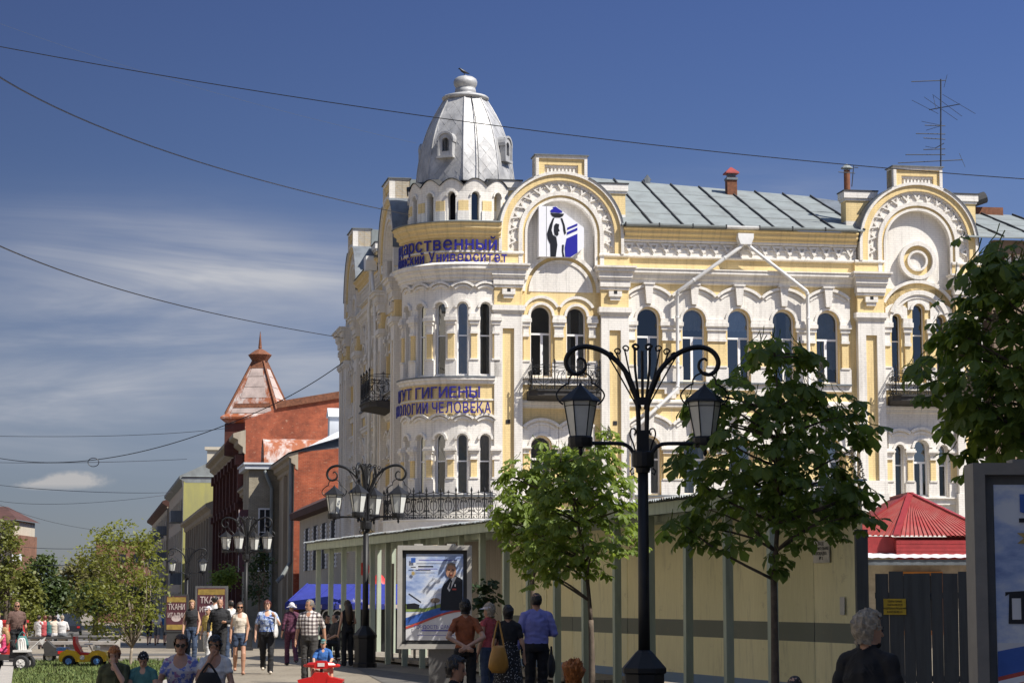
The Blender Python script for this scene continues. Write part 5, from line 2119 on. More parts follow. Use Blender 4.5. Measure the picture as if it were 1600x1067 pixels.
def house(name, Y, label):
    o = empty(name, (SX(Y), Y, gz(Y)), 0, label, 'building')
    bx, by, bz = SX(Y), Y, gz(Y)

    def T(u, z, n):            # u = -distance along the street; n towards the street
        yy = Y - u
        return (SX(yy) + n * SNX - bx, yy + n * SNY - by, z - bz)

    def TF(u, z, n):           # wall that faces the camera: u to the right of the street line at Y, n towards the camera
        return (u * .9826, u * .1857 - n, z - bz)
    return o, T, TF


def win(T, parent, u0, u1, z0, z1, n=0, frame='plaster_beige', fw=.12, arch=False, glass='shade_glass', mull=True):
    f = MB(T)
    for a, b, c, d in ((u0 - fw, u0, z0, z1), (u1, u1 + fw, z0, z1), (u0 - fw, u1 + fw, z1, z1 + fw), (u0 - fw * 1.3, u1 + fw * 1.3, z0 - fw, z0)):
        f.box(a, b, c, d, n - .02, n + .09, back=False)
    w = f.build('window', frame, parent)
    p = MB(T)
    p.box(u0, u1, z0, z1, n - .02, n + .012)
    p.build('pane', glass, w)
    if mull:
        q = MB(T)
        m = (u0 + u1) / 2
        q.box(m - .03, m + .03, z0, z1, n, n + .03)
        q.box(u0, u1, z0 + (z1 - z0) * .62, z0 + (z1 - z0) * .62 + .06, n, n + .028)
        q.build('mullion', 'window_white', w)


# --- low cream annex with barred slots
o, T, TF = house('low_annex', 113, 'low cream annex with tall dark window slots beside the corner building')
m = MB(T)
m.box(-22, 0, -1, 6.4, -8, 0)
m.box(-22, 0, 0, .8, 0, .12)
m.build('wall', 'plaster_pale', o)
m = MB(T)
m.sweep(-22.5, .2, [(.0, 6.35), (.55, 6.4), (.6, 6.75), (-.3, 7.25)])
m.build('roof', 'roof_brown', o)
for k in range(4):
    u = -1.2 - 4.6 * k
    m = MB(T)
    m.box(u - 3.2, u - .9, 3.3, 5.75, -.02, .03)
    sl_ = m.build('window_slot', 'interior_dark', o)
    for x0, x1 in ((u - 3.6, u - 3.0), (u - 1.1, u - .5)):
        m = MB(T)
        m.box(x0 + (.3 if x0 < u - 2 else 0), x1 - (0 if x0 < u - 2 else .3), 3.3, 5.72, -.01, .05)
        for j in range(11):
            m.box(x0, x1, 3.3 + j * .22, 3.42 + j * .22, 0, .08)
        m.build('quoin', 'window_white', sl_)

# --- house with the raw brick gable, beige bay and shaded street front
o, T, TF = house('brick_gable_house', 137, 'house with raw orange brick side wall and beige brick bay on the street')
m = MB(TF)
m.poly([(-.15, -2), (9, -2), (9, 11.6), (-.15, 10.55)], -.2, .3)
m.build('gable_wall', 'old_red_brick', o)
m = MB(T)
m.box(-46, 0, -2, 10.2, -8, -.0)
m.build('street_wall', 'plaster_beige', o)
m = MB(T)
m.sweep(-46, .32, [(0, 9.5), (.15, 9.6), (.15, 9.8), (.4, 9.95), (.4, 10.2), (.6, 10.3), (.6, 10.45), (0, 10.6)])
m.build('cornice', 'plaster_beige', o)
m = MB(T)
m.face([(-46, 10.55, .6), (.5, 10.55, .6), (.5, 13.2, -8), (-46, 13.2, -8)])
m.build('roof', 'sheet_white', o)
m = MB(TF)
m.face([(0, 10.6, .2), (9, 11.65, .2), (12, 13.2, -9), (3, 13.2, -9)])
m.build('roof', 'sheet_white', o)
for u in (-4, -8, -22, -27, -32, -37, -42):
    win(T, o, u - 1.3, u, 1.2, 3.8)
    win(T, o, u - 1.3, u, 5.8, 8.6)
    p = MB(T)
    p.box(u + .6, u + 1.3, -2, 9.5, 0, .25)
    p.build('pilaster', 'plaster_beige', o)
b = MB(T)
b.box(-18.5, -13.0, -2, 10.3, 0, 2.0, back=True)
b.build('bay', 'beige_brick', o)
b = MB(T)
b.box(-18.8, -12.7, 10.3, 10.6, -.2, 2.3)
b.box(-18.9, -12.6, 10.6, 10.72, -.3, 2.4)
b.build('bay_cornice', 'sheet_white', o)


def TBay(u, z, n, T=T):
    q = T(-13.0, z, u)
    return (q[0], q[1] - n, q[2])


win(TBay, o, .55, 1.25, 3.6, 7.6, 0, 'window_white', .1)
m = MB(T)
m.tube([T(-.2, 10.3, .35), T(-.2, 3.9, .35), T(.2, 3.0, .9), T(.3, 2.7, 1.2)], .13, 8)
m.build('drainpipe', 'zinc', o)
m = MB(T)
m.tube([T(-12.8, 10.2, 1.0), T(-12.8, 9.0, .5), T(-12.8, -1, .5)], .12, 8)
m.build('drainpipe', 'zinc', o)
# rusty curved dormer and small white dormers on its roof
m = MB(T)
N = 10
for k in range(N):
    a0, a1 = PI * k / N, PI * (k + 1) / N
    m.face([(-25 - 1.5 * math.cos(a0), 10.9 + 2.3 * math.sin(a0), .2), (-25 - 1.5 * math.cos(a1), 10.9 + 2.3 * math.sin(a1), .2), (-25 - 1.5 * math.cos(a1), 10.9 + 2.3 * math.sin(a1), -5), (-25 - 1.5 * math.cos(a0), 10.9 + 2.3 * math.sin(a0), -5)])
m.build('dormer', 'rusty_sheet', o)
for u, n_, z_ in ((-6, -2.6, 11.4), (-20, -5, 12.0)):
    m = MB(T)
    m.box(u - 1.0, u, z_, z_ + 1.9, n_ - 1.2, n_, back=True)
    m.poly([(u - 1.15, z_ + 1.9), (u + .15, z_ + 1.9), (u - .5, z_ + 2.5)], n_ - 1.4, n_ + .1)
    m.build('chimney', 'sheet_white', o)

# --- tall dark red house with the rusty tent turret
o, T, TF = house('turret_house', 183, 'dark red brick house crowned by a rusty tent-shaped turret')
m = MB(T)
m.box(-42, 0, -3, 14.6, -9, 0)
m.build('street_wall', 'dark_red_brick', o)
m = MB(TF)
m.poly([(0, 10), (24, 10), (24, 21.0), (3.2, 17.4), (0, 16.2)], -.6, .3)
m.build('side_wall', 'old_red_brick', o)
m = MB(TF)
m.poly([(2.6, 17.2), (24, 20.95), (24, 21.6), (2.6, 17.75)], -.6, .5)
m.build('verge', 'rust', o)
m = MB(T)
m.sweep(-42, .3, [(0, 13.4), (.2, 13.6), (.2, 14.0), (.6, 14.3), (.6, 14.6), (1.0, 14.8), (1.0, 15.1), (0, 15.4)])
m.build('cornice', 'plaster_beige', o)
m = MB(T)
m.face([(-42, 15.1, 1.0), (0, 15.1, 1.0), (0, 18.5, -8), (-42, 18.5, -8)])
m.build('roof', 'rusty_sheet', o)
for k in range(8):
    u = -2.2 - 5 * k
    for z0, z1 in ((1.0, 3.6), (5.6, 8.4), (9.8, 12.6)):
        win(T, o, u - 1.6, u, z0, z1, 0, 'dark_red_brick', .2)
    p = MB(T)
    p.box(u + .9, u + 1.7, -3, 13.5, 0, .55)
    p.box(u + .7, u + 1.9, 12.6, 13.4, 0, .75)
    p.box(u + .7, u + 1.9, 8.9, 9.5, 0, .75)
    p.build('pilaster', 'dark_red_brick', o)
c_ = Vector((at(405, 650, 190).x - o.location.x, 190 - o.location.y, -o.location.z))
zb, zt, zs = at(405, 655, 190).z, at(405, 563, 190).z, at(405, 518, 190).z
m = MB()
sq = math.sqrt(2)
m.lathe([(2.3 * sq, zb - 3.2), (2.3 * sq, zb - .5)], 4, c=c_, rot=PI / 4 - .19)
m.build('turret_base', 'dark_red_brick', o)
m = MB()
m.lathe([(2.2 * sq, zb - .5), (2.6 * sq, zb - .1), (2.6 * sq, zb + .05), (2.25 * sq, zb + .35), (.46 * sq, zt - .1)], 4, c=c_, rot=PI / 4 - .19)
tent = m.build('tent_roof', 'rusty_sheet', o)
plain('pale_sheet', (0.50, 0.40, 0.35), .7, var=.35, scale=1.2)
for k in range(4):
    a0 = PI / 4 - .19 + k * PI / 2
    d0, d1 = Vector((math.cos(a0), math.sin(a0), 0)), Vector((math.cos(a0 + PI / 2), math.sin(a0 + PI / 2), 0))
    out = (d0 + d1).normalized() * .05
    rows = [(0, .10, 'pale_sheet'), (.10, .18, 'rust'), (.18, .29, 'rusty_sheet'), (.29, .50, 'pale_sheet'), (.50, .70, 'pale_sheet'), (.70, .86, 'pale_sheet'), (.86, .98, 'rust')]
    for t0, t1, mt in rows:
        q = []
        for t_, sg_ in ((t0 + .004, 0), (t0 + .004, 1), (t1 - .004, 1), (t1 - .004, 0)):
            rr_, zz_ = (2.25 + (.46 - 2.25) * t_) * sq, zb + .35 + (zt - .1 - zb - .35) * t_
            inset = .10 if mt != 'pale_sheet' or t0 == 0 else .17
            q.append(c_ + (d0 * rr_).lerp(d1 * rr_, inset + (1 - 2 * inset) * sg_) + Vector((0, 0, zz_)) + out)
        m = MB()
        m.face(q, raw=True)
        m.face([q[0] - out, q[1] - out, q[1], q[0]], raw=True)
        m.build('roof_sheet', mt, tent)
m = MB()
for k in range(4):
    a = PI / 4 - .19 + k * PI / 2
    p = Vector((math.cos(a), math.sin(a), 0))
    m.bar(c_ + p * 2.26 * sq + Vector((0, 0, zb + .35)), c_ + p * .47 * sq + Vector((0, 0, zt - .1)), .16)
m.build('hip_rib', 'rust', tent)
m = MB()
m.lathe([(.46 * sq, zt - .1), (.50 * sq, zt), (.72 * sq, zt + .45), (.30 * sq, zt + .85), (.1, zt + 1.0), (.16, zt + 1.05), (.02, zs)], 8, c=c_)
m.build('spire', 'rust', tent)
# vertical maroon shop sign on the front
sg = empty('hanging_shop_sign', T(-3.0, 0, 0), 0, 'tall maroon banner with a pale old letter on the dark red house', 'sign')
sg.location = Vector(sg.location) + o.location
Yb = 150.0
a, b = at(374, 796, Yb), at(391, 893, Yb)
sg.location = ((a.x + b.x) / 2, Yb, 0)
h = (b.x - a.x) / 2
m = MB()
m.rbox(-h, h, -.1, .1, b.z, a.z)
m.build('board', 'maroon', sg)
m = MB()
for x in (-h, h):
    m.rbox(x - .03, x + .03, -.13, .13, b.z, a.z)
m.build('edge', 'pale_pink', sg)
me = text_mesh('Ѣ', 1.15, .01, .02, 2, 'CENTER')
for v in me.vertices:
    v.co = (v.co.x * .62, -.12 - v.co.z, a.z - 1.55 + v.co.y * 1.3)
me.materials.append(MATS['pale_pink'])
link_obj('lettering', me, sg)

# --- brown two-storey shop row, olive house, pale house further down
o, T, TF = house('brown_shop_row', 228, 'brown weathered two-storey shop row with rusty roof down the street')
m = MB(T)
m.box(-62, 0, -4, 10.6, -9, 0, back=True)
m.build('wall', 'plaster_brown', o)
m = MB(T)
m.sweep(-62, .3, [(0, 10.0), (.3, 10.3), (.3, 10.7), (.8, 11.0), (.8, 11.3), (0, 11.6)])
m.build('cornice', 'plaster_beige', o)
m = MB(T)
m.face([(-62, 11.3, .8), (0, 11.3, .8), (0, 13.6, -6), (-62, 13.6, -6)])
m.build('roof', 'rusty_sheet', o)
for k in range(11):
    u = -2.5 - 5.4 * k
    win(T, o, u - 1.9, u, 5.0, 8.6, 0, 'plaster_brown', .25)
    win(T, o, u - 2.2, u, -.5, 2.6, 0, 'plaster_brown', .25)
    p = MB(T)
    p.box(u + 1.2, u + 2.0, -4, 10, 0, .4)
    p.build('pilaster', 'plaster_beige', o)
for u in (-8, -22, -44):
    m = MB(T)
    m.box(u - 1.6, u, 12.3, 14.6, -4.5, -3, back=True)
    m.box(u - 1.8, u + .2, 14.6, 14.9, -4.7, -2.8, back=True)
    m.build('chimney', 'old_red_brick', o)

o, T, TF = house('olive_house', 294, 'yellow-olive four-storey house with dark balcony down the street')
m = MB(TF)
m.box(-.2, 9, -5, 17.4, -.2, .4)
m.build('side_wall', 'plaster_olive', o)
m = MB(T)
m.box(-58, 0, -5, 17.4, -9, 0)
m.build('street_wall', 'plaster_pale', o)
m = MB(T)
m.sweep(-58, .4, [(0, 16.8), (.8, 17.3), (.8, 17.7), (-5, 20.4)])
m.build('roof', 'zinc', o)
m = MB(TF)
m.face([(-.4, 17.6, .6), (9.5, 17.6, .6), (9.5, 20.4, -6), (4, 20.4, -6)])
m.build('roof', 'zinc', o)
m = MB(TF)
m.box(2.2, 6.6, 18.4, 21.4, -6.5, -4)
m.box(1.9, 6.9, 21.4, 21.8, -6.8, -3.7)
m.build('chimney', 'plaster_pale', o)
m = MB(T)
m.tube([T(.1, 17.2, .4), T(.1, 16.0, .2), T(.1, 0, .2)], .14, 6)
m.build('drainpipe', 'pipe_white', o)
for k in range(9):
    u = -4 - 6 * k
    for z in (0, 4.2, 8.4, 12.6):
        win(T, o, u - 1.8, u, z, z + 2.4, 0, 'plaster_pale', .2)
for z in (3.6, 11.9):
    m = MB(T)
    m.box(-13, -6.5, z, z + 1.5, 0, 1.6, back=True)
    m.build('balcony', 'zinc_dark', o)

o, T, TF = house('pale_far_house', 354, 'pale pinkish house with balconies at the far end of the row')
m = MB(T)
m.box(-90, 0, -6, 16.6, -10, 0)
m.build('wall', 'plaster_pale', o)
m = MB(TF)
m.box(-.2, 8, -6, 16.6, -.2, .4)
m.build('side_wall', 'plaster_beige', o)
m = MB(T)
m.sweep(-90, .4, [(0, 16.0), (1.0, 16.6), (1.0, 17.0), (-5, 19.0)])
m.build('roof', 'roof_brown', o)
for k in range(9):
    u = -5 - 9 * k
    for z in (0, 4.2, 8.4, 12.4):
        win(T, o, u - 2.6, u, z, z + 2.6, 0, 'plaster_pale', .3)
    if k % 2 == 0:
        for z in (3.6, 7.8, 11.8):
            m = MB(T)
            m.box(u - 4, u + 1, z, z + 1.4, 0, 1.6, back=True)
            m.build('balcony', 'zinc_dark', o)

# far blocks
a = at(150, 845, 520)
o = empty('far_brick_block', (a.x, 520, gz(400)), 0, 'distant flat-roofed brick block behind the small-leaved tree', 'building')
m = MB()
m.rbox(0, 40, 0, 12, -2, a.z - gz(400))
m.build('wall', 'far_brick', o)
m = MB()
m.rbox(-.4, 40.4, -.4, 12.4, a.z - gz(400), a.z - gz(400) + .6)
m.build('parapet', 'zinc_dark', o)
for k in range(8):
    m = MB()
    m.rbox(2 + 3.4 * k, 3.6 + 3.4 * k, -.08, .05, a.z - gz(400) - 5, a.z - gz(400) - 3)
    m.build('window', 'shade_glass', o)
Y = 330.0
a, b = at(-30, 812, Y), at(36, 812, Y)
o = empty('far_apartment_house', (b.x, Y, gz(Y)), 0, 'distant pale apartment house with brown roof at the left edge', 'building')
zt = a.z - gz(Y)
m = MB()
m.rbox(-30, -1.2, 0, 14, 0, zt)
m.build('wall', 'plaster_pale', o)
m = MB()
m.rbox(-1.2, 0, -1.4, 10, 0, at(30, 836, Y).z - gz(Y))
m.build('stair_tower', 'far_brick', o)
m = MB()
for q in ([(-31, -1, zt), (-.6, -1, zt), (-4, 6, zt + 2.2), (-26, 6, zt + 2.2)], [(-.6, -1, zt), (-.6, 15, zt), (-4, 8, zt + 2.2), (-4, 6, zt + 2.2)]):
    m.face(q, raw=True)
m.build('roof', 'roof_brown', o)
for i in range(5):
    for j in range(4):
        m = MB()
        m.rbox(-3.3 - 3 * i, -1.9 - 3 * i, -.08, .05, 1.5 + 3.4 * j, 3.3 + 3.4 * j)
        m.build('window', 'shade_glass', o)
for j in range(5):
    m = MB()
    m.rbox(-1.0, .25, -2.2, -1.4, 2.2 + 2.6 * j, 3.2 + 2.6 * j)
    m.build('balcony', 'panel_white' if j % 2 else 'far_brick', o)

# low wooded hills on the far bank
plain('far_wood', (0.05, 0.075, 0.075), .95, var=.2, scale=.01)
m = MB()
rr = random.Random(4)
N = 120
hs = [at(-200, 889, 6000).z + 14 * noise.noise(Vector((k * .21, 0, 0))) for k in range(N + 1)]
for k in range(N):
    x0, x1 = -3200 + 6400 * k / N, -3200 + 6400 * (k + 1) / N
    m.face([(x0, 5600, -6), (x1, 5600, -6), (x1, 6000, hs[k + 1]), (x0, 6000, hs[k])], raw=True)
    m.face([(x0, 6000, hs[k]), (x1, 6000, hs[k + 1]), (x1, 6600, -6), (x0, 6600, -6)], raw=True)
m.build('hills', 'far_wood', kind='structure')

# --- blue awnings and dark stall at the left end of the walkway
Y = 70.0
a = at(452, 912, Y)
o = empty('awning_stall', (a.x, Y, gz(Y)), 0, 'dark market stall under a row of royal blue awnings', 'stall')
wid = at(645, 912, Y).x - a.x
zt, zl = a.z - gz(Y), at(452, 943, Y).z - gz(Y)
for k in range(5):
    x0, x1 = wid * k / 5, wid * (k + 1) / 5 - .03
    m = MB()
    xs = .42
    sk = .55
    m.face([(x0, -1.25, zl), (x1, -1.25, zl), (x1 + sk, 0, zt), (x0 + sk, 0, zt)], raw=True)
    m.face([(x0 + sk, 0, zt), (x1 + sk, 0, zt), (x1, 1.2, zl), (x0, 1.2, zl)], raw=True)
    m.face([(x0, -1.25, zl), (x1, -1.25, zl), (x1, -1.25, zl - .16), (x0, -1.25, zl - .16)], raw=True)
    m.face([(x0, -1.25, zl - .16), (x0, -1.25, zl), (x0, 1.2, zl), (x0, 1.2, zl - .16)], raw=True)
    if k == 0:
        m.face([(x0, -1.25, zl), (x0 + sk, 0, zt), (x0, 1.2, zl)], raw=True)
    for q in (x0 + .02,):
        m.tube([(q, -1.26, zl + .01), (q + sk, -.01, zt + .012)], .025, 5)
    m.build('awning', 'awning_blue', o)
    m = MB()
    m.face([(x0 + .12, -1.256, zl - .13), (x0 + .36, -1.256, zl - .13), (x0 + .36, -1.256, zl - .02), (x0 + .12, -1.256, zl - .02)], raw=True)
    m.build('badge', 'pale_pink', o)
m = MB()
m.rbox(.35, wid - .2, -.6, .9, 0, zl - .05)
m.build('stall_body', 'black_board', o)
for s_, px, py, sz in (('VOGUE', 487, 970, .52), ('Жигулёвское', 536, 940, .14)):
    me = text_mesh(s_, sz, .002, .0, 2)
    q = at(px, py, Y - .62)
    for v in me.vertices:
        v.co = (q.x - a.x + v.co.x * .75 + v.co.y * .18, (-.606 if sz > .3 else -1.262) - v.co.z, q.z - gz(Y) + v.co.y)
    me.materials.append(MATS['panel_white'])
    link_obj('lettering', me, o)
# bright inflatable slide behind the lamp
o = empty('inflatable_tower', on_ground(592, 74), 0, 'striped red orange blue and yellow inflatable behind the lamp post', 'inflatable')
plain('inf_red', (0.55, 0.03, 0.03), .45)
plain('inf_orange', (0.62, 0.20, 0.02), .45)
plain('inf_blue', (0.03, 0.10, 0.38), .45)
plain('inf_yellow', (0.65, 0.45, 0.03), .45)
for nm, pf in (('inf_yellow', [(.0, 0), (.62, .05), (.68, .3), (.6, .58)]), ('inf_blue', [(.6, .58), (.66, .8), (.64, 1.1), (.58, 1.25)]), ('inf_orange', [(.58, 1.25), (.62, 1.5), (.56, 1.75)]), ('inf_red', [(.56, 1.75), (.55, 1.95), (.35, 2.3), (.1, 2.6), (0, 2.65)])):
    m = MB()
    m.lathe(pf, 16, close=False)
    m.build('ring', nm, o, smooth=True)
# small red paper lantern hanging in the walkway
q = GA + GP(3.6, .6, 2.55)
m = MB()
m.lathe([(.02, -.2), (.12, -.16), (.17, -.06), (.17, .06), (.12, .16), (.02, .2)], 12)
m.tube([(0, 0, .2), (0, 0, .62)], .01, 4)
m.build('red_lantern', 'inf_red', loc=q, label='round red lantern hanging under the walkway roof at its left end', cat='lantern')
# ------------------------------------------------------------------ lettering on the corner bay
def wrap_text(owner, line, u_end, z, size, n, sx, bold):
    """blue block letters following the bay, last letter ending at u_end"""
    glyphs, x = [], 0.0
    for ch in line:
        if ch == ' ':
            x += size * .32 * sx
            continue
        me = text_mesh(ch, size, .016, bold, sx=sx)
        x0, x1 = min(v.co.x for v in me.vertices), max(v.co.x for v in me.vertices)
        glyphs.append((me, x - x0))
        x += (x1 - x0) + size * .115
    for me, off in glyphs:
        for v in me.vertices:
            v.co = T_B(u_end - x + off + v.co.x, z + v.co.y, n + v.co.z)
        me.materials.append(MATS['letter_blue'])
        link_obj('letter', me, owner)


sgn = empty('university_sign', P0, BROT, 'two lines of blue block letters round the upper part of the corner bay', 'sign')
wrap_text(sgn, 'Государственный', .98, 15.33, .74, .12, .94, .022)
wrap_text(sgn, 'Медицинский Университет', 1.36, 14.86, .56, .13, .80, .018)
sgn = empty('hygiene_sign', P0, BROT, 'two lines of blue capital letters round the middle of the corner bay', 'sign')
wrap_text(sgn, 'ИНСТИТУТ ГИГИЕНЫ', .30, 9.50, .60, .10, .95, .022)
wrap_text(sgn, 'И ЭКОЛОГИИ ЧЕЛОВЕКА', .72, 8.90, .58, .18, .66, .02)

# emblem panel in the first gable
em = empty('emblem_panel', P0, BROT, 'white panel in the left gable with a black figure lifting a bowl with blue flame', 'sign')
ec, ez, es = G1, 15.12, 2.02           # bottom-left reference and height in metres
EN = .34


def EP(x, y):                           # emblem units: 0..342 wide, 0..380 high (top = 380)
    return (ec - .93 + x / 380 * es, ez + y / 380 * es)


def epoly(name, pts, n, mat):
    m = MB(T_R)
    m.poly([EP(*p) for p in pts], n - .012, n, back=True)
    m.build(name, mat, em)


m = MB(T_R)
m.poly([EP(*p) for p in [(0, 0), (250, 0), (342, 75), (342, 225), (132, 380), (0, 380)]], -.13, EN, back=True)
m.build('panel', 'panel_white', em)
m = MB(T_R)
m.box(*(EP(56, 0)[0], EP(59, 0)[0]), EP(0, 0)[1], EP(0, 379)[1], EN, EN + .003)
m.build('joint', 'seam_dark', em)
n_ = EN + .014
epoly('flame', [(85, 345), (95, 332), (120, 334), (150, 330), (178, 336), (176, 346), (150, 362), (128, 378), (105, 374), (112, 362), (96, 356)][::-1][::-1], n_, 'print_blue')
epoly('bowl', [(88, 328), (100, 308), (120, 297), (160, 297), (182, 308), (192, 326)], n_, 'print_black')
epoly('figure', [(88, 0), (128, 0), (140, 90), (132, 148), (106, 165), (96, 200), (108, 260), (118, 292), (106, 292), (82, 240), (62, 175), (66, 135), (86, 95)], n_, 'print_black')
epoly('raised_arm', [(165, 292), (178, 292), (196, 240), (206, 180), (195, 168), (186, 200), (182, 240)][::-1], n_, 'print_black')
epoly('head', [(120, 165), (140, 156), (150, 170), (146, 190), (158, 196), (150, 214), (154, 246), (128, 252), (116, 236), (114, 195)], n_, 'print_black')
epoly('leg', [(180, 0), (194, 0), (186, 40), (190, 92), (176, 92), (174, 50)], n_, 'print_black')
epoly('blue_block', [(200, 0), (236, 0), (292, 36), (292, 178), (210, 140), (196, 70)], n_, 'print_blue')
epoly('blue_stripe', [(212, 168), (292, 205), (292, 224), (214, 188)], n_, 'print_blue')
epoly('blue_stripe', [(214, 205), (292, 240), (292, 256), (216, 222)], n_, 'print_blue')
# "figure" outline polygons are given clockwise or counter-clockwise alike: they are solid plates

# ------------------------------------------------------------------ neighbour to the right of the second gable
nb = empty('neighbour_house', P0, BROT, 'brown brick neighbour house with grey roof at the right picture edge', 'building')
m = MB(T_R)
m.box(18.2, 30, 0, 15.9, -8, -.25)
m.build('wall', 'plaster_brown', nb)
for k in range(14):
    m = MB(T_R)
    m.box(18.35 + .42 * k, 18.58 + .42 * k, 14.9, 15.75, -.25, -.05)
    m.build('dentil', W, nb)
m = MB(T_R)
m.box(18.2, 30, 15.75, 16.3, -.25, .15)
m.build('cornice', 'plaster_brown', nb)

# ------------------------------------------------------------------ roof aerials
plain('aerial_metal', (0.03, 0.035, 0.045), .5)


def aerial_part(o, pts, r=.022, nm='rod'):
    m = MB()
    m.tube(pts, r, 5)
    return m.build(nm, 'aerial_metal', o)


Ya = 91.0
base = at(1470, 262, Ya)
an = empty('roof_aerial', base, 0, 'tall television aerial mast with many rods above the right gable', 'aerial')


def AP(px, py, dy=0.0):
    return at(px, py, Ya + dy) - base


aerial_part(an, [AP(1470, 272), AP(1470, 124)], .032, 'mast')
for x0, y0, x1, y1, d in ((1424, 128, 1478, 126, 0), (1452, 172, 1500, 163, .3), (1445, 196, 1477, 197, 0), (1431, 209, 1477, 210, 0), (1443, 216, 1477, 218, 0), (1443, 234, 1477, 233, 0), (1415, 242, 1477, 242, 0), (1403, 255, 1504, 250, 0), (1461, 232, 1475, 224, 0)):
    aerial_part(an, [AP(x0, y0, d), AP(x1, y1, -d)], .020, 'boom')
for x0, y0, x1, y1, d in ((1475, 137, 1480, 117, 0), (1425, 157, 1466, 178, .8), (1444, 152, 1496, 188, .8), (1457, 148, 1503, 182, .8), (1473, 148, 1524, 178, .8), (1440, 190, 1470, 196, .4), (1447, 204, 1470, 197, .4), (1446, 229, 1462, 232, .3), (1499, 240, 1508, 261, .2), (1458, 150, 1463, 172, .2)):
    aerial_part(an, [AP(x0, y0, d), AP(x1, y1, -d)], .010, 'element')
Yb_ = 90.0
base2 = at(1334, 290, Yb_)
an2 = empty('small_aerial', base2, 0, 'small bent aerial beside the rusty flue pipe on the right', 'aerial')
for p in ([(1331, 292), (1334, 258)], [(1310, 269), (1336, 271)], [(1335, 262), (1341, 262)]):
    aerial_part(an2, [at(x, y, Yb_) - base2 for x, y in p], .02)

# ------------------------------------------------------------------ crow on the finial
def bird(loc, rz, label):
    m = MB()
    m.tube([(-.22, 0, .10), (-.10, 0, .13), (.02, 0, .17), (.12, 0, .22), (.17, 0, .27), (.22, 0, .285), (.27, 0, .27)], .05, 8, radii=[.012, .04, .07, .06, .04, .036, .006])
    for y in (-.02, .02):
        m.tube([(0, y, .12), (.01, y, 0)], .008, 4)
    m.build('crow', 'print_black', loc=loc, rot=(0, 0, rz), smooth=True, label=label, cat='bird')


fp = P0 + Matrix.Rotation(BROT, 3, 'Z') @ Vector((UC, CY, 22.94))
bird(fp - Vector((.04, 0, .02)), RAD(200), 'small black bird perched on the dome finial')

# ------------------------------------------------------------------ overhead wires
def wire(pts, label, r=.014, n=24, mat='print_black'):
    """pts: (px, py, Y) the wire passes through, smoothed"""
    P = [at(*p) for p in pts]
    if len(P) == 3:
        a, b, c = P
        out = []
        for k in range(n + 1):
            t_ = k / n
            out.append(a * ((1 - t_) * (1 - 2 * t_)) + b * (4 * t_ * (1 - t_)) + c * (t_ * (2 * t_ - 1)))
        P = out
    base = P[0].copy()
    m = MB()
    m.tube([p - base for p in P], r, 4)
    return m.build('overhead_wire', mat, loc=base, label=label, cat='wire', group='overhead wires')


wire([(-60, 62, 46), (800, 200, 46), (1660, 284, 46)], 'long thin black wire crossing the whole sky above the building', .011)
wire([(-40, 94, 40), (300, 250, 58), (640, 336, 86.5)], 'black wire sagging from the upper left edge to the dome drum', .017)
wire([(-40, 366, 50), (260, 472, 75), (536, 528, 104)], 'black wire sagging to the left corner of the building', .018)
wire([(-20, 712, 120), (150, 718, 115), (352, 664, 112)], 'dark trolley wire curving up towards the turret house', .022)
wire([(352, 664, 112), (450, 620, 109), (536, 566, 106)], 'dark wire running up from the turret to the corner building', .022)
wire([(-20, 681, 130), (200, 680, 130), (362, 668, 130)], 'straight thin wire left of the turret', .017)
wire([(-20, 722, 140), (150, 722, 140), (292, 717, 200)], 'thin wire running to the chimney of the olive house', .018)
wire([(-20, 755, 160), (140, 768, 160), (270, 769, 250)], 'thin wire crossing below the small cumulus cloud', .02)
wire([(-20, 778, 200), (100, 787, 200), (260, 773, 250)], 'thin sagging wire low over the avenue', .018)
wire([(-20, 779, 200), (80, 815, 220), (190, 832, 250)], 'steep thin wire low at the left', .018)
wire([(36, 854, 250), (90, 857, 250), (152, 856, 300)], 'short thin wire strung over the avenue', .03)
wire([(36, 882, 250), (90, 883, 250), (160, 881, 300)], 'lowest wire strung over the avenue in front of the hills', .04)
wire([(-20, 30, 300), (300, 135, 300), (650, 224, 300)], 'very faint wire between upper left corner and dome', .018, mat='zinc_dark')
q = at(146, 722, 114.5)
m = MB()
m.tube([q * 0 + Vector((.28 * math.cos(2 * PI * k / 20), 0, .22 * math.sin(2 * PI * k / 20))) for k in range(21)], .02, 5)
m.build('wire_loop', 'print_black', loc=q, label='small round coil hanging on the trolley wire', cat='wire loop')
# ------------------------------------------------------------------ trees
def leaf_mat(name, c1, c2, tr, amt=.45):
    t = NT(name)
    n1 = t.noise(t.tex('Object'), 2.2, 3)
    oi = t.node('ShaderNodeObjectInfo').outputs['Random']
    col = t.mix(t.mix(.5, n1, oi), c1, c2)
    t.color(col)
    t.set(Roughness=.55)
    tl = t.node('ShaderNodeBsdfTranslucent')
    t.link(t.mix(.5, col, tr), tl.inputs['Color'])
    mx = t.node('ShaderNodeMixShader')
    mx.inputs[0].default_value = amt
    t.link(t.b.outputs[0], mx.inputs[1])
    t.link(tl.outputs[0], mx.inputs[2])
    t.link(mx.outputs[0], t.n['Material Output'].inputs['Surface'])


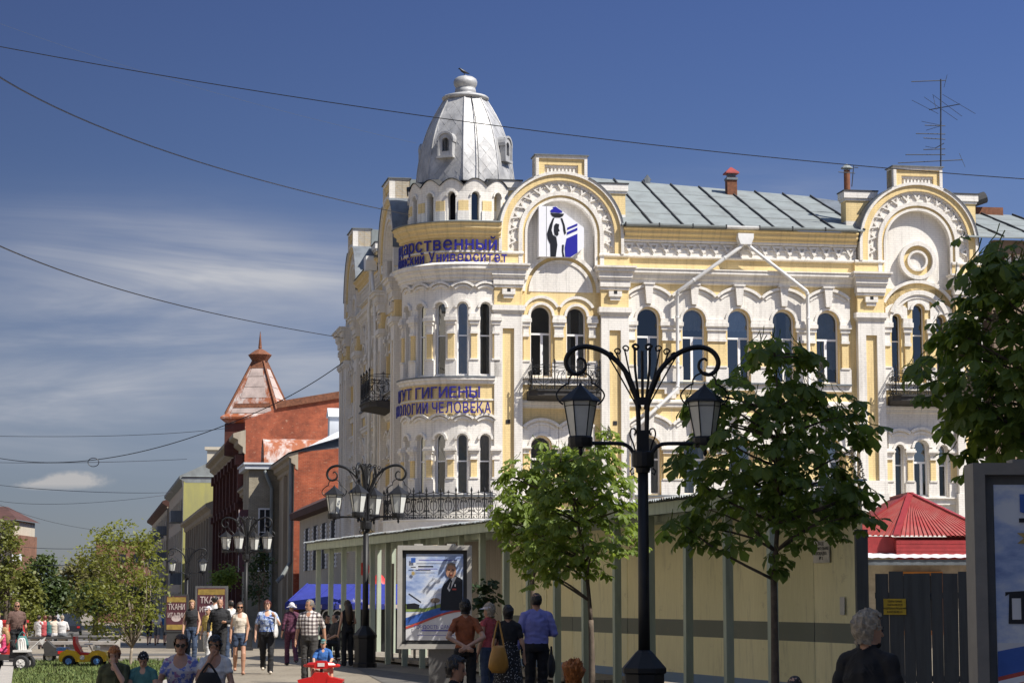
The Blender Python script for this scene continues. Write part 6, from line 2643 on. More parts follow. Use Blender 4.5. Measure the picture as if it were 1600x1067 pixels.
leaf_mat('chestnut_leaf', (0.070, 0.115, 0.024), (0.140, 0.200, 0.038), (0.45, 0.60, 0.08), .5)
leaf_mat('sunlit_leaf', (0.120, 0.180, 0.030), (0.20, 0.27, 0.045), (0.5, 0.62, 0.08), .5)  # lighter copy of the chestnut leaf: sunlight put into its colour
leaf_mat('small_leaf', (0.11, 0.13, 0.020), (0.21, 0.22, 0.045), (0.42, 0.45, 0.06), .4)
leaf_mat('avenue_leaf', (0.040, 0.070, 0.016), (0.085, 0.115, 0.028), (0.15, 0.2, 0.03), .3)
leaf_mat('spring_leaf', (0.115, 0.105, 0.035), (0.17, 0.15, 0.055), (0.2, 0.2, 0.05), .3)
leaf_mat('willow_leaf', (0.115, 0.130, 0.022), (0.185, 0.190, 0.040), (0.3, 0.32, 0.05), .35)
leaf_mat('dark_leaf', (0.020, 0.040, 0.014), (0.040, 0.070, 0.020), (0.06, 0.10, 0.02), .25)
plain('bark', (0.13, 0.10, 0.075), .95, var=.4, scale=9, bump=.5)
plain('bark_pale', (0.34, 0.28, 0.21), .9, var=.5, scale=7)
plain('blossom', (0.50, 0.42, 0.30), .8)


def in_poly(x, y, P):
    c = False
    for (x0, y0), (x1, y1) in zip(P, P[1:] + P[:1]):
        if (y0 > y) != (y1 > y) and x < (x1 - x0) * (y - y0) / (y1 - y0) + x0:
            c = not c
    return c


def leaflet(m, base, d, side, up, L, W):
    """one folded obovate leaflet"""
    def P(a, b, h=0.0):
        return base + d * (a * L) + side * (b * W) + up * h * L
    drop = -.10
    A, B, C, D, E = P(0, 0), P(.45, 0, .02), P(.78, 0, -.02), P(1, 0, drop), None
    for sg in (-1, 1):
        l1, l2 = P(.45, sg * .36, .06), P(.75, sg * .5, .05)
        m.face([A, l1, B] if sg > 0 else [A, B, l1], raw=True, uvs=[(0, 0)] * 3)
        m.face([B, l1, l2, C] if sg > 0 else [B, C, l2, l1], raw=True, uvs=[(0, 0)] * 4)
        m.face([C, l2, D] if sg > 0 else [C, D, l2], raw=True, uvs=[(0, 0)] * 3)


def palmate(m, rnd, n=7, L=.19):
    """compound chestnut leaf: leaflets fan out from one point and hang"""
    o = Vector((0, 0, 0))
    for k in range(n):
        a = RAD(-135 + 270 * k / (n - 1)) + rnd.uniform(-.08, .08)
        droop = rnd.uniform(.35, .75)
        d = Vector((math.cos(a), math.sin(a), -droop)).normalized()
        side = d.cross(Vector((0, 0, 1))).normalized()
        up = side.cross(d).normalized()
        ll = L * (1.0 - .32 * abs(2 * k / (n - 1) - 1)) * rnd.uniform(.9, 1.1)
        leaflet(m, o, d, side, up, ll, ll * .55)
    m.tube([o, Vector((-.10, 0, .03)), Vector((-.17, 0, .09))], .006, 3, caps=False)


LEAF_SETS = {}
for mt in ('chestnut_leaf', 'sunlit_leaf'):
    LEAF_SETS[mt] = []
    for k in range(9):
        rn = random.Random(50 + k)
        m = MB()
        palmate(m, rn, rn.choice([5, 6, 7, 7]), .19)
        LEAF_SETS[mt].append(m.mesh('leaf', mt))


def limb(m, a, b, r0, r1, rnd, bend=.12, n=6):
    pts = []
    L = (b - a).length
    off = Vector((rnd.uniform(-1, 1), rnd.uniform(-1, 1), rnd.uniform(-.2, .6))) * L * bend
    for k in range(n + 1):
        t_ = k / n
        pts.append(a.lerp(b, t_) + off * math.sin(PI * t_))
    m.tube(pts, r0, 7, radii=[r0 + (r1 - r0) * k / n for k in range(n + 1)])
    return pts


def sample_outline(rnd, outline, n, Y, depth, spread=0.0):
    xs, ys = [p[0] for p in outline], [p[1] for p in outline]
    pts = []
    while len(pts) < n:
        x, y = rnd.uniform(min(xs), max(xs)), rnd.uniform(min(ys), max(ys))
        if not in_poly(x, y, outline):
            continue
        # thinner towards the outline's left/right edge at this height
        row = [q for q in range(int(min(xs)), int(max(xs)), 6) if in_poly(q, y, outline)]
        hw = max((row[-1] - row[0]) / 2, 8) if row else 8
        cx = (row[0] + row[-1]) / 2 if row else x
        e = max(0.12, 1 - ((x - cx) / hw) ** 2) ** .5
        d = rnd.uniform(-1, 1) * depth * e * min(1, hw * Y / F_PX / depth)
        pts.append(at(x, y, Y + d))
    return pts


def chestnut(label, Y, trunk_px, fork_y, outline, nleaf, depth, seed, blossoms=0, trunk_r=.065, clumps=26, size=1.0, base_z=0.0, mat='chestnut_leaf'):
    rnd = random.Random(seed)
    LEAF_MESH = LEAF_SETS[mat]
    base = at(trunk_px, 935, Y)
    base.z = base_z
    o = empty('chestnut_tree', base, 0, label, 'tree')
    fork = at(trunk_px + rnd.uniform(-2, 2), fork_y, Y)
    m = MB()
    limb(m, Vector((0, 0, 0)), fork - base, trunk_r, trunk_r * .72, rnd, .015, 8)
    trunk = m.build('trunk', 'bark', o, smooth=True)
    tips = sample_outline(rnd, outline, clumps, Y, depth * .8)
    top = max(tips, key=lambda p: p.z)
    tips.sort(key=lambda p: p.z)
    main = MB()
    lead = limb(main, fork - base, top - base - Vector((0, 0, .2)), trunk_r * .6, .012, rnd, .05, 8)
    for p in tips:
        q = p - base
        # start lower on the leader
        k = min(range(len(lead)), key=lambda i: abs(lead[i].z - (q.z - (Vector((q.x, q.y, 0)) - Vector((lead[i].x, lead[i].y, 0))).length * .45)))
        limb(main, lead[k], q, .022, .007, rnd, .12, 5)
    main.build('limbs', 'bark', trunk, smooth=True)
    cr = MB()
    crown = link_obj('crown', None, o)
    spots = []
    for p in tips:
        for _ in range(max(1, int(nleaf * .55 / clumps))):
            spots.append(p + Vector((rnd.gauss(0, .16), rnd.gauss(0, .16), rnd.gauss(0, .13))) * size)
    spots += sample_outline(rnd, outline, nleaf - len(spots), Y, depth)
    cc = sum(spots, Vector()) / len(spots)
    spots.sort(key=lambda p: p.y)
    extra = MB()
    for i, p in enumerate(spots):
        out = Vector((p.x - cc.x, p.y - cc.y, 0))
        a = math.atan2(out.y, out.x) + rnd.uniform(-1.2, 1.2)
        s_ = rnd.uniform(.6, 1.35) * size
        M = Matrix.Translation(p - base) @ Matrix.Rotation(a, 4, 'Z') @ Matrix.Rotation(rnd.uniform(-.1, .75), 4, 'Y') @ Matrix.Rotation(rnd.uniform(-.4, .4), 4, 'X') @ Matrix.Scale(s_, 4)
        me = LEAF_MESH[rnd.randrange(len(LEAF_MESH))]
        if i < 295:
            l = link_obj('leaf', me, crown)
            l.matrix_local = M
        else:
            vs = [M @ v.co for v in me.vertices]
            i0 = len(extra.v)
            extra.v += [tuple(v) for v in vs]
            for f in me.polygons:
                extra.f.append(tuple(i0 + j for j in f.vertices))
                extra.uv.append([(0, 0)] * len(f.vertices))
                extra.mi.append(0)
    if extra.v:
        extra.build('foliage', mat, o, kind='stuff')
    for k in range(blossoms):
        p = tips[rnd.randrange(len(tips))] - base + Vector((rnd.uniform(-.1, .1), -depth * .5, .1))
        b = MB()
        for j in range(26):
            t_ = j / 26
            a = j * 2.4
            r_ = .05 * (1 - t_) + .008
            c = p + Vector((r_ * math.cos(a), r_ * math.sin(a), .26 * t_))
            b.tube([c - Vector((.012, 0, 0)), c, c + Vector((.014, 0, .006))], .016, 4, radii=[.004, .017, .004])
        b.build('blossom', 'blossom', o)
    return o


T2_OUT = [(1215, 515), (1250, 535), (1275, 570), (1285, 625), (1320, 640), (1355, 650), (1352, 695), (1318, 715), (1330, 740), (1350, 770), (1345, 830), (1300, 850), (1250, 862), (1215, 895), (1180, 880), (1130, 865), (1085, 850), (1062, 822), (1090, 780), (1052, 740), (1050, 705), (1080, 650), (1120, 595), (1160, 560), (1185, 525)]
T3_OUT = [(1545, 366), (1520, 410), (1502, 445), (1492, 500), (1480, 525), (1455, 540), (1436, 565), (1424, 592), (1455, 605), (1484, 640), (1472, 668), (1508, 690), (1525, 722), (1730, 722), (1740, 400), (1640, 372), (1590, 402), (1568, 388)]
TB_OUT = [(940, 662), (965, 672), (975, 700), (962, 722), (985, 752), (985, 800), (1012, 832), (1003, 862), (965, 875), (950, 900), (905, 900), (880, 908), (862, 928), (850, 900), (832, 860), (822, 820), (842, 770), (852, 712), (890, 688), (920, 694)]
TA_OUT = [(788, 722), (800, 735), (812, 760), (835, 730), (850, 700), (885, 692), (890, 740), (880, 800), (870, 860), (850, 892), (820, 902), (800, 872), (775, 842), (764, 800), (778, 770), (782, 745)]
chestnut('dark green chestnut tree with thin trunk before the hoarding, right of the big lamp', 30.4, 1209, 905, T2_OUT, 680, 1.15, 11, 4, .062, 44, 1.02)
chestnut('large-leaved chestnut tree hanging into the picture above the right poster stand', 23.0, 1640, 780, T3_OUT, 640, 1.1, 12, 8, .09, 40, 1.0)
chestnut('bright green chestnut tree whose trunk forks low, left of the big lamp', 36.0, 924, 968, TB_OUT, 560, .95, 13, 2, .06, 36, .84, mat='sunlit_leaf')
chestnut('bright green chestnut tree behind the man in the blue shirt', 40.5, 833, 905, TA_OUT, 380, .9, 14, 0, .055, 26, .84, mat='sunlit_leaf')


def leafy_tree(name, label, Y, trunk_px, base_y, fork_y, outline, n, lsize, depth, seed, mat, bark='bark', trunk_r=.05, clumps=20, group=None, clump_sd=.3, base_z=None, stems=1, elong=1.8):
    """tree whose crown is many small separate leaves gathered in clumps"""
    rnd = random.Random(seed)
    base = at(trunk_px, 935, Y)
    base.z = gz(Y) if base_z is None else base_z
    o = empty(name, base, 0, label, 'tree', group)
    fork = at(trunk_px, fork_y, Y) - base
    m = MB()
    limb(m, Vector((0, 0, 0)), fork, trunk_r, trunk_r * .8, rnd, .03, 5)
    tips = sample_outline(rnd, outline, clumps, Y, depth * .85)
    for p in tips:
        q = p - base
        limb(m, fork, q, trunk_r * (.55 if rnd.random() < .3 else .3), trunk_r * .08, rnd, .14, 6)
    m.build('trunk', bark, o, smooth=True)
    c = MB()
    free = sample_outline(rnd, outline, n // 3, Y, depth)
    for i in range(n):
        if i < len(free):
            p = free[i] - base
        else:
            t_ = tips[rnd.randrange(len(tips))]
            p = t_ - base + Vector((rnd.gauss(0, clump_sd), rnd.gauss(0, clump_sd), rnd.gauss(0, clump_sd * .8)))
        a, b = rnd.uniform(0, 2 * PI), rnd.uniform(-.9, .9)
        s_ = lsize * rnd.uniform(.6, 1.3)
        d = Vector((math.cos(a) * math.cos(b), math.sin(a) * math.cos(b), math.sin(b) - .35)).normalized()
        w = d.cross(Vector((rnd.uniform(-1, 1), rnd.uniform(-1, 1), 1))).normalized()
        c.face([p, p + d * s_ * .5 + w * s_ / elong * .55, p + d * s_, p + d * s_ * .5 - w * s_ / elong * .55], raw=True, uvs=[(0, 0)] * 4)
    c.build('crown', mat, o, kind='stuff')
    return o


T4_OUT = [(190, 808), (212, 815), (232, 835), (250, 880), (246, 930), (240, 960), (225, 985), (192, 1003), (150, 992), (122, 975), (104, 950), (110, 905), (130, 872), (150, 838), (170, 815)]
leafy_tree('small_leaved_tree', 'small-leaved yellow-green young tree growing in the lawn', 56, 206, 1040, 1012, T4_OUT, 5200, .105, 1.1, 21, 'small_leaf', 'bark_pale', .042, 34, None, .17, .03)
AV = 'trees along the avenue'
leafy_tree('avenue_tree', 'light willow-green tree in front of the far apartment house', 170, 12, 960, 930, [(-60, 830), (0, 800), (28, 815), (36, 870), (30, 930), (36, 960), (-60, 965)], 3800, .34, 3.0, 31, 'willow_leaf', 'bark', .25, 30, AV, .42)
leafy_tree('avenue_tree', 'dark green round-topped tree in the middle of the avenue', 300, 64, 960, 935, [(42, 890), (56, 871), (76, 870), (90, 884), (96, 920), (92, 955), (40, 958), (36, 920)], 3000, .65, 4, 32, 'avenue_leaf', 'bark', .35, 26, AV, .6)
leafy_tree('avenue_tree', 'lower yellowish tree left of the avenue opening', 200, 42, 965, 945, [(24, 905), (40, 893), (58, 905), (62, 950), (22, 962)], 2200, .40, 2.2, 33, 'willow_leaf', 'bark', .2, 18, AV, .4)
leafy_tree('avenue_tree', 'brownish spring tree right of the avenue opening', 260, 118, 965, 935, [(98, 900), (104, 880), (120, 866), (148, 868), (170, 880), (175, 955), (100, 958)], 3400, .52, 4, 34, 'spring_leaf', 'bark', .3, 26, AV, .55)
leafy_tree('avenue_tree', 'deep green tree low in the avenue beside the parked cars', 220, 82, 965, 950, [(64, 918), (84, 905), (104, 915), (112, 955), (60, 962)], 2200, .45, 2.5, 35, 'avenue_leaf', 'bark', .2, 18, AV, .4)
leafy_tree('avenue_tree', 'mid green tree showing behind the small-leaved lawn tree', 190, 150, 970, 945, [(120, 925), (140, 912), (180, 908), (225, 915), (240, 955), (116, 960)], 2400, .42, 2.5, 36, 'avenue_leaf', 'bark', .25, 18, AV, .4)
leafy_tree('hedge_bush', 'clipped green bush behind the man with the teal bag', 96, 54, 985, 978, [(34, 968), (42, 956), (62, 954), (72, 962), (76, 984), (34, 986)], 1600, .12, .8, 37, 'small_leaf', 'bark', .03, 16, None, .15)
leafy_tree('street_tree', 'thin dark street tree beside the second lamp against the beige bay', 96, 405, 985, 930, [(392, 880), (402, 860), (415, 862), (424, 890), (420, 930), (400, 945), (388, 925)], 900, .16, .8, 38, 'dark_leaf', 'bark', .05, 12, None, .2)
leafy_tree('street_bush', 'bright green shrub above the larger maroon poster', 104, 347, 985, 925, [(330, 905), (338, 892), (355, 889), (366, 898), (364, 914), (334, 916)], 900, .16, .7, 39, 'chestnut_leaf', 'bark', .05, 10, None, .2)
leafy_tree('climbing_plant', 'dark broad-leaved plant behind the right side of the man poster', 46, 760, 1040, 960, [(746, 925), (752, 908), (768, 905), (776, 920), (780, 940), (772, 965), (748, 962)], 170, .16, .25, 40, 'dark_leaf', 'bark', .02, 10, None, .08, elong=1.4)
# ------------------------------------------------------------------ people
def cloth(name, col, var=.25, scale=14, rough=.85):
    m = plain(name, col, rough, var=var, scale=scale)
    return m


plain('skin_light', (0.52, 0.30, 0.20), .55, var=.15, scale=10)
plain('skin_tan', (0.40, 0.21, 0.13), .55, var=.15, scale=10)
cloth('cloth_black', (0.012, 0.012, 0.014))
cloth('cloth_white', (0.62, 0.60, 0.58))
cloth('cloth_cream', (0.60, 0.52, 0.42))
cloth('cloth_denim', (0.035, 0.055, 0.10))
cloth('cloth_blue', (0.03, 0.12, 0.36))
cloth('cloth_shirtblue', (0.20, 0.21, 0.50), .12)
cloth('cloth_orange', (0.30, 0.085, 0.03))
cloth('cloth_coral', (0.46, 0.08, 0.085))
cloth('cloth_pink', (0.58, 0.06, 0.16))
cloth('cloth_purple', (0.12, 0.035, 0.07), .6, 22)
cloth('cloth_olive', (0.065, 0.07, 0.030), .5, 9)
cloth('cloth_teal', (0.07, 0.19, 0.18))
cloth('cloth_brown', (0.13, 0.075, 0.06), .4, 30)
cloth('cloth_greyshort', (0.16, 0.17, 0.18))
cloth('cloth_darkgrey', (0.045, 0.042, 0.040))
cloth('cloth_yellow', (0.50, 0.36, 0.10))
cloth('bag_tan', (0.42, 0.20, 0.03), .3, 5, .45)
plain('hair_dark', (0.012, 0.009, 0.008), .5, var=.5, scale=40)
plain('hair_brown', (0.05, 0.028, 0.016), .55, var=.5, scale=40)
plain('hair_red', (0.13, 0.03, 0.018), .5, var=.5, scale=40)
plain('hair_ginger', (0.36, 0.12, 0.025), .55, var=.5, scale=40)
plain('hair_blond', (0.38, 0.22, 0.09), .55, var=.5, scale=40)
plain('hair_ash', (0.36, 0.30, 0.22), .6, var=.5, scale=40)
plain('hair_grey', (0.16, 0.14, 0.12), .6, var=.4, scale=40)
plain('hat_white', (0.60, 0.57, 0.60), .8)
plain('lens_black', (0.008, 0.008, 0.008), .1)
plain('lip', (0.30, 0.09, 0.08), .5)
t = NT('cloth_floral')
n1 = t.noise(t.tex('Object'), 16, 2)
n2 = t.noise(t.mapped('Object', (1, 1, 1), loc=(5, 3, 1)), 11, 2)
c = t.mix(t.ramp(n1, [(.50, 0), (.54, 1)]), (0.50, 0.46, 0.48), (0.12, 0.16, 0.42))
t.color(t.mix(t.ramp(n2, [(.60, 0), (.63, 1)]), c, (0.30, 0.14, 0.26)))
t.set(Roughness=.8)
t = NT('cloth_bluefloral')
n1 = t.noise(t.tex('Object'), 13, 2)
c = t.mix(t.ramp(n1, [(.44, 0), (.5, 1)]), (0.07, 0.13, 0.36), (0.34, 0.42, 0.58))
t.color(t.mix(t.ramp(t.noise(t.tex('Object'), 30, 2), [(.56, 0), (.6, 1)]), c, (0.55, 0.58, 0.62)))
t.set(Roughness=.8)
t = NT('cloth_plaid')
sx = t.node('ShaderNodeSeparateXYZ')
t.link(t.tex('Object'), sx.inputs[0])


def stripes(t, src, f, w):
    m1 = t.node('ShaderNodeMath', operation='MULTIPLY')
    m1.inputs[1].default_value = f
    t.link(src, m1.inputs[0])
    m2 = t.node('ShaderNodeMath', operation='FRACT')
    t.link(m1.outputs[0], m2.inputs[0])
    return t.ramp(m2.outputs[0], [(0, 0), (w, 0), (w + .02, 1), (.97, 1), (1.0, 0)])


a, b = stripes(t, sx.outputs['X'], 13, .42), stripes(t, sx.outputs['Z'], 13, .42)
t.color(t.mix(b, t.mix(a, (0.07, 0.055, 0.06), (0.26, 0.22, 0.21)), t.mix(a, (0.26, 0.22, 0.21), (0.62, 0.58, 0.54))))
t.set(Roughness=.8)
t = NT('cloth_dots')
vo = t.node('ShaderNodeTexVoronoi', Scale=34.0)
t.link(t.tex('Object'), vo.inputs['Vector'])
t.color(t.mix(t.ramp(vo.outputs['Distance'], [(.22, 1), (.28, 0)]), (0.012, 0.012, 0.014), (0.40, 0.40, 0.40)))
t.set(Roughness=.85)


def swept(V, Fc, chain, seg=10):
    """closed loft through rings: chain of (centre, ax, ay, rx, ry)"""
    base = len(V)
    for c, ax, ay, rx, ry in chain:
        for k in range(seg):
            a = 2 * PI * k / seg
            V.append(tuple(c + ax * (rx * math.cos(a)) + ay * (ry * math.sin(a))))
    n = len(chain)
    for i in range(n - 1):
        for k in range(seg):
            k2 = (k + 1) % seg
            Fc.append((base + i * seg + k, base + i * seg + k2, base + (i + 1) * seg + k2, base + (i + 1) * seg + k))
    Fc.append(tuple(base + k for k in range(seg))[::-1])
    Fc.append(tuple(base + (n - 1) * seg + k for k in range(seg)))


def capsule(V, Fc, p0, r0, p1, r1, seg=10, flat=1.0):
    p0, p1 = Vector(p0), Vector(p1)
    d = p1 - p0
    L = d.length
    ax_ = d.normalized() if L > 1e-6 else Vector((0, 0, 1))
    u = ax_.orthogonal().normalized()
    if abs(ax_.x) < .9:
        u = (Vector((1, 0, 0)) - ax_ * ax_.x).normalized()
    v = ax_.cross(u)
    ch = []
    for k in range(4):
        a = PI / 2 * (k + .15) / 4
        ch.append((p0 - ax_ * (r0 * math.cos(a)), u, v, r0 * math.sin(a), r0 * math.sin(a) * flat))
    ch.append((p0, u, v, r0, r0 * flat))
    ch.append((p1, u, v, r1, r1 * flat))
    for k in range(3, -1, -1):
        a = PI / 2 * (k + .15) / 4
        ch.append((p1 + ax_ * (r1 * math.cos(a)), u, v, r1 * math.sin(a), r1 * math.sin(a) * flat))
    swept(V, Fc, ch, seg)


ARMS = {
    'down': ((.25, .03, 1.11), (.27, -.04, .87)),
    'swingf': ((.25, -.05, 1.12), (.25, -.20, .92)),
    'swingb': ((.26, .13, 1.13), (.29, .13, .89)),
    'behind': ((.31, .13, 1.14), (.05, .19, 1.00)),
    'bent': ((.26, .03, 1.12), (.15, -.20, 1.13)),
    'strap': ((.28, -.02, 1.15), (.19, -.14, 1.32)),
    'face': ((.20, -.20, 1.17), (.04, -.17, 1.44)),
    'lap': ((.27, -.06, 1.12), (.11, -.27, 1.00)),
    'bars': ((.27, -.14, 1.18), (.24, -.36, 1.10)),
    'away': ((.26, .0, 1.12), (.22, -.10, .90)),
}


def person(label, loc, rz, H, skin='skin_light', top='cloth_white', bottom='cloth_denim', sleeve=.8, leg=1.0, pose='stand', arms=('down', 'down'), hair=('short', 'hair_brown'), build=1.0, vox=.014, skirt=None, seat=.45, head_turn=0.0, head_nod=0.0, neckline=0.0, shoe='cloth_black', group=None, fem=False, glasses=False, face=True, lean=0.0, hands=True):
    k = H / 1.7
    V, Fc, segs = [], [], []        # segs: (p0, r0, p1, r1, region) for colouring
    dz = 0.0
    if pose in ('sit', 'ride'):
        dz = seat / k - .84
    up = Vector((0, 0, dz))

    def tz(p):
        p = Vector(p)
        if lean and p.z > .93:
            h = p.z - .93
            p = Vector((p.x, p.y - h * lean, p.z - h * lean * lean * .5))
        return p + up

    def cap(p0, r0, p1, r1, reg, seg=10, flat=1.0):
        p0, p1 = Vector(p0) * 1.0, Vector(p1) * 1.0
        capsule(V, Fc, p0 * k, r0 * k, p1 * k, r1 * k, seg, flat)
        segs.append((p0 * k, r0 * k, p1 * k, r1 * k, reg))
    X, Yv = Vector((1, 0, 0)), Vector((0, 1, 0))
    b = build
    sw = (.142 if fem else .162) * (1 + (b - 1) * .75)
    # torso rings from hips to neck
    if fem:
        rings = [(.86, .150, .105, .01), (.92, .170, .115, .015), (1.0, .150, .105, .005), (1.08, .130, .098, -.005), (1.18, .145, .112, -.012), (1.27, .158, .118, -.015), (1.35, .150, .100, .0), (1.41, .105, .075, .008), (1.455, .055, .055, .01)]
    else:
        rings = [(.86, .150, .105, .005), (.92, .162, .112, .01), (1.0, .158, .110, .0), (1.1, .160, .112, -.005), (1.2, .172, .118, -.005), (1.3, .176, .118, .0), (1.37, .162, .098, .005), (1.425, .105, .075, .01), (1.46, .06, .058, .01)]
    ch = []
    for z, rx, ry, yo in rings:
        c = tz((0, yo, z))
        f = b if z < 1.35 else 1 + (b - 1) * .5
        ch.append((c * k, X, Yv, rx * f * k, ry * (f ** 1.3) * k))
    swept(V, Fc, ch, 14)
    # colouring segments for the torso
    hem = 1.0
    for z0, z1, reg in ((.86, hem - .04, 'bottom'), (hem, 1.36, 'top')):
        for x in (-.07, .07):
            segs.append((tz((x, 0, z0)) * k, .11 * b * k, tz((x, 0, z1)) * k, .11 * b * k, reg))
    # neck and head
    hb = tz((0, .012, 1.44))
    ht = tz((0, -.004, 1.535))
    cap(hb, .056, ht, .052, 'skin')
    Mh = Matrix.Translation(tz((0, .0, 1.535))) @ Matrix.Rotation(head_turn, 4, 'Z') @ Matrix.Rotation(head_nod, 4, 'X')

    def hp(x, y, z):
        return Mh @ Vector((x, y, z))
    hs = .97 if fem else 1.0
    ch = []
    for z, rx, ry, yo in ((-.065, .030, .030, -.050), (-.05, .046, .052, -.035), (-.01, .060, .075, -.018), (.04, .068, .088, -.006), (.085, .072, .094, .002), (.125, .068, .088, .006), (.15, .05, .068, .006), (.163, .022, .03, .006)):
        c = hp(0, yo * hs, z * hs)
        ch.append((c * k, (Mh.to_3x3() @ X), (Mh.to_3x3() @ Yv), rx * hs * k, ry * hs * k))
    swept(V, Fc, ch, 14)
    segs.append((hp(0, 0, 0) * k, .07 * k, hp(0, 0, .09) * k, .08 * k, 'skin'))
    if face:
        cap(hp(0, -.085, .045), .010, hp(0, -.108, .012), .014, 'skin', 8)
        for s in (-1, 1):
            cap(hp(s * .070, .012, .045), .013, hp(s * .072, .010, .02), .010, 'skin', 6)
    # arms
    for s, an in zip((-1, 1), arms):
        e, w = ARMS[an]
        S = tz((s * sw, .008, 1.372))
        E = tz((s * (e[0] + (b - 1) * .10) - s * .0 + s * (sw - .185), e[1], e[2]))
        Wp = tz((s * (w[0] + (b - 1) * (.10 if w[0] > .2 else .03)) + s * (sw - .185), w[1], w[2]))
        if an == 'behind':
            Wp = tz((s * .02, .20 * b, 1.0))
        ru, re, rw = (.048, .038, .028) if fem else (.053, .043, .032)
        ru *= b ** .5
        cap(tz((s * .035, .014, 1.435)), .046, S + Vector((-s * .01, .004, .012)), ru * .92, 'top' if sleeve > 0 else 'skin')
        cl = .008 if sleeve > 0 else 0
        su = min(sleeve, 1.0)
        if sleeve > 0:
            Q = S.lerp(E, su)
            cap(S, ru + cl, Q, ru + (re - ru) * su + cl, 'top')
            if su < 1:
                cap(Q, ru + (re - ru) * su, E, re, 'skin')
        else:
            cap(S, ru, E, re, 'skin')
            segs.append(((S - Vector((s * .04, 0, 0))) * k, ru * k * .9, (S - Vector((s * .05, 0, .02))) * k, ru * k * .9, 'top'))
        if sleeve > 1:
            Q = E.lerp(Wp, sleeve - 1)
            cap(E, re + cl, Q, rw + .012, 'top')
            cap(Q, rw, Wp, rw, 'skin')
        else:
            cap(E, re, Wp, rw, 'skin')
        # hand: palm, four fingers, thumb
        if hands:
            d = (Wp - E).normalized()
            if an == 'face':
                d = (Vector((-s * .02, .02, 1)) + d * .4).normalized()
            if an == 'bars':
                d = Vector((0, -1, -.15)).normalized()
            sd_ = Vector((0, 1, 0)) if an in ('down', 'swingf', 'swingb', 'away') else Vector((s * .6, 0, .8))
            sd_ = (sd_ - d * sd_.dot(d)).normalized()
            nrm = d.cross(sd_)
            pc = Wp + d * .045
            cap(Wp + d * .01, .030, Wp + d * .075, .034, 'skin', 8, .55)
            curl = nrm * (.5 if nrm.dot(Vector((-s, 0, 0))) > 0 else -.5)
            for j in range(4):
                o_ = (j - 1.5) * .019
                L_ = (.062, .070, .066, .052)[j]
                kp = Wp + d * .082 + sd_ * o_
                m1 = kp + (d + curl * .25).normalized() * L_ * .55
                m2 = m1 + (d + curl * 1.2).normalized() * L_ * .5
                cap(kp, .0105, m1, .0098, 'skin', 6)
                cap(m1, .0098, m2, .0085, 'skin', 6)
            t0 = Wp + d * .03 + sd_ * -.030
            t1 = t0 + (d * .7 - sd_ * .6 + curl * .4).normalized() * .035
            cap(t0, .0125, t1, .011, 'skin', 6)
            cap(t1, .011, t1 + (d + curl * .5).normalized() * .03, .0095, 'skin', 6)
    # legs
    for s in (-1, 1):
        Hp = tz((s * .088 * (1 + (b - 1) * .5), .0, .88))
        if pose == 'walk':
            fr = s > 0
            Kn = Vector((s * .09, -.13 if fr else .03, .49 if fr else .48))
            An = Vector((s * .085, -.15 if fr else .26, .085 if fr else .16))
        elif pose == 'sit':
            Kn = Vector((s * .12, -.42, seat / k + .09))
            An = Vector((s * .12, -.44, .085))
        elif pose == 'ride':
            Kn = Vector((s * .24, -.34, seat / k + .12))
            An = Vector((s * .26, -.42, seat / k - .20))
        else:
            Kn = Vector((s * .095, -.01, .49))
            An = Vector((s * .10, .03, .085))
        rt, rk, ra = (.085, .055, .038) if fem else (.085, .058, .042)
        rt *= b ** .8
        cl = .014
        if leg >= 1:
            cap(Hp, rt + .006, Kn, rk + cl, 'bottom')
            cap(Kn, rk + cl, An, ra + .028, 'bottom')
        elif leg > .5:
            Q = Kn.lerp(An, leg * 2 - 1)
            cap(Hp, rt, Kn, rk + cl, 'bottom')
            cap(Kn, rk + cl, Q, .06, 'bottom')
            cap(Kn, rk, An, ra, 'skin')
        else:
            Q = Hp.lerp(Kn, leg * 2)
            if leg > .02:
                cap(Hp, rt, Q, rt * .8 + cl, 'bottom')
            cap(Q, rt * .76, Kn, rk, 'skin')
            cap(Kn, rk + .004, Kn.lerp(An, .35), rk + .004, 'skin')
            cap(Kn.lerp(An, .35), rk, An, ra, 'skin')
        fd_ = Vector((s * .12, -1, 0)).normalized()
        ft = Vector((An.x, An.y, An.z - .045))
        cap(ft - fd_ * .05, .042, ft + fd_ * .13, .035, 'shoe', 8, .8)
        cap(An, .036, ft, .04, 'shoe' if leg >= 1 else 'skin', 8)
    if skirt:
        z0, z1, w0, w1 = 1.0, skirt[0], .165 * b, skirt[1]
        ch = [(tz((0, .005, z0 + (z1 - z0) * q)) * k, X, Yv, (w0 + (w1 - w0) * q) * k, (w0 * .75 + (w1 - w0 * .75) * q) * k) for q in (0, .33, .66, 1)]
        swept(V, Fc, ch, 18)
        for q in range(4):
            z = z0 + (z1 - z0) * q / 3
            segs.append((tz((-.06, 0, z)) * k, (w0 + (w1 - w0) * q / 3) * k, tz((.06, 0, z)) * k, (w0 + (w1 - w0) * q / 3) * k, 'bottom'))
    # union -> one continuous skin
    me = bpy.data.meshes.new('body')
    me.from_pydata(V, [], Fc)
    ob = bpy.data.objects.new('body_tmp', me)
    COL.objects.link(ob)
    md = ob.modifiers.new('r', 'REMESH')
    md.mode = 'VOXEL'
    md.voxel_size = vox * k
    md.use_smooth_shade = True
    PENDING.append(dict(ob=ob, me=me, segs=segs, label=label, loc=loc, rz=rz, k=k, mats=[skin, top, bottom, shoe], hair=hair, Mh=Mh, hs=hs, glasses=glasses, face=face, group=group, H=H, tz=tz, neck=neckline, skin=skin))


PENDING = []
REG = {'skin': 0, 'top': 1, 'bottom': 2, 'shoe': 3}


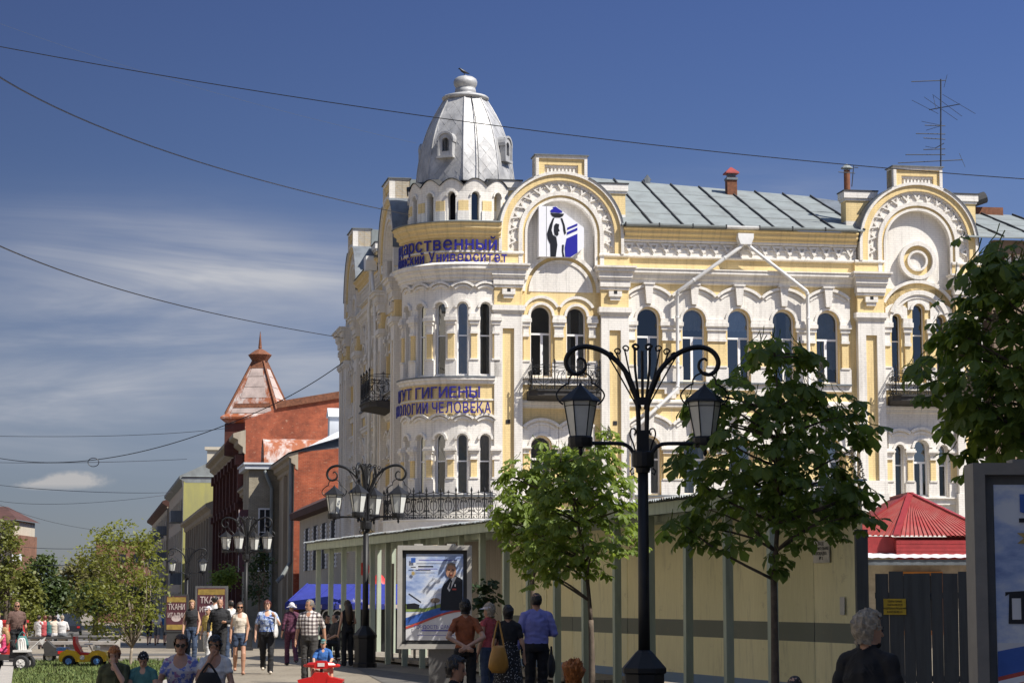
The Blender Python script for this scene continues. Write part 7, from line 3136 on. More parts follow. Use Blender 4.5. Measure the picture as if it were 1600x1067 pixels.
def hair_mesh(style, Mh, k, hs, seed):
    """shell over the skull; the face is left open"""
    rnd = random.Random(seed)
    m = MB()
    NU, NV = 44, 22
    grow, low, amp = {'short': (1.09, -.005, .004), 'bob': (1.22, -.07, .006), 'long': (1.18, -.10, .006), 'curly': (1.42, -.06, .028), 'fluffy': (1.26, -.05, .009), 'bald': (1.02, .06, .001), 'cap': (1.16, .055, .0), 'hat': (1.2, .05, .0), 'bandana': (1.14, .03, .006), 'crop': (1.06, .02, .003), 'fringe': (1.20, -.03, .008)}[style]
    grid = []
    for j in range(NV + 1):
        ph = PI * j / NV
        row = []
        for i in range(NU):
            th = 2 * PI * i / NU
            x, y, z = math.sin(ph) * math.cos(th), math.sin(ph) * math.sin(th), math.cos(ph)
            n = noise.noise(Vector((x * 22 + seed, y * 22, z * 5))) * .005 + noise.noise(Vector((x * 4 + seed, y * 4, z * 4))) * amp * 1.6 + noise.noise(Vector((x * 11 + seed, y * 11, z * 11))) * amp
            zz = z * .098 * grow * hs + .066
            if zz < .04 and style in ('bob', 'long', 'curly', 'fringe', 'fluffy'):
                rxy = max(math.hypot(x, y), .78) / max(math.hypot(x, y), .05)
                x2, y2 = x * rxy, y * rxy
            else:
                x2, y2 = x, y
            row.append((Vector((x2 * (.075 * grow + n) * hs, y2 * (.097 * grow + n) * hs + .004, zz + n)), x, y, z))
        grid.append(row)

    def keep(q):
        p, x, y, z = q
        front = y < -.25 and abs(x) < .86
        hairline = {'cap': .10, 'hat': .10, 'bandana': .085, 'crop': .105, 'fringe': .085}.get(style, .115)
        if front and p.z < hairline + .02 * abs(x):
            return False
        if p.z < low:
            return False
        if style in ('short', 'crop', 'fluffy') and y < .10 and p.z < .05:
            return False
        return True
    for j in range(NV):
        for i in range(NU):
            q = [grid[j][i], grid[j][(i + 1) % NU], grid[j + 1][(i + 1) % NU], grid[j + 1][i]]
            if sum(keep(v) for v in q) >= 3:
                m.face([(Mh @ v[0]) * k for v in q], raw=True, uvs=[(0, 0)] * 4)
    if style == 'long':
        m.tube([(Mh @ Vector(p)) * k for p in ((0, .05, .06), (0, .085, -.02), (0, .11, -.16), (0, .12, -.34), (0, .11, -.46))], .06, 12, radii=[.08 * k, .095 * k, .105 * k, .085 * k, .03 * k])
    if style == 'cap':
        m.face([(Mh @ Vector(p)) * k for p in ((-.062, -.085, .088), (.062, -.085, .088), (.05, -.155, .072), (0, -.175, .068), (-.05, -.155, .072))], raw=True, uvs=[(0, 0)] * 5)
    if style == 'hat':
        N = 20
        for i in range(N):
            a0, a1 = 2 * PI * i / N, 2 * PI * (i + 1) / N
            m.face([(Mh @ Vector((r_ * math.cos(a), r_ * 1.15 * math.sin(a), z_))) * k for r_, z_, a in ((.085, .075, a0), (.085, .075, a1), (.150, .035, a1), (.150, .035, a0))], raw=True, uvs=[(0, 0)] * 4)
    if style == 'bandana':
        m.tube([(Mh @ Vector(p)) * k for p in ((0.02, .105, .04), (.04, .13, .03), (.05, .14, -.02))], .02, 6, radii=[.03 * k, .03 * k, .012 * k])
    return m


def finish_people():
    dg = bpy.context.evaluated_depsgraph_get()
    for i, d in enumerate(PENDING):
        body = bpy.data.meshes.new_from_object(d['ob'].evaluated_get(dg))
        n = len(body.polygons)
        cen = np.empty(n * 3)
        body.polygons.foreach_get('center', cen)
        cen = cen.reshape(-1, 3)
        best = np.full(n, 1e9)
        reg = np.zeros(n, dtype=np.int32)
        for p0, r0, p1, r1, rg in d['segs']:
            a, b = np.array(p0), np.array(p1)
            ab = b - a
            t_ = np.clip(((cen - a) @ ab) / max(ab @ ab, 1e-9), 0, 1)
            dist = np.linalg.norm(cen - (a + t_[:, None] * ab), axis=1) - (r0 + (r1 - r0) * t_)
            sel = dist < best
            best[sel] = dist[sel]
            reg[sel] = REG[rg]
        if d['neck']:
            # open neckline at the front
            zc = d['tz']((0, 0, 1.40)).z * d['k']
            f = (cen[:, 1] < 0) & (np.hypot(cen[:, 0] / .9, (cen[:, 2] - zc)) < d['neck'] * d['k']) & (reg == 1)
            reg[f] = 0
        body.materials.clear()
        for m_ in d['mats']:
            body.materials.append(MATS[m_])
        body.polygons.foreach_set('material_index', reg)
        body.polygons.foreach_set('use_smooth', np.ones(n, dtype=bool))
        body.name = 'person'
        # folds in the clothing
        vr = np.zeros(len(body.vertices), dtype=np.int32)
        for f, r_ in zip(body.polygons, reg):
            if r_ in (1, 2):
                for vi in f.vertices:
                    vr[vi] += 1
        nv = len(body.vertices)
        co, no = np.empty(nv * 3), np.empty(nv * 3)
        body.vertices.foreach_get('co', co)
        body.vertex_normals.foreach_get('vector', no)
        co, no = co.reshape(-1, 3), no.reshape(-1, 3)
        for vi in np.nonzero(vr >= 4)[0]:
            x, y, z = co[vi]
            f1 = noise.noise(Vector((x * 9 + i, y * 9, z * 22)))
            f2 = noise.noise(Vector((x * 26, y * 26 + i, z * 10)))
            co[vi] += no[vi] * (f1 * .010 + f2 * .006 + .003)
        body.vertices.foreach_set('co', co.ravel())
        body.update()
        o = link_obj('person', body, None, d['loc'], (0, 0, d['rz']), d['label'], 'person', d['group'])
        st, hm = d['hair']
        k, Mh, hs = d['k'], d['Mh'], d['hs']
        h = hair_mesh(st, Mh, k, hs, i)
        nm = {'cap': 'cap', 'hat': 'sun_hat', 'bandana': 'headscarf'}.get(st, 'hair')
        h.build(nm, hm, o, smooth=st != 'curly')
        if st in ('cap', 'hat', 'bandana'):
            hair_mesh('crop', Mh, k, hs, i).build('hair', 'hair_brown', o, smooth=True)
        if d['face']:
            if d['glasses']:
                g = MB()
                for s in (-1, 1):
                    c = Mh @ Vector((s * .032, -.094, .045)) * k
                    g.tube([c + Vector((0, .006, 0)), c - Vector((0, .008, 0))], .026 * k, 12)
                    g.tube([(Mh @ Vector((s * .055, -.085, .05))) * k, (Mh @ Vector((s * .076, .0, .05))) * k], .004, 4)
                g.tube([(Mh @ Vector((-.03, -.1, .05))) * k, (Mh @ Vector((.03, -.1, .05))) * k], .005, 4)
                g.build('sunglasses', 'lens_black', o)
            else:
                g = MB()
                for s in (-1, 1):
                    c = Mh @ Vector((s * .030, -.088, .044)) * k
                    g.tube([c - Vector((.011 * k, 0, 0)), c, c + Vector((.011 * k, 0, 0))], .008 * k, 6, radii=[.003 * k, .008 * k, .003 * k])
                    g.tube([(Mh @ Vector((s * .014, -.094, .062))) * k, (Mh @ Vector((s * .045, -.086, .064))) * k], .004 * k, 4)
                g.build('eyes', 'hair_dark', o)
            g = MB()
            g.tube([(Mh @ Vector((x, y, -.018))) * k for x, y in ((-.020, -.078), (0, -.088), (.020, -.078))], .006 * k, 5, radii=[.003 * k, .008 * k, .003 * k])
            g.build('mouth', 'lip', o)
    for d in PENDING:
        bpy.data.objects.remove(d['ob'])
        bpy.data.meshes.remove(d['me'])


G = on_ground
WK = 'people walking towards the camera'
AWAY = PI
# --- walking group in the sun
person('woman in white strap top and denim shorts walking', G(375, 51), RAD(10), 1.62, 'skin_tan', 'cloth_cream', 'cloth_denim', 0, .22, 'walk', ('down', 'away'), ('long', 'hair_brown'), .94, .013, fem=True, glasses=True, neckline=.07, shoe='skin_tan')
person('red-haired woman in blue flowered blouse and black trousers, hand on shoulder strap', G(418, 51.5), RAD(6), 1.66, 'skin_light', 'cloth_bluefloral', 'cloth_black', .75, 1, 'walk', ('down', 'strap'), ('fringe', 'hair_red'), 1.22, .013, fem=True, neckline=.07, shoe='cloth_cream')
person('man in checked short-sleeved shirt and dark trousers looking left', G(484, 46), RAD(-12), 1.68, 'skin_tan', 'cloth_plaid', 'cloth_darkgrey', .95, 1, 'stand', ('down', 'swingb'), ('short', 'hair_grey'), 1.12, .012, head_turn=RAD(-35), neckline=.05)
person('woman in dark purple suit and white sun hat walking away', G(456, 58), AWAY + .3, 1.60, 'skin_light', 'cloth_purple', 'cloth_purple', 1.6, 1, 'walk', ('bent', 'down'), ('hat', 'hat_white'), 1.12, .015, fem=True, face=False)
person('woman dressed in black with very long hair, back turned by the walkway', G(543, 57.5), AWAY + .5, 1.66, 'skin_light', 'cloth_black', 'cloth_black', 0, 1, 'stand', ('bent', 'down'), ('long', 'hair_brown'), .98, .015, fem=True, face=False)
person('blond woman in black sleeveless top and jeans', G(300, 60), RAD(8), 1.66, 'skin_light', 'cloth_black', 'cloth_denim', 0, 1, 'walk', ('down', 'away'), ('bob', 'hair_blond'), 1.0, .015, fem=True)
person('balding man in long-sleeved black shirt', G(344, 56.5), RAD(4), 1.69, 'skin_tan', 'cloth_black', 'cloth_black', 1.9, 1, 'walk', ('down', 'bent'), ('bald', 'skin_tan'), 1.18, .015)
person('boy in white cap and yellow shirt beside the man in black', G(326, 59), RAD(-25), 1.50, 'skin_light', 'cloth_yellow', 'cloth_white', .8, 1, 'walk', ('down', 'down'), ('cap', 'hat_white'), .86, .016)
person('tall dark-haired man in white shirt behind the man in black', G(336, 63), RAD(160), 1.80, 'skin_tan', 'cloth_white', 'cloth_darkgrey', .9, 1, 'stand', ('down', 'down'), ('short', 'hair_dark'), 1.05, .018, face=False)
person('dark-haired person in white top turned away between the walkers', G(361, 61), RAD(205), 1.66, 'skin_light', 'cloth_white', 'cloth_denim', .9, 1, 'stand', ('down', 'down'), ('short', 'hair_dark'), .95, .018, face=False)
# --- youths walking off up the street
person('youth in white shirt and grey shorts walking away', G(246, 104), AWAY, 1.64, 'skin_light', 'cloth_white', 'cloth_greyshort', .8, .42, 'walk', ('down', 'down'), ('short', 'hair_dark'), .9, .02, face=False, hands=False)
person('youth in bright blue shirt and grey shorts walking away', G(259, 104), AWAY - .2, 1.64, 'skin_light', 'cloth_blue', 'cloth_greyshort', .6, .42, 'walk', ('down', 'down'), ('short', 'hair_dark'), .9, .02, face=False, hands=False)
person('girl in dark dress walking away beside the two youths', G(234, 106), AWAY, 1.58, 'skin_light', 'cloth_black', 'cloth_black', .3, .05, 'walk', ('down', 'down'), ('short', 'hair_brown'), .86, .02, skirt=(.62, .20), face=False, hands=False, fem=True)
# --- left edge
person('man in brown checked short-sleeved shirt standing behind the toy quad', G(27, 57), RAD(28), 1.63, 'skin_tan', 'cloth_brown', 'cloth_black', .9, 1, 'stand', ('down', 'down'), ('crop', 'hair_dark'), 1.05, .014, head_turn=RAD(-15), glasses=True)
person('small blond girl in pink dress riding the toy quad', G(8, 53.5) + Vector((0, 0, 0)), RAD(-90), 1.16, 'skin_light', 'cloth_pink', 'cloth_pink', 0, .3, 'ride', ('bars', 'bars'), ('long', 'hair_blond'), .95, .014, seat=.44, fem=True)
person('person in white at the very left edge', G(-3, 59), RAD(60), 1.36, 'skin_light', 'cloth_white', 'cloth_white', 1.5, 1, 'stand', ('down', 'down'), ('short', 'hair_dark'), .95, .016)
# --- seated far group
FB = 'people sitting on the far concrete bench'
for px, tp, bt, hr, lab in ((62, 'cloth_white', 'cloth_white', 'hair_dark', 'person in white at the left end of the far bench'), (71, 'cloth_coral', 'cloth_coral', 'hair_red', 'person in red on the far bench'), (79, 'cloth_teal', 'cloth_denim', 'hair_brown', 'person in pale teal shirt on the far bench'), (87, 'cloth_cream', 'cloth_white', 'hair_dark', 'person in cream on the far bench'), (98, 'cloth_white', 'cloth_greyshort', 'hair_ash', 'man in white shirt at the right end of the far bench')):
    person(lab, G(px, 91), AWAY + random.uniform(-.5, .5), 1.66, 'skin_light', tp, bt, .9, 1, 'sit', ('lap', 'lap'), ('short', hr), 1.05, .02, seat=.50, face=False, hands=False, group=FB)
# --- seated on the stone edge in the shade
person('red-haired boy in olive shirt sitting with his hand at his mouth', G(181, 26), RAD(0), 1.36, 'skin_light', 'cloth_olive', 'cloth_cream', .95, .42, 'sit', ('down', 'face'), ('fringe', 'hair_ginger'), 1.0, .009, seat=.47, head_nod=RAD(16), neckline=.045)
person('small child in teal shirt and patterned headscarf, head bowed', G(226, 26), RAD(0), 1.24, 'skin_light', 'cloth_teal', 'cloth_teal', .35, .42, 'sit', ('lap', 'lap'), ('bandana', 'cloth_dots'), .95, .009, seat=.47, head_nod=RAD(28), neckline=.05)
person('woman in sunglasses and flowered white blouse sitting at lower left', G(284, 26.5), RAD(4), 1.60, 'skin_tan', 'cloth_floral', 'cloth_cream', .5, 1, 'sit', ('lap', 'lap'), ('fluffy', 'hair_brown'), 1.16, .009, seat=.46, fem=True, glasses=True, neckline=.10)
person('dark-haired woman in white and black top holding a hand to her face', G(337, 26.5), RAD(-6), 1.60, 'skin_tan', 'cloth_white', 'cloth_black', .45, 1, 'sit', ('face', 'lap'), ('fringe', 'hair_dark'), 1.02, .009, seat=.46, fem=True, glasses=True, neckline=.10)
# --- group reading the poster
person('woman in rust orange shirt holding her arm behind her back', G(727, 34), AWAY + .1, 1.68, 'skin_light', 'cloth_orange', 'cloth_black', .6, 1, 'stand', ('behind', 'behind'), ('fluffy', 'hair_dark'), 1.02, .010, fem=True, face=False)
person('woman in coral sleeveless top and white sun visor', G(764, 36), AWAY + .9, 1.62, 'skin_tan', 'cloth_coral', 'cloth_denim', .1, 1, 'stand', ('down', 'down'), ('fluffy', 'hair_ash'), 1.1, .011, fem=True)
person('woman in black shirt and dotted skirt carrying the yellow bag', G(794, 33.5), AWAY - .05, 1.60, 'skin_light', 'cloth_black', 'cloth_dots', .6, .05, 'stand', ('down', 'down'), ('bob', 'hair_dark'), 1.08, .010, skirt=(.30, .26), fem=True, face=False)
person('man in light blue shirt and black trousers seen from behind', G(838, 34.5), AWAY + .12, 1.78, 'skin_tan', 'cloth_shirtblue', 'cloth_black', 1.85, 1, 'stand', ('bent', 'down'), ('short', 'hair_dark'), 1.12, .010, face=False)
# --- heads low at the bottom edge
person('dark-haired woman in profile with sunglasses pushed up, bottom edge', G(712, 21), RAD(75), 1.56, 'skin_tan', 'cloth_black', 'cloth_black', .6, 1, 'sit', ('lap', 'lap'), ('fluffy', 'hair_dark'), 1.0, .009, seat=.37, fem=True, head_nod=RAD(8))
person('woman with curly auburn hair, only the top of her head in view', G(896, 21), AWAY, 1.48, 'skin_light', 'cloth_black', 'cloth_black', .6, 1, 'sit', ('lap', 'lap'), ('curly', 'hair_ginger'), 1.0, .012, seat=.36, fem=True, face=False)
person('person with smooth dark hair barely showing at the bottom edge', G(1240, 20), AWAY, 1.42, 'skin_light', 'cloth_black', 'cloth_black', .6, 1, 'sit', ('lap', 'lap'), ('short', 'hair_dark'), 1.0, .014, seat=.30, face=False)
person('stout woman with short ash-blond hair in black blouse at lower right', G(1356, 14), AWAY - .75, 1.62, 'skin_light', 'cloth_black', 'cloth_black', .75, 1, 'stand', ('down', 'down'), ('fluffy', 'hair_ash'), 1.22, .009, fem=True, head_turn=RAD(-20))
# --- by the stall
person('seated person in dark clothes by the stall, left of the pair', G(512, 63), RAD(30), 1.6, 'skin_tan', 'cloth_black', 'cloth_black', .9, 1, 'sit', ('lap', 'lap'), ('short', 'hair_dark'), 1.0, .016, seat=.44)
person('seated grey-clad person by the stall, right of the pair', G(524, 62), RAD(-60), 1.66, 'skin_light', 'cloth_darkgrey', 'cloth_black', .9, 1, 'sit', ('lap', 'lap'), ('short', 'hair_dark'), 1.0, .016, seat=.44)
# --- boy on the red quad
person('small boy in blue shirt and cap riding the red toy quad', G(506, 40), RAD(0), 1.12, 'skin_light', 'cloth_blue', 'cloth_cream', .9, .45, 'ride', ('bars', 'bars'), ('cap', 'cloth_teal'), 1.0, .010, seat=.42, neckline=.04)
finish_people()

# ------------------------------------------------------------------ carried things
def hanging_bag(name, P, rz, mat, w, h, d, strap_to, label, cat='bag'):
    m = MB()
    N = 10
    ch = []
    for k in range(N + 1):
        t_ = k / N
        ww = w * (.55 + .45 * math.sin(min(1, t_ * 1.25) * PI / 2)) * (1 - .35 * max(0, t_ - .8) / .2)
        dd = d * (.25 + .75 * math.sin(t_ * PI * .85 + .2))
        ch.append((Vector((0, 0, -h * t_)), Vector((1, 0, 0)), Vector((0, 1, 0)), ww / 2, dd / 2))
    V, Fc = [], []
    swept(V, Fc, ch, 14)
    me = bpy.data.meshes.new(name)
    me.from_pydata(V, [], Fc)
    me.materials.append(MATS[mat])
    me.polygons.foreach_set('use_smooth', [True] * len(Fc))
    o = empty(name, P, rz, label, cat)
    link_obj('body', me, o)
    s = MB()
    pts = [Vector((-w * .28, 0, -.02))] + [Vector(p) for p in strap_to] + [Vector((w * .28, 0, -.02))]
    s.tube(smooth_pts(pts, 4), .013, 5)
    s.build('strap', mat, o)
    return o


p = G(779, 33.3)
hanging_bag('shoulder_bag', p + Vector((.0, -.14, 1.02)), RAD(10), 'bag_tan', .30, .40, .15, [(-.04, .05, .20), (.02, .12, .36), (.05, .06, .20)], 'slouchy mustard yellow shoulder bag on the back of the woman in black')
p = G(429, 51.3)
hanging_bag('white_handbag', p + Vector((.04, -.02, 1.12)), RAD(80), 'cloth_white', .26, .30, .09, [(-.03, 0, .14), (0, 0, .22), (.03, 0, .14)], 'white handbag hanging from the shoulder of the red-haired woman')
p = G(37, 56.5)
hanging_bag('teal_bag', p + Vector((0, -.05, .78)), 0, 'cloth_teal', .34, .36, .12, [(-.05, 0, .06), (0, 0, .10), (.05, 0, .06)], 'teal carrier bag hanging from the hand of the man at left')
p = G(336, 26.3)
hanging_bag('black_shoulder_bag', p + Vector((-.02, -.30, .86)), 0, 'cloth_black', .34, .26, .10, [(-.04, 0, .06), (0, 0, .10), (.04, 0, .06)], 'black shoulder bag on the lap of the woman with a hand at her face')
p = G(856, 34.2)
hanging_bag('dark_satchel', p + Vector((.05, -.05, .86)), RAD(80), 'cloth_black', .34, .34, .12, [(-.04, 0, .06), (0, 0, .12), (.04, 0, .06)], 'dark satchel hanging from the hand of the man in the blue shirt')
# visor and pushed-up sunglasses
v = MB()
q = G(764, 36)
for i in range(10):
    a0, a1 = PI * i / 10, PI * (i + 1) / 10
    v.face([(.085 * math.cos(a0), -.10 * math.sin(a0), 0), (.085 * math.cos(a1), -.10 * math.sin(a1), 0), (.10 * math.cos(a1), -.20 * math.sin(a1), -.02), (.10 * math.cos(a0), -.20 * math.sin(a0), -.02)], raw=True)
v.lathe([(.098, -.02), (.098, .02)], 16, close=False)
vo_ = v.build('sun_visor', 'hat_white', loc=q + Vector((0, 0, 1.555)), rot=(0, 0, AWAY + .9), label='white sun visor worn by the woman in coral', cat='visor')

# ------------------------------------------------------------------ stone seat edge
m = MB()
a, b = G(140, 26.5), G(400, 26.5)
m.rbox(0, b.x - a.x, -.05, .45, .34, .44)
m.rbox(.2, .6, .0, .40, 0, .34)
m.rbox(b.x - a.x - .6, b.x - a.x - .2, .0, .40, 0, .34)
m.build('stone_bench', 'kerb_stone', loc=(a.x, 26.3, 0), label='low stone bench under the four people sitting at lower left', cat='bench')
for px, sh in ((712, .30), (896, .28), (1240, .22)):
    a = G(px, 21 if px < 1200 else 20)
    m = MB()
    m.rbox(-.55, .55, -.25, .3, sh - .06, sh)
    for x in (-.45, .45):
        m.rbox(x - .06, x + .06, -.2, .25, 0, sh - .06)
    m.build('wooden_bench', 'raw_board', loc=a, label={712: 'low bench under the dark-haired woman in profile', 896: 'low bench under the woman with curly auburn hair', 1240: 'low bench under the person at the bottom right'}[px], cat='bench')
a = G(45, 90)
bo = empty('concrete_bench', a, 0, 'long dark concrete bench carrying the far seated group', 'bench')
m = MB()
m.rbox(0, 3.6, -.1, .6, .40, .48)
m.build('seat', 'slab_dark', bo)
for x in (.1, 1.2, 2.4, 3.3):
    m = MB()
    m.rbox(x, x + .3, 0, .5, 0, .40)
    m.build('support', 'kerb_stone', bo)
a = G(60, 74)
m = MB()
m.rbox(-1.2, 2.6, -.2, .5, .34, .44)
for x in (-1.1, .3, 1.9):
    m.rbox(x, x + .5, -.1, .4, 0, .34)
m.build('concrete_bench', 'kerb_stone', loc=a, label='low empty concrete bench in front of the far seated group', cat='bench')
a = G(8, 72)
m = MB()
m.rbox(-.6, .6, -.5, .5, 0, 1.05)
m.rbox(-.66, .66, -.56, .56, 1.05, 1.13)
m.build('red_bin', 'inf_red', loc=a, label='large red container behind the man at the left edge', cat='container')

# ------------------------------------------------------------------ children's ride-on vehicles
plain('toy_yellow', (0.72, 0.46, 0.01), .3, var=.1)
plain('toy_red', (0.52, 0.018, 0.015), .3, var=.1)
plain('toy_white', (0.66, 0.64, 0.60), .35, var=.1)
plain('toy_blue', (0.10, 0.26, 0.55), .35)
plain('tyre', (0.015, 0.015, 0.016), .8)


def wheel(parent, c, r, w, hub, ax=(1, 0, 0)):
    ax = Vector(ax)
    m = MB()
    c = Vector(c)
    m.tube([c - ax * w / 2, c - ax * w * .35, c + ax * w * .35, c + ax * w / 2], r, 18, radii=[r * .88, r, r, r * .88])
    wh = m.build('wheel', 'tyre', parent, smooth=False)
    m = MB()
    m.tube([c - ax * w * .56, c + ax * w * .56], r * .55, 12)
    for k in range(5):
        a = 2 * PI * k / 5
        u = ax.orthogonal().normalized()
        v_ = ax.cross(u)
        d = u * math.cos(a) + v_ * math.sin(a)
        for s in (-1, 1):
            m.bar(c + ax * (s * w * .575), c + ax * (s * w * .575) + d * r * .5, .02, .03)
    m.build('hub', hub, wh)


def prism_y(m, pts, y0, y1):
    """side profile (x,z) carried across y"""
    m.face([(x, y0, z) for x, z in pts], raw=True)
    m.face([(x, y1, z) for x, z in reversed(pts)], raw=True)
    for (x0, z0), (x1, z1) in zip(pts, pts[1:] + pts[:1]):
        m.face([(x0, y1, z0), (x1, y1, z1), (x1, y0, z1), (x0, y0, z0)], raw=True)


o = empty('toy_car', G(134, 57), 0, 'yellow ride-on toy car with red seat and blue hubs parked at the lawn', 'toy car')
m = MB()


def arch(cx, r, n=8):
    return [(cx + r * math.cos(PI - PI * k / n), .13 + r * math.sin(PI - PI * k / n)) for k in range(n + 1)]


prof = [(-.56, .13)] + [(x, z) for x, z in arch(-.34, .17)] + [(x, z) for x, z in arch(.36, .17)] + [(.60, .16), (.62, .28), (.56, .38), (.40, .42), (.24, .40), (.14, .30), (-.08, .30), (-.18, .40), (-.40, .44), (-.55, .36), (-.60, .24)]
prism_y(m, prof, -.30, .30)
m.build('body', 'toy_yellow', o)
m = MB()
prism_y(m, [(-.16, .30), (.14, .30), (.14, .35), (-.06, .37), (-.19, .60), (-.21, .76), (-.27, .76), (-.27, .58)], -.19, .19)
m.build('seat', 'toy_red', o)
m = MB()
m.rbox(-.66, -.42, -.26, .26, .40, .48)
m.build('bumper', 'toy_blue', o)
m = MB()
m.bar((.20, 0, .38), (.10, 0, .56), .03)
m.lathe([(.10, .55), (.12, .56), (.10, .58)], 12, c=(.09, 0, 0))
m.rbox(.26, .34, -.26, .26, .42, .52)
m.build('steering_wheel', 'toy_white', o)
for x in (-.34, .36):
    for y in (-.27, .27):
        wheel(o, (x, y, .145), .145, .11, 'toy_blue', (0, 1, 0))
me = MB()
me.tube([(0, -.31, .24), (0, -.305, .24)], .06, 14)
me.build('badge', 'toy_white', o)

o = empty('toy_bike', G(100, 60), 0, 'dark ride-on toy bike parked behind the yellow car', 'toy')
m = MB()
prism_y(m, [(-.45, .2), (.4, .2), (.5, .45), (.2, .5), (.05, .4), (-.2, .42), (-.4, .6), (-.5, .5)], -.16, .16)
m.build('body', 'cloth_darkgrey', o)
m = MB()
m.rbox(-.1, .12, -.165, .165, .25, .36)
m.build('side_panel', 'toy_red', o)
m = MB()
m.bar((.34, 0, .45), (.22, 0, .78), .05)
m.bar((.22, -.22, .78), (.22, .22, .78), .03)
m.build('handlebar', 'seam_dark', o)
for x in (-.35, .38):
    wheel(o, (x, 0, .17), .17, .12, 'toy_white', (0, 1, 0))

o = empty('toy_quad', G(14, 53.5), 0, 'black and white ride-on quad under the girl in pink', 'toy quad')
m = MB()
prism_y(m, [(-.50, .34), (-.1, .26), (.30, .26), (.56, .36), (.52, .44), (.26, .46), (.06, .38), (-.2, .40), (-.48, .44)], -.20, .20)
m.build('body', 'cloth_darkgrey', o)
m = MB()
m.rbox(.18, .52, -.26, .26, .45, .50)
m.rbox(-.56, -.24, -.26, .26, .44, .49)
m.tube(smooth_pts([(.30, -.12, .50), (.28, -.12, .72), (.36, -.12, .74), (.40, -.12, .50)]), .025, 6)
m.tube(smooth_pts([(.30, .12, .50), (.28, .12, .72), (.36, .12, .74), (.40, .12, .50)]), .025, 6)
m.build('fender', 'toy_white', o)
m = MB()
m.bar((.22, 0, .44), (.10, 0, .72), .05)
m.bar((.10, -.28, .72), (.10, .28, .72), .03)
m.build('handlebar', 'seam_dark', o)
m = MB()
m.tube([(.46, .2, .48), (.74, .2, .74)], .012, 5)
m.face([(.70, .2, .70), (.86, .19, .80), (.78, .2, .60)], raw=True)
m.build('flag', 'toy_white', o)
for x in (-.36, .40):
    for y in (-.32, .32):
        wheel(o, (x, y, .19), .19, .17, 'toy_white', (0, 1, 0))

o = empty('red_toy_quad', G(506, 40), 0, 'bright red ride-on quad ridden by the small boy', 'toy quad')
o.scale = (.86, .9, .76)
m = MB()
m.rbox(-.16, .16, -.62, .25, .22, .42)
m.build('body', 'toy_red', o)
m = MB()
for s in (-1, 1):
    M = Matrix.Translation((s * .30, -.45, .40)) @ Matrix.Rotation(s * .25, 4, 'Y')
    m.rbox(-.16, .16, -.22, .22, -.03, .03, M=M)
    m.rbox(-.15, .15, -.225, -.19, -.14, -.03, M=M)
m.build('fender', 'toy_red', o)
m = MB()
prism_y(m, [(-.17, .30), (.17, .30), (.20, .44), (.12, .56), (-.12, .56), (-.20, .44)], -.66, -.52)
m.build('front_shield', 'toy_red', o)
m = MB()
prism_y(m, [(-.13, .64), (.13, .64), (.15, .74), (.10, .82), (-.10, .82), (-.15, .74)], -.50, -.36)
for s in (-1, 1):
    m.tube([(s * .12, -.42, .72), (s * .26, -.36, .72), (s * .36, -.30, .70)], .05, 8, radii=[.07, .055, .03])
m.build('cowling', 'toy_red', o)
m = MB()
m.bar((0, -.40, .66), (0, -.46, .40), .06)
for s in (-1, 1):
    m.tube([(s * .30, -.36, .72), (s * .34, -.40, .84)], .012, 5)
    m.lathe([(.02, -.02), (.045, 0), (.02, .02)], 8, c=(s * .35, -.41, .87))
m.build('steering_column', 'seam_dark', o)
m = MB()
m.rbox(-.07, .07, -.512, -.50, .69, .77)
m.build('plate', 'toy_white', o)
for s in (-1, 1):
    for y in (-.45, .20):
        wheel(o, (s * .33, y, .18), .18, .17, 'toy_red', (1, 0, 0))

# ------------------------------------------------------------------ cars far down the street
plain('car_white', (0.60, 0.60, 0.60), .3, var=.05)
plain('car_dark', (0.02, 0.022, 0.028), .25, var=.1)
plain('car_silver', (0.32, 0.34, 0.36), .3, .3, var=.05)
plain('tail_red', (0.4, 0.02, 0.02), .3)


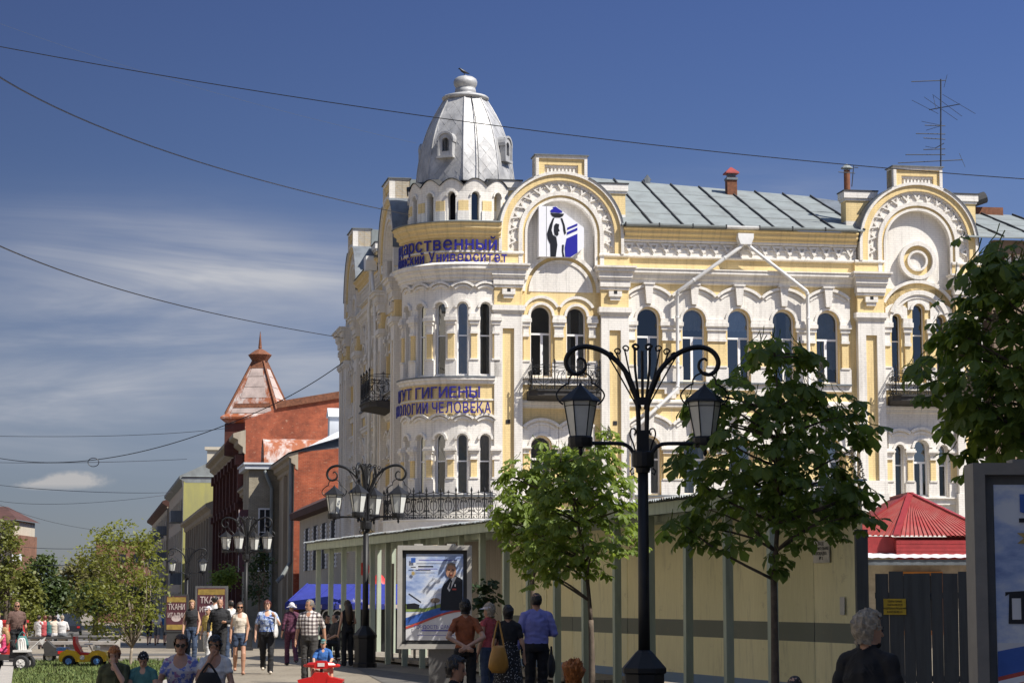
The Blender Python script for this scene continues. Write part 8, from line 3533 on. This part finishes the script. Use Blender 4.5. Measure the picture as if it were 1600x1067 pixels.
def car(px, Y, rz, mat, label, van=False, L=4.2, W_=1.75, Hc=1.45):
    o = empty('parked_car', G(px, Y), rz, label, 'car', 'cars far down the street')
    m = MB()
    if van:
        pr = [(-L / 2, .35), (L / 2, .35), (L / 2, 1.1), (L / 2 - .7, 1.2), (L / 2 - 1.0, Hc), (-L / 2, Hc)]
    else:
        pr = [(-L / 2, .35), (L / 2, .35), (L / 2, .75), (L / 2 - .95, .92), (-L / 2 + .35, .95), (-L / 2, .80)]
    prism_y(m, pr, -W_ / 2, W_ / 2)
    body = m.build('body', mat, o)
    if not van:
        m = MB()
        a, b = [(-L / 2 + .35, .94), (L / 2 - 1.0, .92), (L / 2 - 1.7, Hc), (-L / 2 + 1.0, Hc)], .12
        lo = [(x, z) for x, z in a]
        for s in (-1, 1):
            q = [(a[0][0], s * W_ / 2 * .98, a[0][1]), (a[1][0], s * W_ / 2 * .98, a[1][1]), (a[2][0], s * W_ / 2 * .80, a[2][1]), (a[3][0], s * W_ / 2 * .80, a[3][1])]
            m.face(q, raw=True)
        for i in (1, 3):
            p_, q_ = a[i], a[(i + 1) % 4]
            wp, wq = (W_ / 2 * .98 if p_[1] < 1.2 else W_ / 2 * .8), (W_ / 2 * .98 if q_[1] < 1.2 else W_ / 2 * .8)
            m.face([(p_[0], -wp, p_[1]), (p_[0], wp, p_[1]), (q_[0], wq, q_[1]), (q_[0], -wq, q_[1])], raw=True)
        m.build('windows', 'shade_glass', o)
        m = MB()
        m.rbox(a[3][0], a[2][0], -W_ / 2 * .8, W_ / 2 * .8, Hc - .02, Hc + .03)
        m.build('roof', mat, o)
    else:
        m = MB()
        m.rbox(L / 2 - 1.0, L / 2 - .65, -W_ / 2 * .9, W_ / 2 * .9, 1.2, Hc - .15)
        m.build('windows', 'shade_glass', o)
    for x in (-L / 2 + .8, L / 2 - .8):
        for y in (-W_ / 2 + .08, W_ / 2 - .08):
            wheel(o, (x, y, .32), .32, .2, 'zinc', (0, 1, 0))
    for s in (-1, 1):
        m = MB()
        m.rbox(-L / 2 - .03, -L / 2 + .02, s * .6 - .12, s * .6 + .12, .62, .78)
        m.build('tail_light', 'tail_red', o)


car(101, 300, RAD(101), 'car_white', 'tall white van far down the avenue', True, 5.2, 2.0, 2.5)
car(112, 190, RAD(101), 'car_dark', 'dark car on the avenue right of the silver ones', L=4.6, Hc=1.75)
car(82, 230, RAD(-80), 'car_silver', 'silver car on the avenue behind the seated group')
car(76, 270, RAD(-80), 'car_white', 'white car farther back on the avenue')
